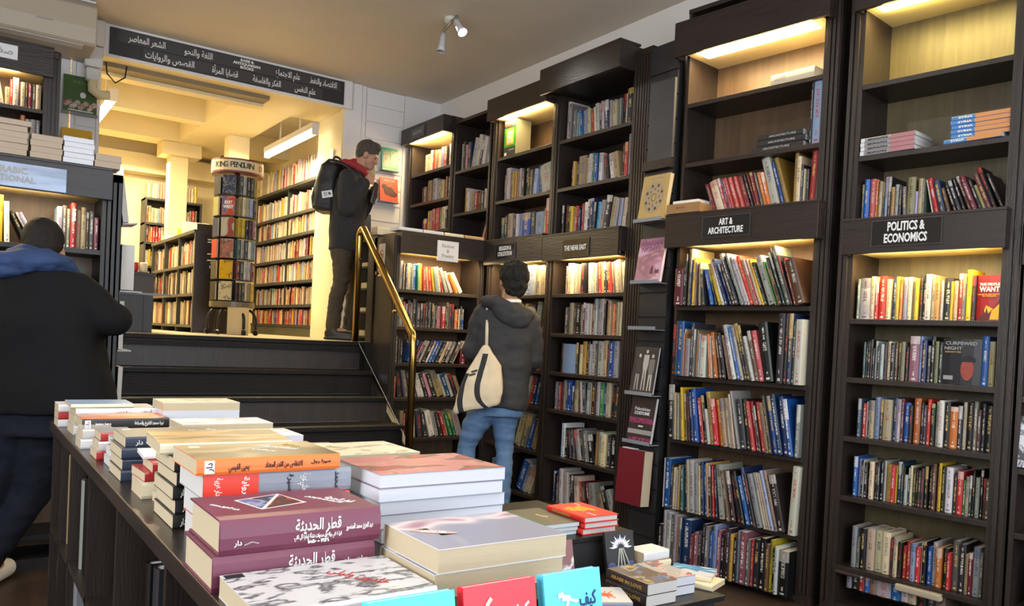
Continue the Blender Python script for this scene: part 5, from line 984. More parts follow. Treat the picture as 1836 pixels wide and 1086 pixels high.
# tray with books on the header of the art case
tr = empty('wooden_book_rest', ARTM @ T((-0.05, -0.085, 2.0035)), 'small open cardboard tray on the header of the ART case', 'tray')
MB().box(0, 0.235, 0, 0.20, 0, 0.006).box(0, 0.235, 0, 0.006, 0.006, 0.055).box(0.229, 0.235, 0.006, 0.2, 0.006, 0.05).box(0, 0.006, 0.006, 0.2, 0.006, 0.05).build('tray', plain('kraft_card', srgb(150, 112, 68), 0.6, vary=0.15, vscale=20), tr)
text('lettering', 'BOTTO', 0.02, plain('kraft_ink', srgb(104, 74, 44), 0.6), T((0.10, -0.0005, 0.03)) @ UP, tr, width=0.06)
flat_book('album_book', 'white book lying in the cardboard tray on the ART case', ARTM @ T((-0.025, -0.06, 2.0105)) , 0.18, 0.16, 0.07, plain('white_linen', srgb(206, 202, 196), 0.5), PAPER)
# ------------------------------------------------------------------ books lying or standing alone in the cases
def lay(CM, x, z, L, Wd, Th, cover, pages, label, group=None, rot=0.0, y=0.02, **k):
    return flat_book(k.pop('name', 'lying_book'), label, CM @ T((x, y, z + 0.0006)) @ RZ(R(rot)), L, Wd, Th, cover, pages, group, k.pop('hard', False), **k)
IVORY = plain('ivory_cloth', srgb(196, 186, 166), 0.45)
b = lay(ARTM, 0.535, 2.665, 0.255, 0.20, 0.058, IVORY, PAPER, 'thick ivory book lettered EGYPT lying alone under the lit ART cornice', hard=True, rot=-1)
spine_txt(b, 'EGYPT', 0.06, 0.028, 0.026, INKG, 0.07)
DKGL = plain('dark_glossy_card', srgb(54, 52, 52), 0.25)
for k in range(3):
    b = lay(ARTM, 0.435 + [0, 0.03, 0.035][k], 2.312 + k * 0.032, 0.31 - 0.02 * k, 0.2, 0.031, DKGL, PAPER, ['dark book lowest of three lying beside the pale upright one in the ART case', 'dark book in the middle of three lying in the ART case', 'dark book on top of three lying in the ART case'][k])
    spine_txt(b, 'ARCHITECTURE', 0.15, 0.015, 0.014, INKG, 0.16, bul=0.0008)
for k, (w, c_, lab) in enumerate(((0.012, 'bk', 'dark thin book standing by the right post above the lying trio'), (0.05, 'lb', 'tall pale blue plastic-wrapped book by the post above the ART sign'))):
    bm = BookMesh(); col, ink = book_colours(c_, rnd); bm.add(w, 0.2, 0.36, col, ink, (.3, .6, .5)); o = bpy.data.objects.new('art_book', bm.mesh('art_book')); COL.objects.link(o); o.matrix_world = ARTM @ T((0.775 + k * 0.0135, 0.02, 2.3125)); tag(o, lab, 'book')
fl = MB().box(0, 0.016, 0, 0.22, 0, 0.10).build('boxed_folder', plain('grey_box_card', srgb(150, 150, 152), 0.5), None, ARTM @ T((0.02, 0.05, 2.001))); tag(fl, 'slim grey folder standing behind the cardboard tray', 'folder')
PG = plain('grey_pink_magazine_card', srgb(150, 146, 148), 0.3)
for k in range(4):
    b = lay(POLM, 0.005 + 0.002 * (k % 2), 2.208 + k * 0.0215, 0.265, 0.19, 0.021, PG, PAPER, f"grey and pink glossy paperback, {['lowest', 'second', 'third', 'topmost'][k]} of the pile of four on the upper POLITICS shelf", 'lying grey paperbacks', rot=-2, y=0.0)
    cv = [c for c in b.children if c.name.startswith('cover')][0]; MB().box(0.15, 0.262, -0.0013, 0.0003, 0.001, 0.020).build('pink_spine_panel', plain('dusty_pink_card', srgb(176, 120, 124), 0.3), cv); MB().box(0.002, 0.02, -0.0013, 0.0003, 0.001, 0.020).build('white_spine_end', CARD, cv)
    spine_txt(b, 'GEOPOLITICS', 0.085, 0.010, 0.012, INKK, 0.10, bul=0.001)
BLC = plain('mid_blue_card', srgb(74, 126, 184), 0.35)
for k in range(6):
    b = lay(POLM, 0.395 + [0.0, 0.03, 0.028, 0.03, 0.026, 0.028][k], 2.208 + k * 0.0205, 0.245, 0.16, 0.02, BLC, PAPER, f"blue and orange paperback, {['lowest', 'second', 'third', 'fourth', 'fifth', 'topmost'][k]} of the pile of six on the upper POLITICS shelf", 'lying blue and orange paperbacks', rot=[-4, 1, 0, 1, 0, 0][k], y=0.005)
    cv = [c for c in b.children if c.name.startswith('cover')][0]; MB().box(0.10, 0.244, -0.0013, 0.0003, 0.001, 0.019).build('orange_spine_panel', plain('apricot_card', srgb(206, 140, 84), 0.35), cv); spine_txt(b, 'SYRIA', 0.06, 0.010, 0.012, INKW, 0.06, bul=0.001)
b = lay(POLM, 0.0, 0.131, 0.13, 0.17, 0.014, DKSP, PAPER, 'dark book lying on top of the bottom POLITICS row', y=-0.01); top_txt(b, 'THE NEW', 0.05, 0.06, 0.014, 0.02, CARD)
lay(POLM, 0.30, 0.125, 0.2, 0.04, 0.03, plain('buff_card', srgb(170, 158, 136), 0.5), PAPERC, 'buff spined book lying aslant on the bottom POLITICS row', rot=-3, y=-0.02)
# boxed Koran on the lit religion shelf
kb = empty('boxed_book', RE_ @ T((0.06, 0.015, 2.6605)) @ Matrix.Diagonal((1.35, 0.62, 1.04, 1)), 'bright green boxed Coran standing alone on the lit RELIGION top shelf', 'book')
MB().box(0, 0.118, 0.002, 0.23, 0, 0.27).build('slipcase', plain('grey_green_slipcase', srgb(104, 100, 78), 0.5, bump=0.1), kb)
MB().box(0.001, 0.117, 0, 0.002, 0.001, 0.269).build('front_panel', plain('coran_green', srgb(46, 150, 40), 0.35), kb)
MB().box(0.022, 0.096, -0.0015, 0, 0.085, 0.205).build('yellow_frame', plain('coran_yellow', srgb(226, 178, 40), 0.4), kb); MB().box(0.032, 0.086, -0.003, -0.0015, 0.098, 0.192).build('cream_panel', plain('coran_cream', srgb(222, 206, 170), 0.5), kb)
MB().rings([[(0.059 + q * 0.02 * math.cos(a), -0.0034, 0.138 + q * 0.026 * math.sin(a)) for a in [2 * math.pi * k / 20 for k in range(20)]] for q in (1, 0.8)], closed=False).build('medallion', INKG, kb); MB().box(0.001, 0.117, -0.0016, -0.0001, 0.001, 0.07).build('black_base', SIGNB, kb); MB().box(0.001, 0.117, -0.0016, -0.0001, 0.215, 0.269).build('black_top', SIGNB, kb)
text('lettering', 'CORAN', 0.05, plain('coran_red', srgb(214, 50, 30), 0.5), T((0.059, -0.0022, 0.242)) @ UP, kb, bold=0.002, width=0.11)
MB().box(0.008, 0.03, -0.0018, -0.0008, 0.008, 0.03).build('publisher_mark', INKW, kb); text('lettering', 'QURAN', 0.016, INKG, T((0.075, -0.0022, 0.045)) @ UP, kb)
# blue lying book in the corner bay, books lying along the top of the fiction case
lay(DK, 0.20, 1.93, 0.14, 0.15, 0.03, BLC, PAPER, 'blue book lying beside the leaning red book in the corner bay')
for k, (x, L, c_, p_, lab) in enumerate(((-0.04, 0.20, CARD, PAPERB, 'white book lying at the handrail end on top of the Fiction case'), (0.17, 0.175, CARD, PAPERB, 'bluish white book lying second along the top of the Fiction case'), (0.355, 0.175, CREAMC, PAPERC, 'cream book lying third along the top of the Fiction case'), (0.54, 0.18, plain('buff_board', srgb(196, 160, 112), 0.5), PAPERT, 'tan book lying at the inner end on top of the Fiction case'))):
    lay(FIC, x, 2.0, L, 0.15, 0.024, c_, p_, lab, 'books lying on the Fiction case', y=-0.04)
for k, (yy, lab) in enumerate(((0.42, 'pale book lying on the end panel top beside the hanging scarf man'), (0.30, 'thick pale book lying behind the no smoking sign'))):
    flat_book('lying_book', lab.replace(' beside the hanging scarf man', ' near the top of the handrail'), T((2.72, 5.5 + yy, 1.99 + 0.001)) @ RZ(R(4)), 0.13, 0.10, 0.03 + 0.03 * k, CREAMC, PAPERT)
# piles on top of the left low case
Z0 = 2.0105
SLV = plain('shrink_film_silver', srgb(170, 166, 164), 0.10, vary=0.35, vscale=14, stretch=(1, 1, 3))
for k, (x, L, n_, th, mt, nm_) in enumerate(((1.30, 0.235, 5, 0.028, PAPERT, 'first'), (1.548, 0.138, 4, 0.029, PAPERT, 'second'), (1.692, 0.138, 5, 0.026, PAPERB, 'third'), (1.836, 0.122, 2, 0.033, PAPERT, 'fourth'))):
    for q in range(n_):
        pos = ['lowest', 'second', 'third', 'fourth', 'topmost'][q] if q < n_ - 1 else 'topmost'
        kind = {'first': 'in the tan pile nearest the SAFAR card', 'second': 'in the tan-paged pile second from the outer end', 'third': 'in the silvery wrapped pile', 'fourth': 'in the low pile at the opening end'}[nm_].replace('nearest the SAFAR card', 'below the white Arabic card')
        flat_book('lying_book', f"tan-paged book, {pos} {kind} on the blue-black case" if k != 2 else f"film-wrapped book, {pos} {kind} on the blue-black case", LF @ T((x + (0.004 if q % 2 else 0) , -0.045, Z0 + q * (th + 0.0005))) @ RZ(R([0, 1.0, -0.8, 0.6, 0][q])), L, 0.16, th, SLV if k == 2 else plain('taupe_card', srgb(150, 132, 116), 0.5), mt, 'book piles on the blue-black case', spine_at='back')
flat_book('lying_book', 'large tan-paged book overhanging the first pile on the blue-black case', LF @ T((1.33, -0.05, Z0 + 0.1435)), 0.22, 0.15, 0.026, plain('taupe_card', (0, 0, 0)), PAPERT, None, spine_at='back')
# books clipped to the stair side of the blue-black case (edge-on to the camera)
def side_book(label, y, z, h, t, tilt, mat=CARD):
    root = empty('display_book', T((0.738, y, z)) @ RY(R(tilt)), label, 'book', 'books facing the stairs on the case end')
    MB().box(0.006, 0.0075, 0, 0.16, 0, h).box(0.0075 + t, 0.009 + t, 0, 0.16, 0, h).build('cover', mat, root); MB().box(0.0078, 0.0072 + t, 0.001, 0.159, 0.001, h - .001).build('page_block', PAPER, root)
    sh = MB().box(0.001, 0.05 + t, -0.01, 0.17, -0.012, -0.004).build('ledge_sheet', plain('frosted_acrylic', (0, 0, 0)), root)
side_book('film-wrapped book leaning on the top ledge of the case end', 4.76, 1.745, 0.235, 0.026, -8, SLV); side_book('thick book with pale page edges on the middle ledge of the case end', 4.76, 1.385, 0.245, 0.06, 0)
side_book('grey-edged book on the ledge above the top stair', 4.76, 1.065, 0.26, 0.018, 0); side_book('film-wrapped grey book on the ledge beside the stairs', 4.76, 0.72, 0.25, 0.02, 1, SLV)
# books on the slat walls
def wall_book(label, x, z, w, h, mat, th=0.012, y=6.985, lean=-7):
    root = empty('display_book', T((x, y - 0.045, z)) @ RX(R(lean)), label, 'book', 'books facing out on the white slats')
    MB().box(0, w, 0, 0.0015, 0, h).box(-0.001, 0, 0, th, 0, h).box(0, w, th - .0015, th, 0, h).build('cover', mat, root); MB().box(0.001, w - 0.001, 0.0018, th - 0.0018, 0.001, h - 0.002).build('page_block', PAPER, root)
    MB().box(-0.01, w + 0.01, -0.012, 0.05, -0.005, -0.001).build('ledge_sheet', plain('frosted_acrylic', (0, 0, 0)), root); return root
b = wall_book('green book with two pale text panels on the white slats', 3.275, 2.755, 0.165, 0.215, plain('jade_card', srgb(66, 160, 120), 0.4))
for x in (0.012, 0.088): MB().box(x, x + 0.064, -0.001, 0, 0.035, 0.19).build('text_panel', art_mat('grey_text_print', srgb(170, 176, 150), [srgb(96, 100, 92), srgb(170, 176, 150), srgb(110, 112, 104)], 40, 2, stretch=(1, 1, 3), thr=(0.45, 0.52, 0.58)), b.children[0])
b = wall_book('red-orange book with a black animal figure on the white slats', 3.268, 2.462, 0.185, 0.225, plain('vermilion_card', srgb(240, 84, 56), 0.4))
m = MB(); m.ell((0.09, -0.001, 0.10), (0.055, 0.001, 0.045), 8).ell((0.045, -0.001, 0.14), (0.03, 0.001, 0.028), 8).ell((0.13, -0.001, 0.075), (0.05, 0.001, 0.03), 8); m.build('animal_print', plain('umber_print', srgb(84, 50, 46), 0.5), b.children[0]); text('cover_title', 'GREEN EYES', 0.02, CARD, T((0.095, -0.001, 0.20)) @ UP, b.children[0], width=0.12)
wall_book('dark paperback on the slats half hidden by the man with the backpack', 3.075, 2.66, 0.13, 0.19, plain('dark_photo_card', srgb(60, 60, 66), 0.4)); wall_book('dark blue paperback on the slats by the hands of the man with the backpack', 3.09, 2.13, 0.10, 0.19, plain('dark_blue_photo_card', srgb(44, 50, 66), 0.4))
card = MB().box(0, 0.085, 0, 0.004, 0, 0.12).build('wall_notice', CARD, None, T((2.84, 6.996, 2.72)) ); tag(card, 'small white notice on the cream jamb beside the opening', 'notice')
card.location = (2.8835, 7.18, 2.80); card.rotation_euler = (0, 0, R(90))
b = wall_book("green children's book with cartoon animals on the white slats", 0.645, 2.775, 0.225, 0.285, plain('grass_green_card', srgb(62, 92, 44), 0.4)); cv = b.children[0]
m = MB()
for i in range(11): m.ell((0.02 + 0.019 * i, -0.001, 0.06 + 0.022 * math.sin(i * 2.1)), (0.018, 0.001, 0.022 - 0.001 * (i % 3)), 6)
m.build('animal_band', art_mat('animal_print_mix', srgb(196, 186, 170), [srgb(160, 140, 116), srgb(180, 70, 80), srgb(206, 200, 188), srgb(96, 84, 80)], 30, 2, thr=(0.45, 0.5, 0.56)), cv); text('cover_title', 'THE DAY', 0.03, plain('dull_gold_print', srgb(130, 130, 76), 0.5), T((0.12, -0.001, 0.235)) @ UP, cv, width=0.12); MB().box(0.03, 0.2, -0.001, 0, 0.012, 0.02).build('byline', CARD, cv); MB().ell((0.13, -0.001, 0.14), (0.02, 0.001, 0.025), 6).build('white_animal', CARD, cv)
b = wall_book("yellow and red children's book low on the white slats", 0.642, 2.505, 0.205, 0.15, plain('mustard_card', srgb(214, 168, 30), 0.4)); MB().box(0, 0.215, -0.0012, 0, 0, 0.07).build('red_base', plain('signal_red_card', srgb(190, 36, 42), 0.4), b.children[0]); text('cover_title', 'Tinga', 0.03, CARD, T((0.10, -0.002, 0.04)) @ UP, b.children[0], width=0.05); MB().ell((0.19, -0.002, 0.075), (0.02, 0.001, 0.018), 8).build('blue_spot', INKN, b.children[0])

# ------------------------------------------------------------------ the upper room
US = case_matrix(3.0, 9.86, RIGHT)
SHB = plain('black_painted_shelf', (0.028, 0.026, 0.020), 0.5)
us = empty('wall_shelving', US, 'long black shelving packed with cream books behind the opening', 'bookcase')
UZ = [2.78, 2.465, 2.235, 1.98, 1.733, 1.478, 1.262]
for z in UZ: MB().box(0, 2.2, -0.005, 0.27, z - 0.03, z).build('shelf', SHB, us)
for x in (-0.02, 1.08, 2.2): MB().box(x, x + 0.02, 0.02, 0.27, ZP, 2.80).build('upright', SHB, us)
MB().box(0, 2.2, 0.0, 0.27, ZP + 0.001, 1.23).build('plinth', plain('olive_plinth', (0.06, 0.055, 0.03), 0.5), us); MB().box(0, 2.2, 0.27, 0.285, ZP, 2.80).build('back_panel', SHB, us)
PAL = {'cream': 'cr5 wh1 tn3 lg1 ye1 rd1'.split(), 'mix': 'cr6 wh1 tn5 lg1 rd1 dr1 lb1 br1 or1 go1'.split(), 'red': 'rd4 or2 ye2 mu2 pu1 go2 cr2 dr2'.split(), 'dark': 'bk2 dk3 cr3 br1 rd1 wh2'.split()}
def fill(CM, s0, s1, z, pal, H, stuff=True, w=(0.014, 0.034), d=0.15):
    rg = random.Random(int(s0 * 977 + z * 331 + s1 * 57 + CM.translation.x * 13)); pool = [t[:2] for t in PAL[pal] for _ in range(int(t[2]))]; x = s0
    while x < s1 - w[1]:
        wd = rg.uniform(*w); hh = H * rg.uniform(0.82, 1.0)
        if rg.random() < 0.03: x += 0.02
        col, ink = book_colours(rg.choice(pool), rg)
        STUFF.add(wd - 0.001, d, hh, col, ink, (rg.random(), rg.random(), rg.random()), CM @ T((x, 0.02 + rg.uniform(0, .02), z + 0.0006)), rg.choice([1, 2])); x += wd
for z, p_, H in zip(UZ, ('cream', 'cream', 'mix', 'mix', 'mix', 'mix', 'red'), (0.27, 0.225, 0.20, 0.205, 0.205, 0.195, 0.175)): fill(US, 0.03, 1.06, z, p_, H); fill(US, 1.11, 2.18, z, p_, H)
# far bookcase against the cream back wall
FB = case_matrix(1.83, 10.25, 0)
fbk = empty('bookcase', FB, 'tall black bookcase far behind the cream column', 'bookcase')
for x in (0, 0.34, 0.62): MB().box(x, x + 0.02, 0, 0.25, ZP, 2.68).build('side_panel', SHB, fbk)
MB().box(0, 0.64, 0.25, 0.262, ZP, 2.68).build('back_panel', plain('far_back_board', (0.10, 0.085, 0.05), 0.6), fbk)
for z in (2.68, 2.39, 2.16, 1.88, 1.62, 1.36): MB().box(0, 0.64, -0.004, 0.25, z - 0.025, z + 0.0).build('shelf', SHB, fbk)
for z, p_, H in ((2.68, 'cream', 0.2), (2.39, 'mix', 0.2), (2.16, 'red', 0.2), (1.88, 'cream', 0.2), (1.62, 'mix', 0.2), (1.36, 'mix', 0.2)): fill(FB, 0.022, 0.335, z, p_, H, w=(0.018, 0.04)); fill(FB, 0.365, 0.61, z, p_, H, w=(0.018, 0.04))
# low cubby bookcase running back from the spinner
LB = case_matrix(1.79, 9.53, RIGHT)
lbk = empty('low_bookcase', LB, 'low black cubby bookcase with an Arabic sign on its end panel', 'bookcase')
for x in (0, 0.625, 1.25, 1.87): MB().box(x, x + 0.02, 0, 0.34, ZP, 2.045).build('divider', SHB, lbk)
MB().box(0, 1.89, 0.34, 0.36, ZP, 2.045).build('back_panel', SHB, lbk); MB().box(-0.01, 1.90, -0.01, 0.37, 2.045, 2.075).build('top_board', SHB, lbk)
for z in (1.21, 1.50, 1.77): MB().box(0, 1.87, 0, 0.34, z - 0.025, z).build('shelf', SHB, lbk)
MB().box(1.892, 1.902, 0.0, 0.37, ZP, 2.045).build('end_panel', WOOD, lbk); ep = MB().box(1.9025, 1.908, 0.10, 0.20, 1.68, 2.02).build('end_sign', SIGNB, lbk)
text('lettering', 'الروايات', 0.10, INKW, T((1.9090, 0.15, 1.85)) @ RZ(R(90)) @ UP @ RZ(R(90)), lbk, bold=0.002, width=0.3)
for z, p_ in ((1.21, 'mix'), (1.50, 'dark'), (1.77, 'mix')):
    for x in (0.025, 0.65, 1.275): fill(LB, x, x + 0.60, z, p_, 0.23, w=(0.02, 0.045))
for k, (y, L, th, c_, lab) in enumerate(((9.1, 0.12, 0.07, CREAMC, 'small cream boxes on the far end of the low cubby bookcase'), (8.55, 0.10, 0.09, plain('mustard_card', (0, 0, 0)), 'mustard card box on the low cubby bookcase'), (8.22, 0.14, 0.13, CREAMC, 'tan books lying on the low cubby bookcase'), (7.75, 0.25, 0.07, DKSP, 'dark lying books at the near end of the low cubby bookcase'))):
    flat_book('lying_book', lab, T((1.83, y, 2.0756)), 0.22, L, th, c_, PAPERC)
# desk at the head of the stairs
dk_ = empty('counter', T((0.86, 6.25, ZP)), 'dark low counter at the head of the stairs beside the opening', 'counter')
MB().box(0, 0.33, 0.0, 0.5, 0, 0.27).build('body', LFW, dk_); MB().box(0.27, 0.33, -0.008, 0.0, 0, 0.27).build('corner_post', LFW, dk_); MB().box(0, 0.45, -0.02, 0.52, 0.27, 0.285).build('counter_top', plain('grey_laminate', (0.12, 0.12, 0.12), 0.3), dk_)
d2 = empty('desk', T((0.95, 7.2, ZP)), 'dark desk behind the counter with small things on top', 'desk')
MB().box(0, 0.42, 0, 0.6, 0.0, 0.46).build('body', plain('brown_desk_wood', (0.03, 0.02, 0.014), 0.45), d2); MB().box(-0.01, 0.44, -0.02, 0.6, 0.46, 0.485).build('desk_top', SHB, d2)
mon = empty('monitor', T((0.93, 7.5, ZP + 0.4856)), 'back of a dark screen on the desk beside the opening', 'monitor'); MB().box(0, 0.20, 0, 0.03, 0.28, 0.58).build('screen_back', BLACKM, mon); MB().box(0.08, 0.12, 0.03, 0.06, 0, 0.32).build('stand', BLACKM, mon); MB().box(0.03, 0.17, 0.0, 0.1, 0, 0.01).build('foot', BLACKM, mon)
for k, (x, mt, lab, r_) in enumerate(((1.14, CARD, 'small white mug on the desk beyond the counter', 0.035), (1.24, plain('signal_red_card', (0, 0, 0)), 'small red pot on the desk beyond the counter', 0.03), (1.31, CREAMC, 'small cream pot on the desk beyond the counter', 0.03))):
    o = MB().lathe([(r_ * .8, 0), (r_, 0.02), (r_, 0.08), (r_ * .9, 0.085), (r_ * .85, 0.03)], 14).build('desk_pot', mt, None, T((x, 7.3, ZP + 0.4856)), smooth=True); tag(o, lab, 'pot')
o = MB().ell((0, 0, 0.045), (0.05, 0.04, 0.045), 8).build('glass_ornament', CHROME, None, T((1.19, 7.42, ZP + 0.4856)), smooth=True); tag(o, 'round silvery ornament on the desk beyond the counter', 'ornament')

# ------------------------------------------------------------------ revolving paperback stand
SX, SY = 2.03, 7.24
sp = empty('book_spinner', T((SX, SY, ZP)) @ RZ(R(-18)) @ Matrix.Scale(0.885, 4), 'revolving paperback stand with a KING PENGUIN drum sign on top', 'spinner')
MB().tube([(0, 0, 0.20), (0, 0, 1.62)], 0.025, 10).build('post', BLACKM, sp)
ts = [R(a) for a in range(0, 360, 10)]
MB().rings([[(r_ * math.cos(a), r_ * math.sin(a), z) for a in ts] for r_, z in ((0.20, 1.575), (0.245, 1.575), (0.245, 1.71), (0.20, 1.71))]).build('sign_drum', plain('drum_maroon', srgb(120, 30, 36), 0.4), sp)
MB().rings([[(0.2465 * math.cos(a), 0.2465 * math.sin(a), z) for a in ts] for z in (1.592, 1.694)], closed=False).build('drum_face', plain('drum_cream', srgb(206, 188, 146), 0.5), sp)
for i, ch in enumerate('KING PENGUIN'):
    if ch != ' ':
        a = R(-90 - 46 + 7.3 * i); text('drum_letter', ch, 0.075, INKK, T((0.248 * math.cos(a), 0.248 * math.sin(a), 1.643)) @ RZ(a + math.pi / 2) @ UP, sp, bold=0.0008)
a = R(-28); text('drum_letter', 'D', 0.075, INKR, T((0.248 * math.cos(a), 0.248 * math.sin(a), 1.643)) @ RZ(a + math.pi / 2) @ UP, sp, bold=0.002)
MB().lathe([(0.03, 0.27), (0.215, 0.27), (0.215, 0.325), (0.03, 0.325)], 28).build('base_drum', plain('spinner_grey', (0.16, 0.13, 0.075), 0.4), sp)
TIER = 0.206
for k in range(6):
    z = 0.335 + k * TIER; m = MB(); m.box(-0.175, 0.175, -0.004, 0.004, z, z + 0.19).box(-0.004, 0.004, -0.175, 0.175, z, z + 0.19).lathe([(0.02, z - 0.004), (0.21, z - 0.004), (0.21, z), (0.02, z)], 24)
    m.build('pocket_tier', BLACKM, sp)
for k, a in enumerate((-150, -115, -60, -20, 60, 130)):
    t = R(a); c, s_ = math.cos(t), math.sin(t)
    lg_ = MB().tube(bend([(0.04 * c, 0.04 * s_, 0.25), (0.20 * c, 0.20 * s_, 0.25), (0.25 * c, 0.25 * s_, 0.17), (0.25 * c, 0.25 * s_, 0.06)], 0.08), 0.014, 10).build('leg', BLACKM, sp, smooth=True)
    MB().lathe([(0.005, -0.012), (0.026, -0.012), (0.026, 0.012), (0.005, 0.012)], 14, M=T((0.25 * c, 0.25 * s_, 0.027)) @ RZ(t) @ RX(R(90))).build('caster', BLACKM, lg_)
card_box = MB().box(0, 0.17, 0, 0.12, 0.0, 0.24).build('carton', plain('cream_carton', srgb(206, 184, 140), 0.6), None, T((1.95, 7.08, ZP + 0.001)) @ RZ(R(-20))); tag(card_box, 'plain cream carton on the floor under the paperback stand', 'box')
MAIN = [('ye', 'cream_villa', 'cream paperback with a small picture facing out on the lowest spinner tier'), ('ye', '', 'yellow paperback with dark bird facing out on the second spinner tier'), ('pk', '', 'pinkish paperback facing out on the third spinner tier'), ('rd', '', 'red and white paperback facing out on the fourth spinner tier'), ('rd', 'EXIT\nWEST', 'red and blue paperback titled EXIT WEST facing out on the spinner'), ('nb', '', 'dark blue patterned paperback facing out on the top spinner tier')]
COVM = [art_mat('villa_cover', srgb(196, 184, 150), [srgb(180, 168, 138), srgb(70, 66, 60), srgb(196, 184, 150)], 20, 3, thr=(0.52, 0.57, 0.64)), art_mat('yellow_bird_cover', srgb(206, 164, 30), [srgb(200, 156, 28), srgb(40, 36, 30), srgb(206, 164, 30)], 14, 2, thr=(0.54, 0.59, 0.66)), art_mat('pink_street_cover', srgb(150, 96, 84), [srgb(176, 120, 100), srgb(110, 64, 60), srgb(160, 150, 130)], 14, 2), art_mat('red_white_cover', srgb(140, 62, 48), [srgb(170, 160, 140), srgb(180, 172, 152), srgb(120, 50, 44)], 6, 1), art_mat('sunset_cover', srgb(166, 66, 44), [srgb(190, 96, 50), srgb(72, 96, 140), srgb(160, 60, 50)], 7, 1), art_mat('navy_pattern_cover', srgb(44, 50, 70), [srgb(56, 62, 84), srgb(130, 130, 130), srgb(44, 50, 70)], 26, 3, thr=(0.48, 0.54, 0.6))]
SIDEC = ['bk', 'dk', 'rd', 'nb', 'ol', 'dk']
SPN = [['bk', 'dk', 'dk', 'cr', 'tn', 'ye'], ['dr', 'dk', 'wh', 'wh', 'dr'], ['te', 'lg', 'dk', 'wh', 'lb'], ['ye', 'ye', 'bk', 'dk', 'mu'], ['tn', 'cr', 'wh', 'lb', 'dk'], ['dk', 'wh', 'bk', 'dk', 'go']]
def facer(label, a, z, w, h, mat, ttl=None):
    t = R(a); c, s_ = math.cos(t), math.sin(t); M = sp.matrix_world @ T((0.195 * c, 0.195 * s_, z)) @ RZ(t + math.pi / 2) @ T((-w / 2, -0.012, 0))
    root = empty('display_paperback', M, label, 'book', 'paperbacks on the revolving stand'); m = MB(); m.box(0, w, 0, 0.001, 0, h).box(-0.001, 0, 0, 0.016, 0, h).box(0, w, 0.015, 0.016, 0, h); cv = m.build('cover', mat, root); MB().box(0.0005, w - 0.001, 0.0012, 0.0148, 0.001, h - 0.002).build('page_block', PAPERC, root)
    if ttl: text('cover_title', ttl, 0.042, INKW, T((w / 2, -0.0006, h * 0.55)) @ UP, cv, bold=0.0015, width=w * 0.8)
    return root
sp.matrix_world = T((SX, SY, ZP)) @ RZ(R(-18)) @ Matrix.Scale(0.885, 4)
bpy.context.view_layer.update()
TN = ['lowest', 'second', 'third', 'fourth', 'fifth', 'top']
for k in range(6):
    z = 0.336 + k * TIER
    facer(MAIN[k][2], -108, z, 0.125, 0.185, COVM[k], MAIN[k][1] if '\n' in MAIN[k][1] else None)
    facer(f"{C[SIDEC[k]][0]} paperback at the outer edge of the {TN[k]} spinner tier", -152, z, 0.11, 0.18, plain('side_cover_' + SIDEC[k], srgb(*[c * .9 for c in C[SIDEC[k]][1:]]), 0.35))
    rg = random.Random(k); t = R(-52); c, s_ = math.cos(t), math.sin(t)
    for q, cc in enumerate(SPN[k]):
        bm = BookMesh(); col, ink = book_colours(cc, rg); w = 0.205 / len(SPN[k]) * 0.9; bm.add(w - 0.002, 0.10, 0.172 + 0.012 * rg.random(), col, ink, (rg.random(), rg.random(), 0.4), None, 2)
        o = bpy.data.objects.new('spinner_paperback', bm.mesh('spinner_paperback')); COL.objects.link(o)
        o.matrix_world = sp.matrix_world @ T((0.20 * c, 0.20 * s_, z)) @ RZ(t + math.pi / 2) @ T((-0.105 + q * 0.21 / len(SPN[k]), 0, 0))
        tag(o, f"{C[cc][0]} paperback, {ordinal(q + 1)} spine beside the face-out cover on the {TN[k]} spinner tier", 'book', 'paperbacks on the revolving stand')
# ------------------------------------------------------------------ people
def sm(a, b, t): return a + (b - a) * t
def capsule(mb, p0, r0_, p1, r1_, n=14):
    p0, p1 = Vector(p0), Vector(p1); d = (p1 - p0); L = d.length; t = d / L; pts = []; rad = []
    for k in range(4): a = math.pi / 2 * (k + .3) / 4; pts.append(p0 - t * r0_ * math.cos(a)); rad.append(r0_ * math.sin(a))
    for k in range(1, 4): pts.append(p0 + d * k / 4); rad.append(sm(r0_, r1_, k / 4))
    for k in range(4): a = math.pi / 2 * (3.7 - k) / 4; pts.append(p1 + t * r1_ * math.cos(a)); rad.append(max(0.001, r1_ * math.sin(a)))
    pts2 = [pts[0]]; rad2 = [rad[0]]
    for p, r in zip(pts[1:], rad[1:]):
        if (p - pts2[-1]).dot(t) > 1e-4: pts2.append(p); rad2.append(r)
    mb.tube(pts2, rad2, n)
def limb(mb, pts, rads):
    for i in range(len(pts) - 1): capsule(mb, pts[i], rads[i], pts[i + 1], rads[i + 1])
def loft(mb, rings_, n=28, pw=2.4):
    """rings: (cx, cy, z, rx, ry[, tilt]) superellipse slices"""
    rs = []
    for r in rings_:
        cx, cy, z, rx, ry = r[:5]; out = []
        for k in range(n):
            a = 2 * math.pi * k / n; c, s = math.cos(a), math.sin(a)
            out.append((cx + rx * math.copysign(abs(c) ** (2 / pw), c), cy + ry * math.copysign(abs(s) ** (2 / pw), s), z + (r[5] * c * rx if len(r) > 5 else 0)))
        rs.append(out)
    mb.rings(rs)
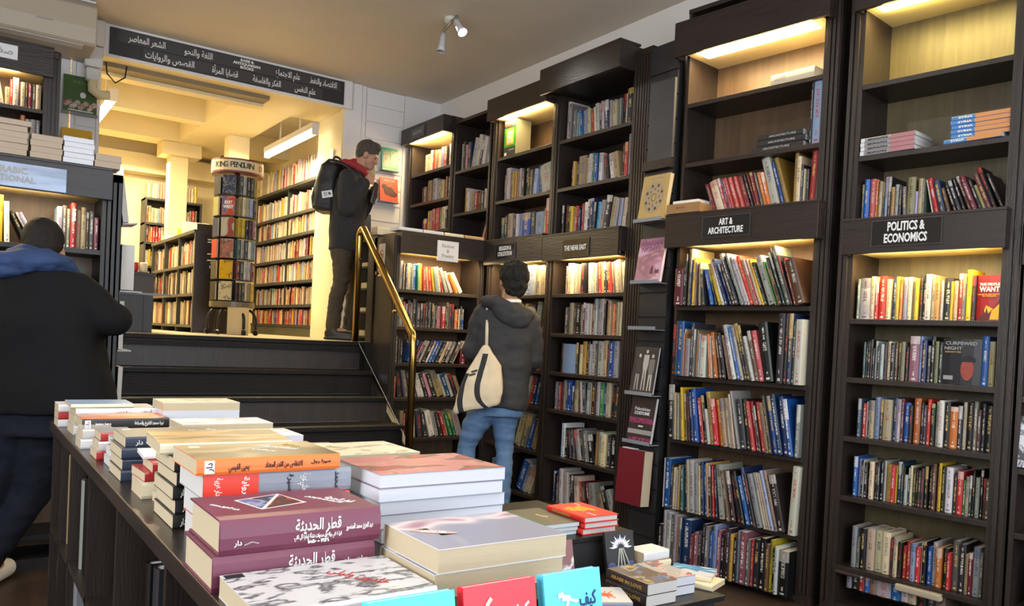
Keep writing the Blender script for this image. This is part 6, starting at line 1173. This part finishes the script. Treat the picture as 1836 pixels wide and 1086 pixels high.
def skin(name, mb, mat, parent=None, M=None, vox=0.011, smooth=4, folds=0.0, ffreq=(9, 9, 9), seed=0.0, keep=None):
    """union of the shapes in MB as one continuous surface"""
    me = mb.mesh(name, []); o = bpy.data.objects.new(name, me); COL.objects.link(o)
    r = o.modifiers.new('r', 'REMESH'); r.mode = 'VOXEL'; r.voxel_size = vox; r.use_smooth_shade = True
    s = o.modifiers.new('s', 'SMOOTH'); s.iterations = smooth; s.factor = 0.5
    nm_ = bpy.data.meshes.new_from_object(o.evaluated_get(bpy.context.evaluated_depsgraph_get())); bpy.data.objects.remove(o)
    nm_.materials.clear(); nm_.materials.append(mat)
    if folds:
        ns = [v.normal.copy() for v in nm_.vertices]
        for v, n_ in zip(nm_.vertices, ns):
            p = Vector((v.co.x * ffreq[0], v.co.y * ffreq[1], v.co.z * ffreq[2] + seed)); f = noise.noise(p) + 0.5 * noise.noise(p * 2.1 + Vector((3, 1, 7)))
            v.co += n_ * folds * f
    nm_.polygons.foreach_set('use_smooth', [True] * len(nm_.polygons))
    o = bpy.data.objects.new(name, nm_); COL.objects.link(o); nm_.name = name
    if parent: o.parent = parent
    if M: o.matrix_world = M
    return o
SKIN = plain('skin', (0.42, 0.22, 0.14), 0.55, vary=0.12, vscale=30); SKIN2 = plain('tan_skin', (0.30, 0.15, 0.085), 0.55, vary=0.12, vscale=30)
def hairm(name, col): return plain(name, col, 0.7, spec=0.25, vary=0.6, vscale=30, stretch=(3, 3, 0.6), bump=0.6, bscale=90)
CLOTHK = plain('black_wool', (0.0055, 0.0055, 0.0065), 0.9, bump=0.2, bscale=200, spec=0.2)
NAVYJ = plain('navy_trousers', (0.008, 0.010, 0.018), 0.85, spec=0.2)
PARKA = plain('charcoal_parka', (0.026, 0.026, 0.029), 0.75, vary=0.2, vscale=12, bump=0.15, bscale=120, spec=0.3)
JEANS = plain('blue_denim', (0.075, 0.145, 0.27), 0.85, vary=0.35, vscale=7, stretch=(1.6, 1.6, 0.6), bump=0.2, bscale=220)
TWEED = plain('charcoal_tweed', (0.020, 0.020, 0.023), 0.9, vary=0.35, vscale=60, bump=0.15, bscale=200)
BROWNT = plain('brown_corduroy', (0.058, 0.043, 0.026), 0.85, vary=0.3, vscale=10, bump=0.2, bscale=160)
PACK = plain('black_nylon', (0.009, 0.009, 0.010), 0.55, bump=0.1, bscale=150)
CANVAS = plain('cream_canvas', (0.50, 0.42, 0.30), 0.85, vary=0.10, vscale=14, bump=0.2, bscale=240)
REDW = plain('red_wool', (0.30, 0.018, 0.022), 0.8, bump=0.2, bscale=120)
BLUES = plain('blue_scarf_wool', (0.014, 0.038, 0.115), 0.8, vary=0.35, vscale=14, bump=0.2, bscale=120)
LEATH = plain('dark_leather', (0.02, 0.014, 0.010), 0.45); COLLARM = plain('white_collar', (0.6, 0.6, 0.6), 0.8)
def head(mb, c, face, up=(0, 0, 1), s=1.0):
    """skull, jaw, nose, brow, lips and ears; FACE is the way the face looks"""
    c = Vector(c); f = Vector(face).normalized(); u = Vector(up).normalized(); l = u.cross(f).normalized(); u = f.cross(l)
    def E(df, dl, du, rf, rl, ru):
        M = Matrix(((f.x, l.x, u.x, 0), (f.y, l.y, u.y, 0), (f.z, l.z, u.z, 0), (0, 0, 0, 1)))
        mb.ell((0, 0, 0), (rf * s, rl * s, ru * s), 12, M=T(c + (f * df + l * dl + u * du) * s) @ M)
    E(-0.012, 0, 0.035, 0.098, 0.078, 0.092); E(0.035, 0, -0.03, 0.062, 0.060, 0.075); E(0.055, 0, -0.085, 0.036, 0.040, 0.030); E(0.092, 0, -0.015, 0.016, 0.013, 0.026); E(0.101, 0, -0.032, 0.016, 0.016, 0.011)
    E(0.086, 0, -0.062, 0.012, 0.024, 0.008); E(0.084, 0, -0.074, 0.011, 0.020, 0.007); E(0.078, 0.0, 0.018, 0.018, 0.050, 0.012)
    for sd in (-1, 1): E(0.006, 0.077 * sd, -0.012, 0.020, 0.010, 0.032); E(0.070, 0.030 * sd, 0.0, 0.014, 0.014, 0.010); E(0.06, 0.038 * sd, -0.035, 0.022, 0.022, 0.022)
    return f, l, u
def eyes(parent, c, f, l, u, s=1.0):
    for sd in (-1, 1):
        e = MB(); e.ell(tuple(Vector(c) + f * 0.080 * s + l * 0.031 * sd * s + u * 0.002 * s), (0.009 * s,) * 3, 8); o = e.build('eye', plain('eye_dark', (0.03, 0.02, 0.015), 0.2), parent, smooth=True)
def hair(name, c, f, l, u, mat, parent, s=1.0, back=0.0, low=-0.05, thick=1.0, folds=0.006, front=0.03):
    mb = MB(); M = Matrix(((f.x, l.x, u.x, 0), (f.y, l.y, u.y, 0), (f.z, l.z, u.z, 0), (0, 0, 0, 1)))
    def E(df, dl, du, rf, rl, ru): mb.ell((0, 0, 0), (rf * s, rl * s, ru * s), 14, M=T(Vector(c) + (f * df + l * dl + u * du) * s) @ M)
    E(-0.016, 0, 0.042, 0.100 * thick, 0.083 * thick, 0.094 * thick); E(-0.048 - back, 0, low + 0.03, 0.062, 0.070 * thick, 0.075)
    E(front, 0, 0.095, 0.055, 0.062, 0.040 * thick)
    return skin(name, mb, mat, parent, vox=0.007, smooth=2, folds=folds, ffreq=(38, 38, 20))
FACING = RZ(R(-35))
# --- the man with the tote bag, seen from behind
MP = T((2.939, 4.388, 0)) @ FACING
mb = MB(); hc = (0.088, 0.03, 1.595)
hf, hl, hu = Vector((-0.42, 0.86, 0.10)).normalized(), None, None
hf, hl, hu = head(mb, hc, hf, (0.1, 0, 1), 0.98)
limb(mb, [(0.088, 0.005, 1.53), (0.07, -0.01, 1.40)], [0.056, 0.066])
loft(mb, [(0.045, 0.02, 0.80, 0.12, 0.08), (0.05, 0.02, 1.0, 0.14, 0.10), (0.06, 0.02, 1.25, 0.165, 0.11), (0.07, 0.02, 1.40, 0.12, 0.08), (0.075, 0.0, 1.44, 0.05, 0.05)])
for sx, hip, kn, an in ((-1, (-0.05, 0.02, 0.76), (-0.165, 0.045, 0.47), (-0.163, -0.01, 0.01)), (1, (0.085, 0.025, 0.78), (0.09, 0.05, 0.47), (0.087, 0.0, 0.01))):
    limb(mb, [hip, kn, an], [0.06, 0.040, 0.034]); limb(mb, [an, (an[0] + 0.02 * sx, an[1] + 0.15, -0.035)], [0.04, 0.035])
for sx, pts in ((-1, [(-0.10, 0.02, 1.36), (-0.165, 0.04, 1.10), (-0.10, 0.20, 0.98)]), (1, [(0.225, 0.02, 1.34), (0.265, 0.06, 1.09), (0.20, 0.24, 1.0)])):
    limb(mb, pts, [0.055, 0.042, 0.032]); hp = Vector(pts[-1]); limb(mb, [hp, hp + Vector((-0.02 * sx, 0.07, 0.01))], [0.032, 0.036])
    for q in range(4): limb(mb, [hp + Vector((-0.02 * sx + (q - 1.5) * 0.017, 0.09, 0.01)), hp + Vector((-0.03 * sx + (q - 1.5) * 0.018, 0.145 - 0.008 * abs(q - 1.3), 0.0))], [0.0095, 0.008])
    limb(mb, [hp + Vector((0.03 * sx, 0.05, 0.01)), hp + Vector((0.05 * sx, 0.10, 0.015))], [0.011, 0.009])
man = skin('person', mb, SKIN2, None, MP, vox=0.009, smooth=3)
tag(man, 'man in a charcoal hooded parka and jeans, seen from behind browsing with a tote bag', 'person'); eyes(man, hc, hf, hl, hu)
hair('hair', (hc[0], hc[1], hc[2]), hf, hl, hu, hairm('black_hair', (0.008, 0.007, 0.007)), man, 1.06, 0.012, -0.05, 1.08, 0.013)
mb = MB()
loft(mb, [(0.045, 0.02, 0.775, 0.180, 0.135, -0.14), (0.047, 0.02, 0.82, 0.182, 0.138, -0.10), (0.05, 0.02, 1.0, 0.186, 0.138), (0.055, 0.015, 1.18, 0.195, 0.14), (0.062, 0.01, 1.32, 0.195, 0.13), (0.068, 0.005, 1.40, 0.155, 0.11), (0.075, 0.0, 1.46, 0.085, 0.085)], pw=2.6)
limb(mb, [(-0.09, 0.01, 1.36), (-0.155, 0.03, 1.12), (-0.11, 0.17, 0.99)], [0.082, 0.070, 0.056]); limb(mb, [(0.215, 0.01, 1.33), (0.252, 0.05, 1.10), (0.205, 0.20, 1.01)], [0.080, 0.068, 0.056])
coat = skin('parka', mb, PARKA, man, vox=0.012, smooth=4, folds=0.011, ffreq=(8, 8, 11))
mb = MB()
# hood lying on the back: a thick collar with a slumped pouch
limb(mb, [(-0.065, 0.06, 1.43), (-0.07, -0.03, 1.455), (0.0, -0.085, 1.45), (0.10, -0.10, 1.40), (0.20, -0.07, 1.375), (0.215, 0.03, 1.40)], [0.040, 0.045, 0.05, 0.055, 0.05, 0.04])
mb.ell((0.10, -0.105, 1.372), (0.135, 0.050, 0.075), 12, M=T((0.10, -0.105, 1.372)) @ RY(R(18)) @ T((-0.10, 0.105, -1.372)))
skin('hood', mb, PARKA, man, vox=0.010, smooth=5, folds=0.009, ffreq=(9, 9, 16), seed=4)
mb = MB(); limb(mb, [(0.03, -0.03, 1.468), (0.085, -0.06, 1.462), (0.14, -0.035, 1.466)], [0.018, 0.02, 0.018]); skin('shirt_collar', mb, COLLARM, man, vox=0.007)
mb = MB()
loft(mb, [(0.045, 0.02, 0.71, 0.160, 0.115), (0.045, 0.02, 0.80, 0.165, 0.12), (0.045, 0.02, 0.86, 0.16, 0.115)])
limb(mb, [(-0.045, 0.02, 0.76), (-0.125, 0.035, 0.62), (-0.167, 0.05, 0.49), (-0.163, 0.02, 0.36), (-0.163, -0.01, 0.04)], [0.100, 0.080, 0.061, 0.062, 0.058]); limb(mb, [(0.085, 0.02, 0.76), (0.085, 0.045, 0.60), (0.09, 0.055, 0.48), (0.092, 0.02, 0.36), (0.085, -0.005, 0.04)], [0.098, 0.072, 0.060, 0.060, 0.056])
skin('jeans', mb, JEANS, man, vox=0.011, smooth=3, folds=0.009, ffreq=(7, 7, 22))
for an in ((-0.165, -0.02), (0.085, -0.01)):
    mb = MB(); limb(mb, [(an[0], an[1] - 0.03, -0.03), (an[0], an[1] + 0.16, -0.038)], [0.046, 0.042]); limb(mb, [(an[0], an[1] - 0.01, -0.02), (an[0], an[1], 0.05)], [0.048, 0.044]); mb.box(an[0] - 0.045, an[0] + 0.045, an[1] - 0.07, an[1] + 0.20, FZ + 0.002, FZ + 0.02); skin('shoe', mb, LEATH, man, vox=0.010)
# tote bag
TB_ = MP
mb = MB()
def ringpts(pts): return pts
sec = [(0.762, -0.098, 0.142, 0.05, 0.24), (0.785, -0.096, 0.150, 0.06, 0.22), (0.85, -0.085, 0.146, 0.064, 0.12), (0.93, -0.070, 0.134, 0.056, 0.04), (1.0, -0.055, 0.114, 0.044, 0.0), (1.05, -0.046, 0.100, 0.034, 0.0), (1.09, -0.048, 0.072, 0.028, -0.1), (1.13, -0.056, 0.040, 0.020, -0.2), (1.17, -0.060, 0.014, 0.012, 0)]
loft(mb, [(cx, -0.165 + 0.03 * (z - 0.735), z, rx, ry, tl) for z, cx, rx, ry, tl in sec], pw=2.8)
bag = skin('tote_bag', mb, CANVAS, None, TB_, vox=0.0065, smooth=3, folds=0.010, ffreq=(9, 9, 7), seed=2)
tag(bag, "cream canvas tote bag with two black stripes on the hooded man's shoulder", 'bag')
def on_bag(x, z, out=0.004):
    best = None
    for v in bag.data.vertices:
        if v.co.y < -0.12:
            d_ = (v.co.x - x) ** 2 + (v.co.z - z) ** 2
            if best is None or d_ < best[0]: best = (d_, v.co)
    return Vector((x, best[1].y - out, z))
# black webbing sewn along the canvas: two curved bands
def striped_canvas():
    m, nt, b = new_mat('striped_canvas'); N = nt.nodes; L = nt.links; b.inputs['Roughness'].default_value = 0.85
    tc = N.new('ShaderNodeTexCoord'); sp_ = N.new('ShaderNodeSeparateXYZ'); L.new(tc.outputs['Object'], sp_.inputs[0])
    def mth(op, a, c):
        n = N.new('ShaderNodeMath'); n.operation = op
        for i, v in enumerate((a, c)):
            if isinstance(v, (int, float)): n.inputs[i].default_value = v
            else: L.new(v, n.inputs[i])
        return n.outputs[0]
    t = mth('DIVIDE', mth('SUBTRACT', sp_.outputs[2], 0.74), 0.40); tot = None
    for pts, z0, z1 in (([(0.74, -0.192), (0.80, -0.205), (0.87, -0.202), (0.95, -0.188), (1.0, -0.165)], 0.70, 0.99), ([(0.775, -0.030), (0.80, -0.062), (0.83, -0.086), (0.90, -0.100), (0.98, -0.088), (1.06, -0.070), (1.12, -0.058)], 0.775, 1.12)):
        fc = N.new('ShaderNodeFloatCurve'); L.new(t, fc.inputs['Value']); c = fc.mapping.curves[0]
        P = [((z - 0.74) / 0.40, 0.5 + x) for z, x in pts]
        c.points[0].location = P[0]; c.points[1].location = P[-1]
        for p in P[1:-1]: c.points.new(*p)
        fc.mapping.update()
        d_ = mth('ABSOLUTE', mth('SUBTRACT', mth('ADD', sp_.outputs[0], 0.5), fc.outputs[0]), 0)
        k = mth('MULTIPLY', mth('LESS_THAN', d_, 0.018), mth('MULTIPLY', mth('GREATER_THAN', sp_.outputs[2], z0), mth('LESS_THAN', sp_.outputs[2], z1)))
        tot = k if tot is None else mth('MAXIMUM', tot, k)
    nz = N.new('ShaderNodeTexNoise'); nz.inputs['Scale'].default_value = 14; L.new(tc.outputs['Object'], nz.inputs['Vector'])
    m1 = N.new('ShaderNodeMix'); m1.data_type = 'RGBA'; L.new(nz.outputs['Fac'], m1.inputs[0]); m1.inputs[6].default_value = (0.46, 0.38, 0.27, 1); m1.inputs[7].default_value = (0.55, 0.47, 0.34, 1)
    m2 = N.new('ShaderNodeMix'); m2.data_type = 'RGBA'; L.new(tot, m2.inputs[0]); L.new(m1.outputs[2], m2.inputs[6]); m2.inputs[7].default_value = (0.012, 0.013, 0.017, 1); L.new(m2.outputs[2], b.inputs['Base Color'])
    return m
bag.data.materials.clear(); bag.data.materials.append(striped_canvas())
m = MB(); m.tube([(-0.055, -0.15, 1.15), (-0.06, -0.10, 1.30), (-0.065, -0.045, 1.43), (-0.06, 0.03, 1.455), (-0.085, 0.12, 1.35)], 0.011, 8); m.build('shoulder_strap', CANVAS, bag, smooth=True)
for k in range(3):
    p = on_bag(-0.135 + 0.012 * k, 0.985 + 0.022 * k, 0.003); MB().box(-0.02, 0.02, -0.003, 0.003, -0.006, 0.006, M=T(p) @ RY(R(-20))).build('printed_line', INKK, bag)

# --- the man with the backpack on the upper floor, in profile
MQ = T((2.756, 6.53, ZP)) @ FACING
mb = MB(); hc = (0.165, 0.0, 1.595)
hf, hl, hu = head(mb, hc, (0.93, -0.02, -0.36), (0.36, 0, 0.93), 0.97)
limb(mb, [(0.12, 0.0, 1.54), (0.07, 0.0, 1.43)], [0.056, 0.062])
loft(mb, [(0.03, 0, 0.80, 0.11, 0.15), (0.02, 0, 1.0, 0.11, 0.15), (0.03, 0, 1.25, 0.12, 0.18), (0.05, 0, 1.40, 0.10, 0.16), (0.07, 0, 1.45, 0.06, 0.08)])
for hip, kn, an in (((0.0, -0.09, 0.82), (0.02, -0.10, 0.50), (-0.045, -0.10, 0.09)), ((0.03, 0.09, 0.82), (0.10, 0.10, 0.50), (0.055, 0.10, 0.09))):
    limb(mb, [hip, kn, an], [0.065, 0.042, 0.036]); limb(mb, [an, (an[0] + 0.15, an[1], 0.045)], [0.04, 0.034])
limb(mb, [(0.05, -0.19, 1.37), (0.06, -0.24, 1.12), (0.19, -0.15, 1.335)], [0.055, 0.045, 0.034]); limb(mb, [(0.05, 0.19, 1.37), (0.08, 0.23, 1.12), (0.20, 0.14, 1.30)], [0.055, 0.045, 0.034])
# near hand closed on the strap: palm, four curled fingers, thumb
hp = Vector((0.205, -0.135, 1.365)); mb.ell(tuple(hp), (0.034, 0.026, 0.042), 10)
for q in range(4):
    z = hp.z + 0.032 - q * 0.020; limb(mb, [(hp.x + 0.022, hp.y - 0.018, z), (hp.x + 0.046, hp.y - 0.008, z - 0.003), (hp.x + 0.042, hp.y + 0.020, z - 0.006)], [0.0105, 0.0098, 0.0085])
limb(mb, [(hp.x + 0.0, hp.y - 0.024, hp.z + 0.02), (hp.x + 0.022, hp.y - 0.030, hp.z + 0.052)], [0.012, 0.0095])
hp2 = Vector((0.215, 0.10, 1.32)); mb.ell(tuple(hp2), (0.034, 0.026, 0.042), 10)
for q in range(4): z = hp2.z + 0.03 - q * 0.02; limb(mb, [(hp2.x + 0.02, hp2.y, z), (hp2.x + 0.042, hp2.y - 0.02, z - 0.004)], [0.0105, 0.009])
limb(mb, [(hp2.x, hp2.y + 0.022, hp2.z + 0.02), (hp2.x + 0.02, hp2.y + 0.02, hp2.z + 0.05)], [0.012, 0.0095])
pm_ = skin('person', mb, SKIN, None, MQ, vox=0.008, smooth=3)
tag(pm_, 'grey-haired man in a dark coat and red hood reading on the upper floor', 'person'); eyes(pm_, hc, hf, hl, hu)
hair('hair', hc, hf, hl, hu, hairm('grey_brown_hair', (0.075, 0.062, 0.050)), pm_, 0.99, 0.0, -0.02, 1.0, 0.004, 0.035)
mb = MB()
loft(mb, [(0.025, 0, 0.76, 0.150, 0.195, -0.06), (0.025, 0, 0.86, 0.150, 0.195), (0.02, 0, 1.02, 0.142, 0.195), (0.03, 0, 1.22, 0.150, 0.215), (0.045, 0, 1.36, 0.128, 0.195), (0.065, 0, 1.44, 0.085, 0.12), (0.075, 0, 1.47, 0.065, 0.075)], pw=2.5)
limb(mb, [(0.045, -0.18, 1.36), (0.05, -0.245, 1.13), (0.075, -0.24, 1.10), (0.175, -0.165, 1.32)], [0.078, 0.070, 0.068, 0.052]); limb(mb, [(0.05, 0.18, 1.36), (0.08, 0.235, 1.12), (0.19, 0.15, 1.285)], [0.078, 0.068, 0.052])
skin('coat', mb, TWEED, pm_, vox=0.011, smooth=3, folds=0.008, ffreq=(9, 9, 9), seed=9)
mb = MB(); limb(mb, [(-0.03, 0.02, 1.50), (-0.01, -0.075, 1.505), (0.07, -0.10, 1.49), (0.15, -0.075, 1.45), (0.185, 0.0, 1.40)], [0.036, 0.038, 0.036, 0.032, 0.026]); limb(mb, [(-0.03, 0.0, 1.50), (-0.01, 0.075, 1.50), (0.07, 0.10, 1.49), (0.16, 0.06, 1.44)], [0.036, 0.036, 0.034, 0.03]); limb(mb, [(0.0, 0.0, 1.50), (0.08, 0.0, 1.52)], [0.05, 0.05]); skin('red_hood', mb, REDW, pm_, vox=0.009, smooth=3, folds=0.006, ffreq=(16, 16, 16))
mb = MB(); loft(mb, [(0.02, 0, 0.74, 0.12, 0.17), (0.02, 0, 0.84, 0.125, 0.175), (0.02, 0, 0.90, 0.12, 0.17)])
limb(mb, [(0.0, -0.085, 0.80), (0.01, -0.095, 0.64), (0.012, -0.10, 0.50), (-0.025, -0.10, 0.36), (-0.045, -0.10, 0.10)], [0.108, 0.085, 0.070, 0.066, 0.060]); limb(mb, [(0.03, 0.085, 0.80), (0.07, 0.095, 0.64), (0.095, 0.10, 0.50), (0.075, 0.10, 0.34), (0.055, 0.10, 0.10)], [0.108, 0.085, 0.070, 0.066, 0.060])
skin('trousers', mb, BROWNT, pm_, vox=0.011, smooth=3, folds=0.009, ffreq=(9, 9, 20), seed=3)
for an in ((-0.045, -0.10), (0.055, 0.10)):
    mb = MB(); limb(mb, [(an[0] - 0.02, an[1], 0.055), (an[0] + 0.16, an[1], 0.045)], [0.05, 0.042]); limb(mb, [(an[0], an[1], 0.07), (an[0], an[1], 0.19)], [0.054, 0.058]); mb.box(an[0] - 0.07, an[0] + 0.20, an[1] - 0.045, an[1] + 0.045, 0.002, 0.022); skin('boot', mb, LEATH, pm_, vox=0.010)
mb = MB(); mb.ell((0, 0, 0), (0.12, 0.15, 0.19), 14, M=T((-0.155, -0.02, 1.27)) @ RY(R(8))); loft(mb, [(-0.155, -0.02, 1.085, 0.085, 0.13), (-0.165, -0.02, 1.12, 0.105, 0.15), (-0.155, -0.02, 1.30, 0.105, 0.155), (-0.125, -0.02, 1.47, 0.085, 0.14), (-0.105, -0.02, 1.53, 0.05, 0.10)], pw=3.2)
bp = skin('backpack', mb, PACK, None, MQ, vox=0.010, smooth=4, folds=0.008, ffreq=(10, 10, 10), seed=5)
tag(bp, 'black backpack with a white label worn by the man on the upper floor', 'bag')
mb = MB(); loft(mb, [(-0.235, -0.02, 1.11, 0.035, 0.11), (-0.245, -0.02, 1.20, 0.04, 0.115), (-0.235, -0.02, 1.29, 0.03, 0.105)], pw=3); skin('front_pocket', mb, PACK, bp, vox=0.009)
for y in (-0.125, 0.095): MB().tube(bend([(-0.12, y, 1.50), (-0.01, y - 0.03, 1.49), (0.11, y * 0.9, 1.40), (0.16, y * 1.0, 1.28), (0.05, y * 1.3, 1.10), (-0.12, y, 1.12)], 0.06), 0.016, 8).build('shoulder_strap', PACK, bp, smooth=True)
MB().tube(bend([(-0.13, -0.05, 1.51), (-0.10, -0.05, 1.565), (-0.06, -0.05, 1.55), (-0.03, -0.05, 1.50)], 0.03), 0.010, 8).build('grab_loop', PACK, bp, smooth=True)
lp = MB().box(-0.05, 0.04, -0.002, 0.002, -0.033, 0.025).build('white_label', CARD, bp, T((-0.115, -0.194, 1.222)) @ RZ(R(-4)) @ RY(R(-10)))
MB().box(-0.035, -0.002, -0.003, -0.002, -0.014, -0.010).box(-0.035, -0.004, -0.003, -0.002, -0.002, 0.002).box(-0.035, -0.002, -0.003, -0.002, 0.008, 0.012).build('label_lettering', INKK, lp)
MB().rings([[(0.006 + q * 0.022 * math.cos(a), -0.0028, -0.012 + q * 0.024 * math.sin(a)) for a in [math.pi / 2 * k / 8 for k in range(9)]] for q in (1, 0.72)], closed=False).rings([[(0.006 + q * 0.022 * math.cos(a), -0.0028, -0.012 + q * 0.024 * math.sin(a)) for a in [math.pi / 2 * k / 8 for k in range(9)]] for q in (0.5, 0.2)], closed=False).build('label_arc_mark', INKK, lp)
bk = flat_book('held_paperback', 'dark paperback held up by the man with the backpack', MQ @ T((0.235, -0.06, 1.19)) @ RY(R(-80)), 0.17, 0.12, 0.02, BLACKC, PAPER)

# --- the man in black, nearest, seen from behind
MR = T((0.359, 4.33, FZ)) @ FACING @ Matrix.Scale(1.066, 4)
mb = MB(); hc = (-0.042, 0.035, 1.515)
hf, hl, hu = head(mb, hc, (-0.50, 0.78, -0.36), (-0.2, 0.32, 0.92), 1.04)
limb(mb, [(-0.042, 0.0, 1.47), (-0.04, -0.03, 1.36)], [0.062, 0.07])
loft(mb, [(0.0, 0, 0.78, 0.12, 0.10), (0.01, 0, 1.0, 0.16, 0.11), (-0.02, 0, 1.25, 0.20, 0.12), (-0.03, 0, 1.36, 0.15, 0.10), (-0.035, 0, 1.41, 0.06, 0.06)])
for hip, kn, an in (((-0.10, 0, 0.76), (-0.22, 0.0, 0.44), (-0.34, -0.03, 0.09)), ((0.02, 0.02, 0.76), (-0.04, 0.07, 0.44), (-0.235, 0.03, 0.09))):
    limb(mb, [hip, kn, an], [0.065, 0.045, 0.038]); limb(mb, [an, (an[0] - 0.02, an[1] + 0.15, 0.045)], [0.042, 0.036])
for pts in ([(0.17, 0, 1.33), (0.295, 0.03, 1.22), (0.14, 0.27, 1.24)], [(-0.22, 0, 1.33), (-0.30, 0.05, 1.10), (-0.16, 0.28, 1.12)]):
    limb(mb, pts, [0.06, 0.048, 0.036]); hp = Vector(pts[-1]); limb(mb, [hp, hp + Vector((-0.03, 0.05, 0.0))], [0.034, 0.038])
    for q in range(4): limb(mb, [hp + Vector((-0.05, 0.07, (q - 1.5) * 0.019)), hp + Vector((-0.085, 0.10 + 0.006 * q, (q - 1.5) * 0.020))], [0.0105, 0.009])
    limb(mb, [hp + Vector((-0.02, 0.04, 0.035)), hp + Vector((-0.05, 0.07, 0.055))], [0.012, 0.010])
mk = skin('person', mb, SKIN, None, MR, vox=0.009, smooth=3); tag(mk, 'man in a black coat and blue scarf, seen from behind at the blue-black bookcase', 'person'); eyes(mk, hc, hf, hl, hu, 1.04)
hair('hair', hc, hf, hl, hu, hairm('dark_brown_hair', (0.012, 0.009, 0.008)), mk, 1.035, -0.004, -0.022, 0.99, 0.003, 0.03)
mb = MB()
loft(mb, [(0.045, 0.01, 0.80, 0.262, 0.17), (0.045, 0.01, 0.88, 0.258, 0.17), (0.03, 0.01, 1.02, 0.235, 0.165), (0.0, 0.0, 1.20, 0.235, 0.16), (-0.02, 0.0, 1.32, 0.232, 0.145), (-0.03, 0.0, 1.40, 0.185, 0.12), (-0.038, 0, 1.45, 0.10, 0.09)], pw=2.5)
limb(mb, [(0.15, 0, 1.33), (0.255, 0.0, 1.235), (0.285, 0.03, 1.225), (0.16, 0.24, 1.24)], [0.092, 0.084, 0.080, 0.062]); limb(mb, [(-0.20, 0, 1.33), (-0.29, 0.04, 1.10), (-0.17, 0.25, 1.12)], [0.09, 0.08, 0.062])
skin('coat', mb, CLOTHK, mk, vox=0.013, smooth=4, folds=0.008, ffreq=(7, 7, 7))
mb = MB()
limb(mb, [(-0.22, 0.06, 1.395), (-0.215, -0.05, 1.405), (-0.13, -0.115, 1.44), (-0.02, -0.12, 1.455), (0.065, -0.08, 1.455), (0.088, 0.01, 1.44), (0.05, 0.10, 1.42)], [0.045, 0.048, 0.05, 0.048, 0.046, 0.042, 0.04])
limb(mb, [(-0.14, 0.04, 1.45), (-0.12, -0.05, 1.475), (-0.04, -0.085, 1.488), (0.04, -0.055, 1.478), (0.06, 0.03, 1.46)], [0.036, 0.036, 0.036, 0.036, 0.034])
limb(mb, [(-0.19, -0.06, 1.385), (-0.10, -0.13, 1.40), (0.0, -0.125, 1.42)], [0.035, 0.032, 0.026])
skin('scarf', mb, BLUES, mk, vox=0.009, smooth=2, folds=0.008, ffreq=(12, 12, 34), seed=1)
mb = MB(); loft(mb, [(0.0, 0.01, 0.70, 0.17, 0.13), (0.0, 0.01, 0.82, 0.18, 0.14), (0.0, 0.01, 0.90, 0.17, 0.13)])
limb(mb, [(-0.10, 0.0, 0.76), (-0.16, 0.03, 0.60), (-0.22, 0.0, 0.44), (-0.335, -0.03, 0.12)], [0.112, 0.095, 0.080, 0.065]); limb(mb, [(0.01, 0.02, 0.76), (-0.02, 0.05, 0.60), (-0.06, 0.07, 0.44), (-0.235, 0.03, 0.12)], [0.112, 0.094, 0.080, 0.066])
skin('trousers', mb, NAVYJ, mk, vox=0.012, smooth=3, folds=0.009, ffreq=(8, 8, 14))
for an in ((-0.34, -0.03), (-0.235, 0.03)):
    mb = MB(); limb(mb, [(an[0], an[1] - 0.02, 0.05), (an[0] - 0.02, an[1] + 0.17, 0.045)], [0.050, 0.046]); limb(mb, [(an[0], an[1], 0.06), (an[0], an[1], 0.12)], [0.05, 0.048]); s_ = skin('shoe', mb, CARD, mk, vox=0.010)
# ------------------------------------------------------------------ everything too far and small to single out
so = bpy.data.objects.new('shelved_books', STUFF.mesh('shelved_books')); COL.objects.link(so)
tag(so, 'rows of cream and red books filling the shelves of the upper room', 'books', kind='stuff')

bpy.data.scenes.remove(LETTERS)
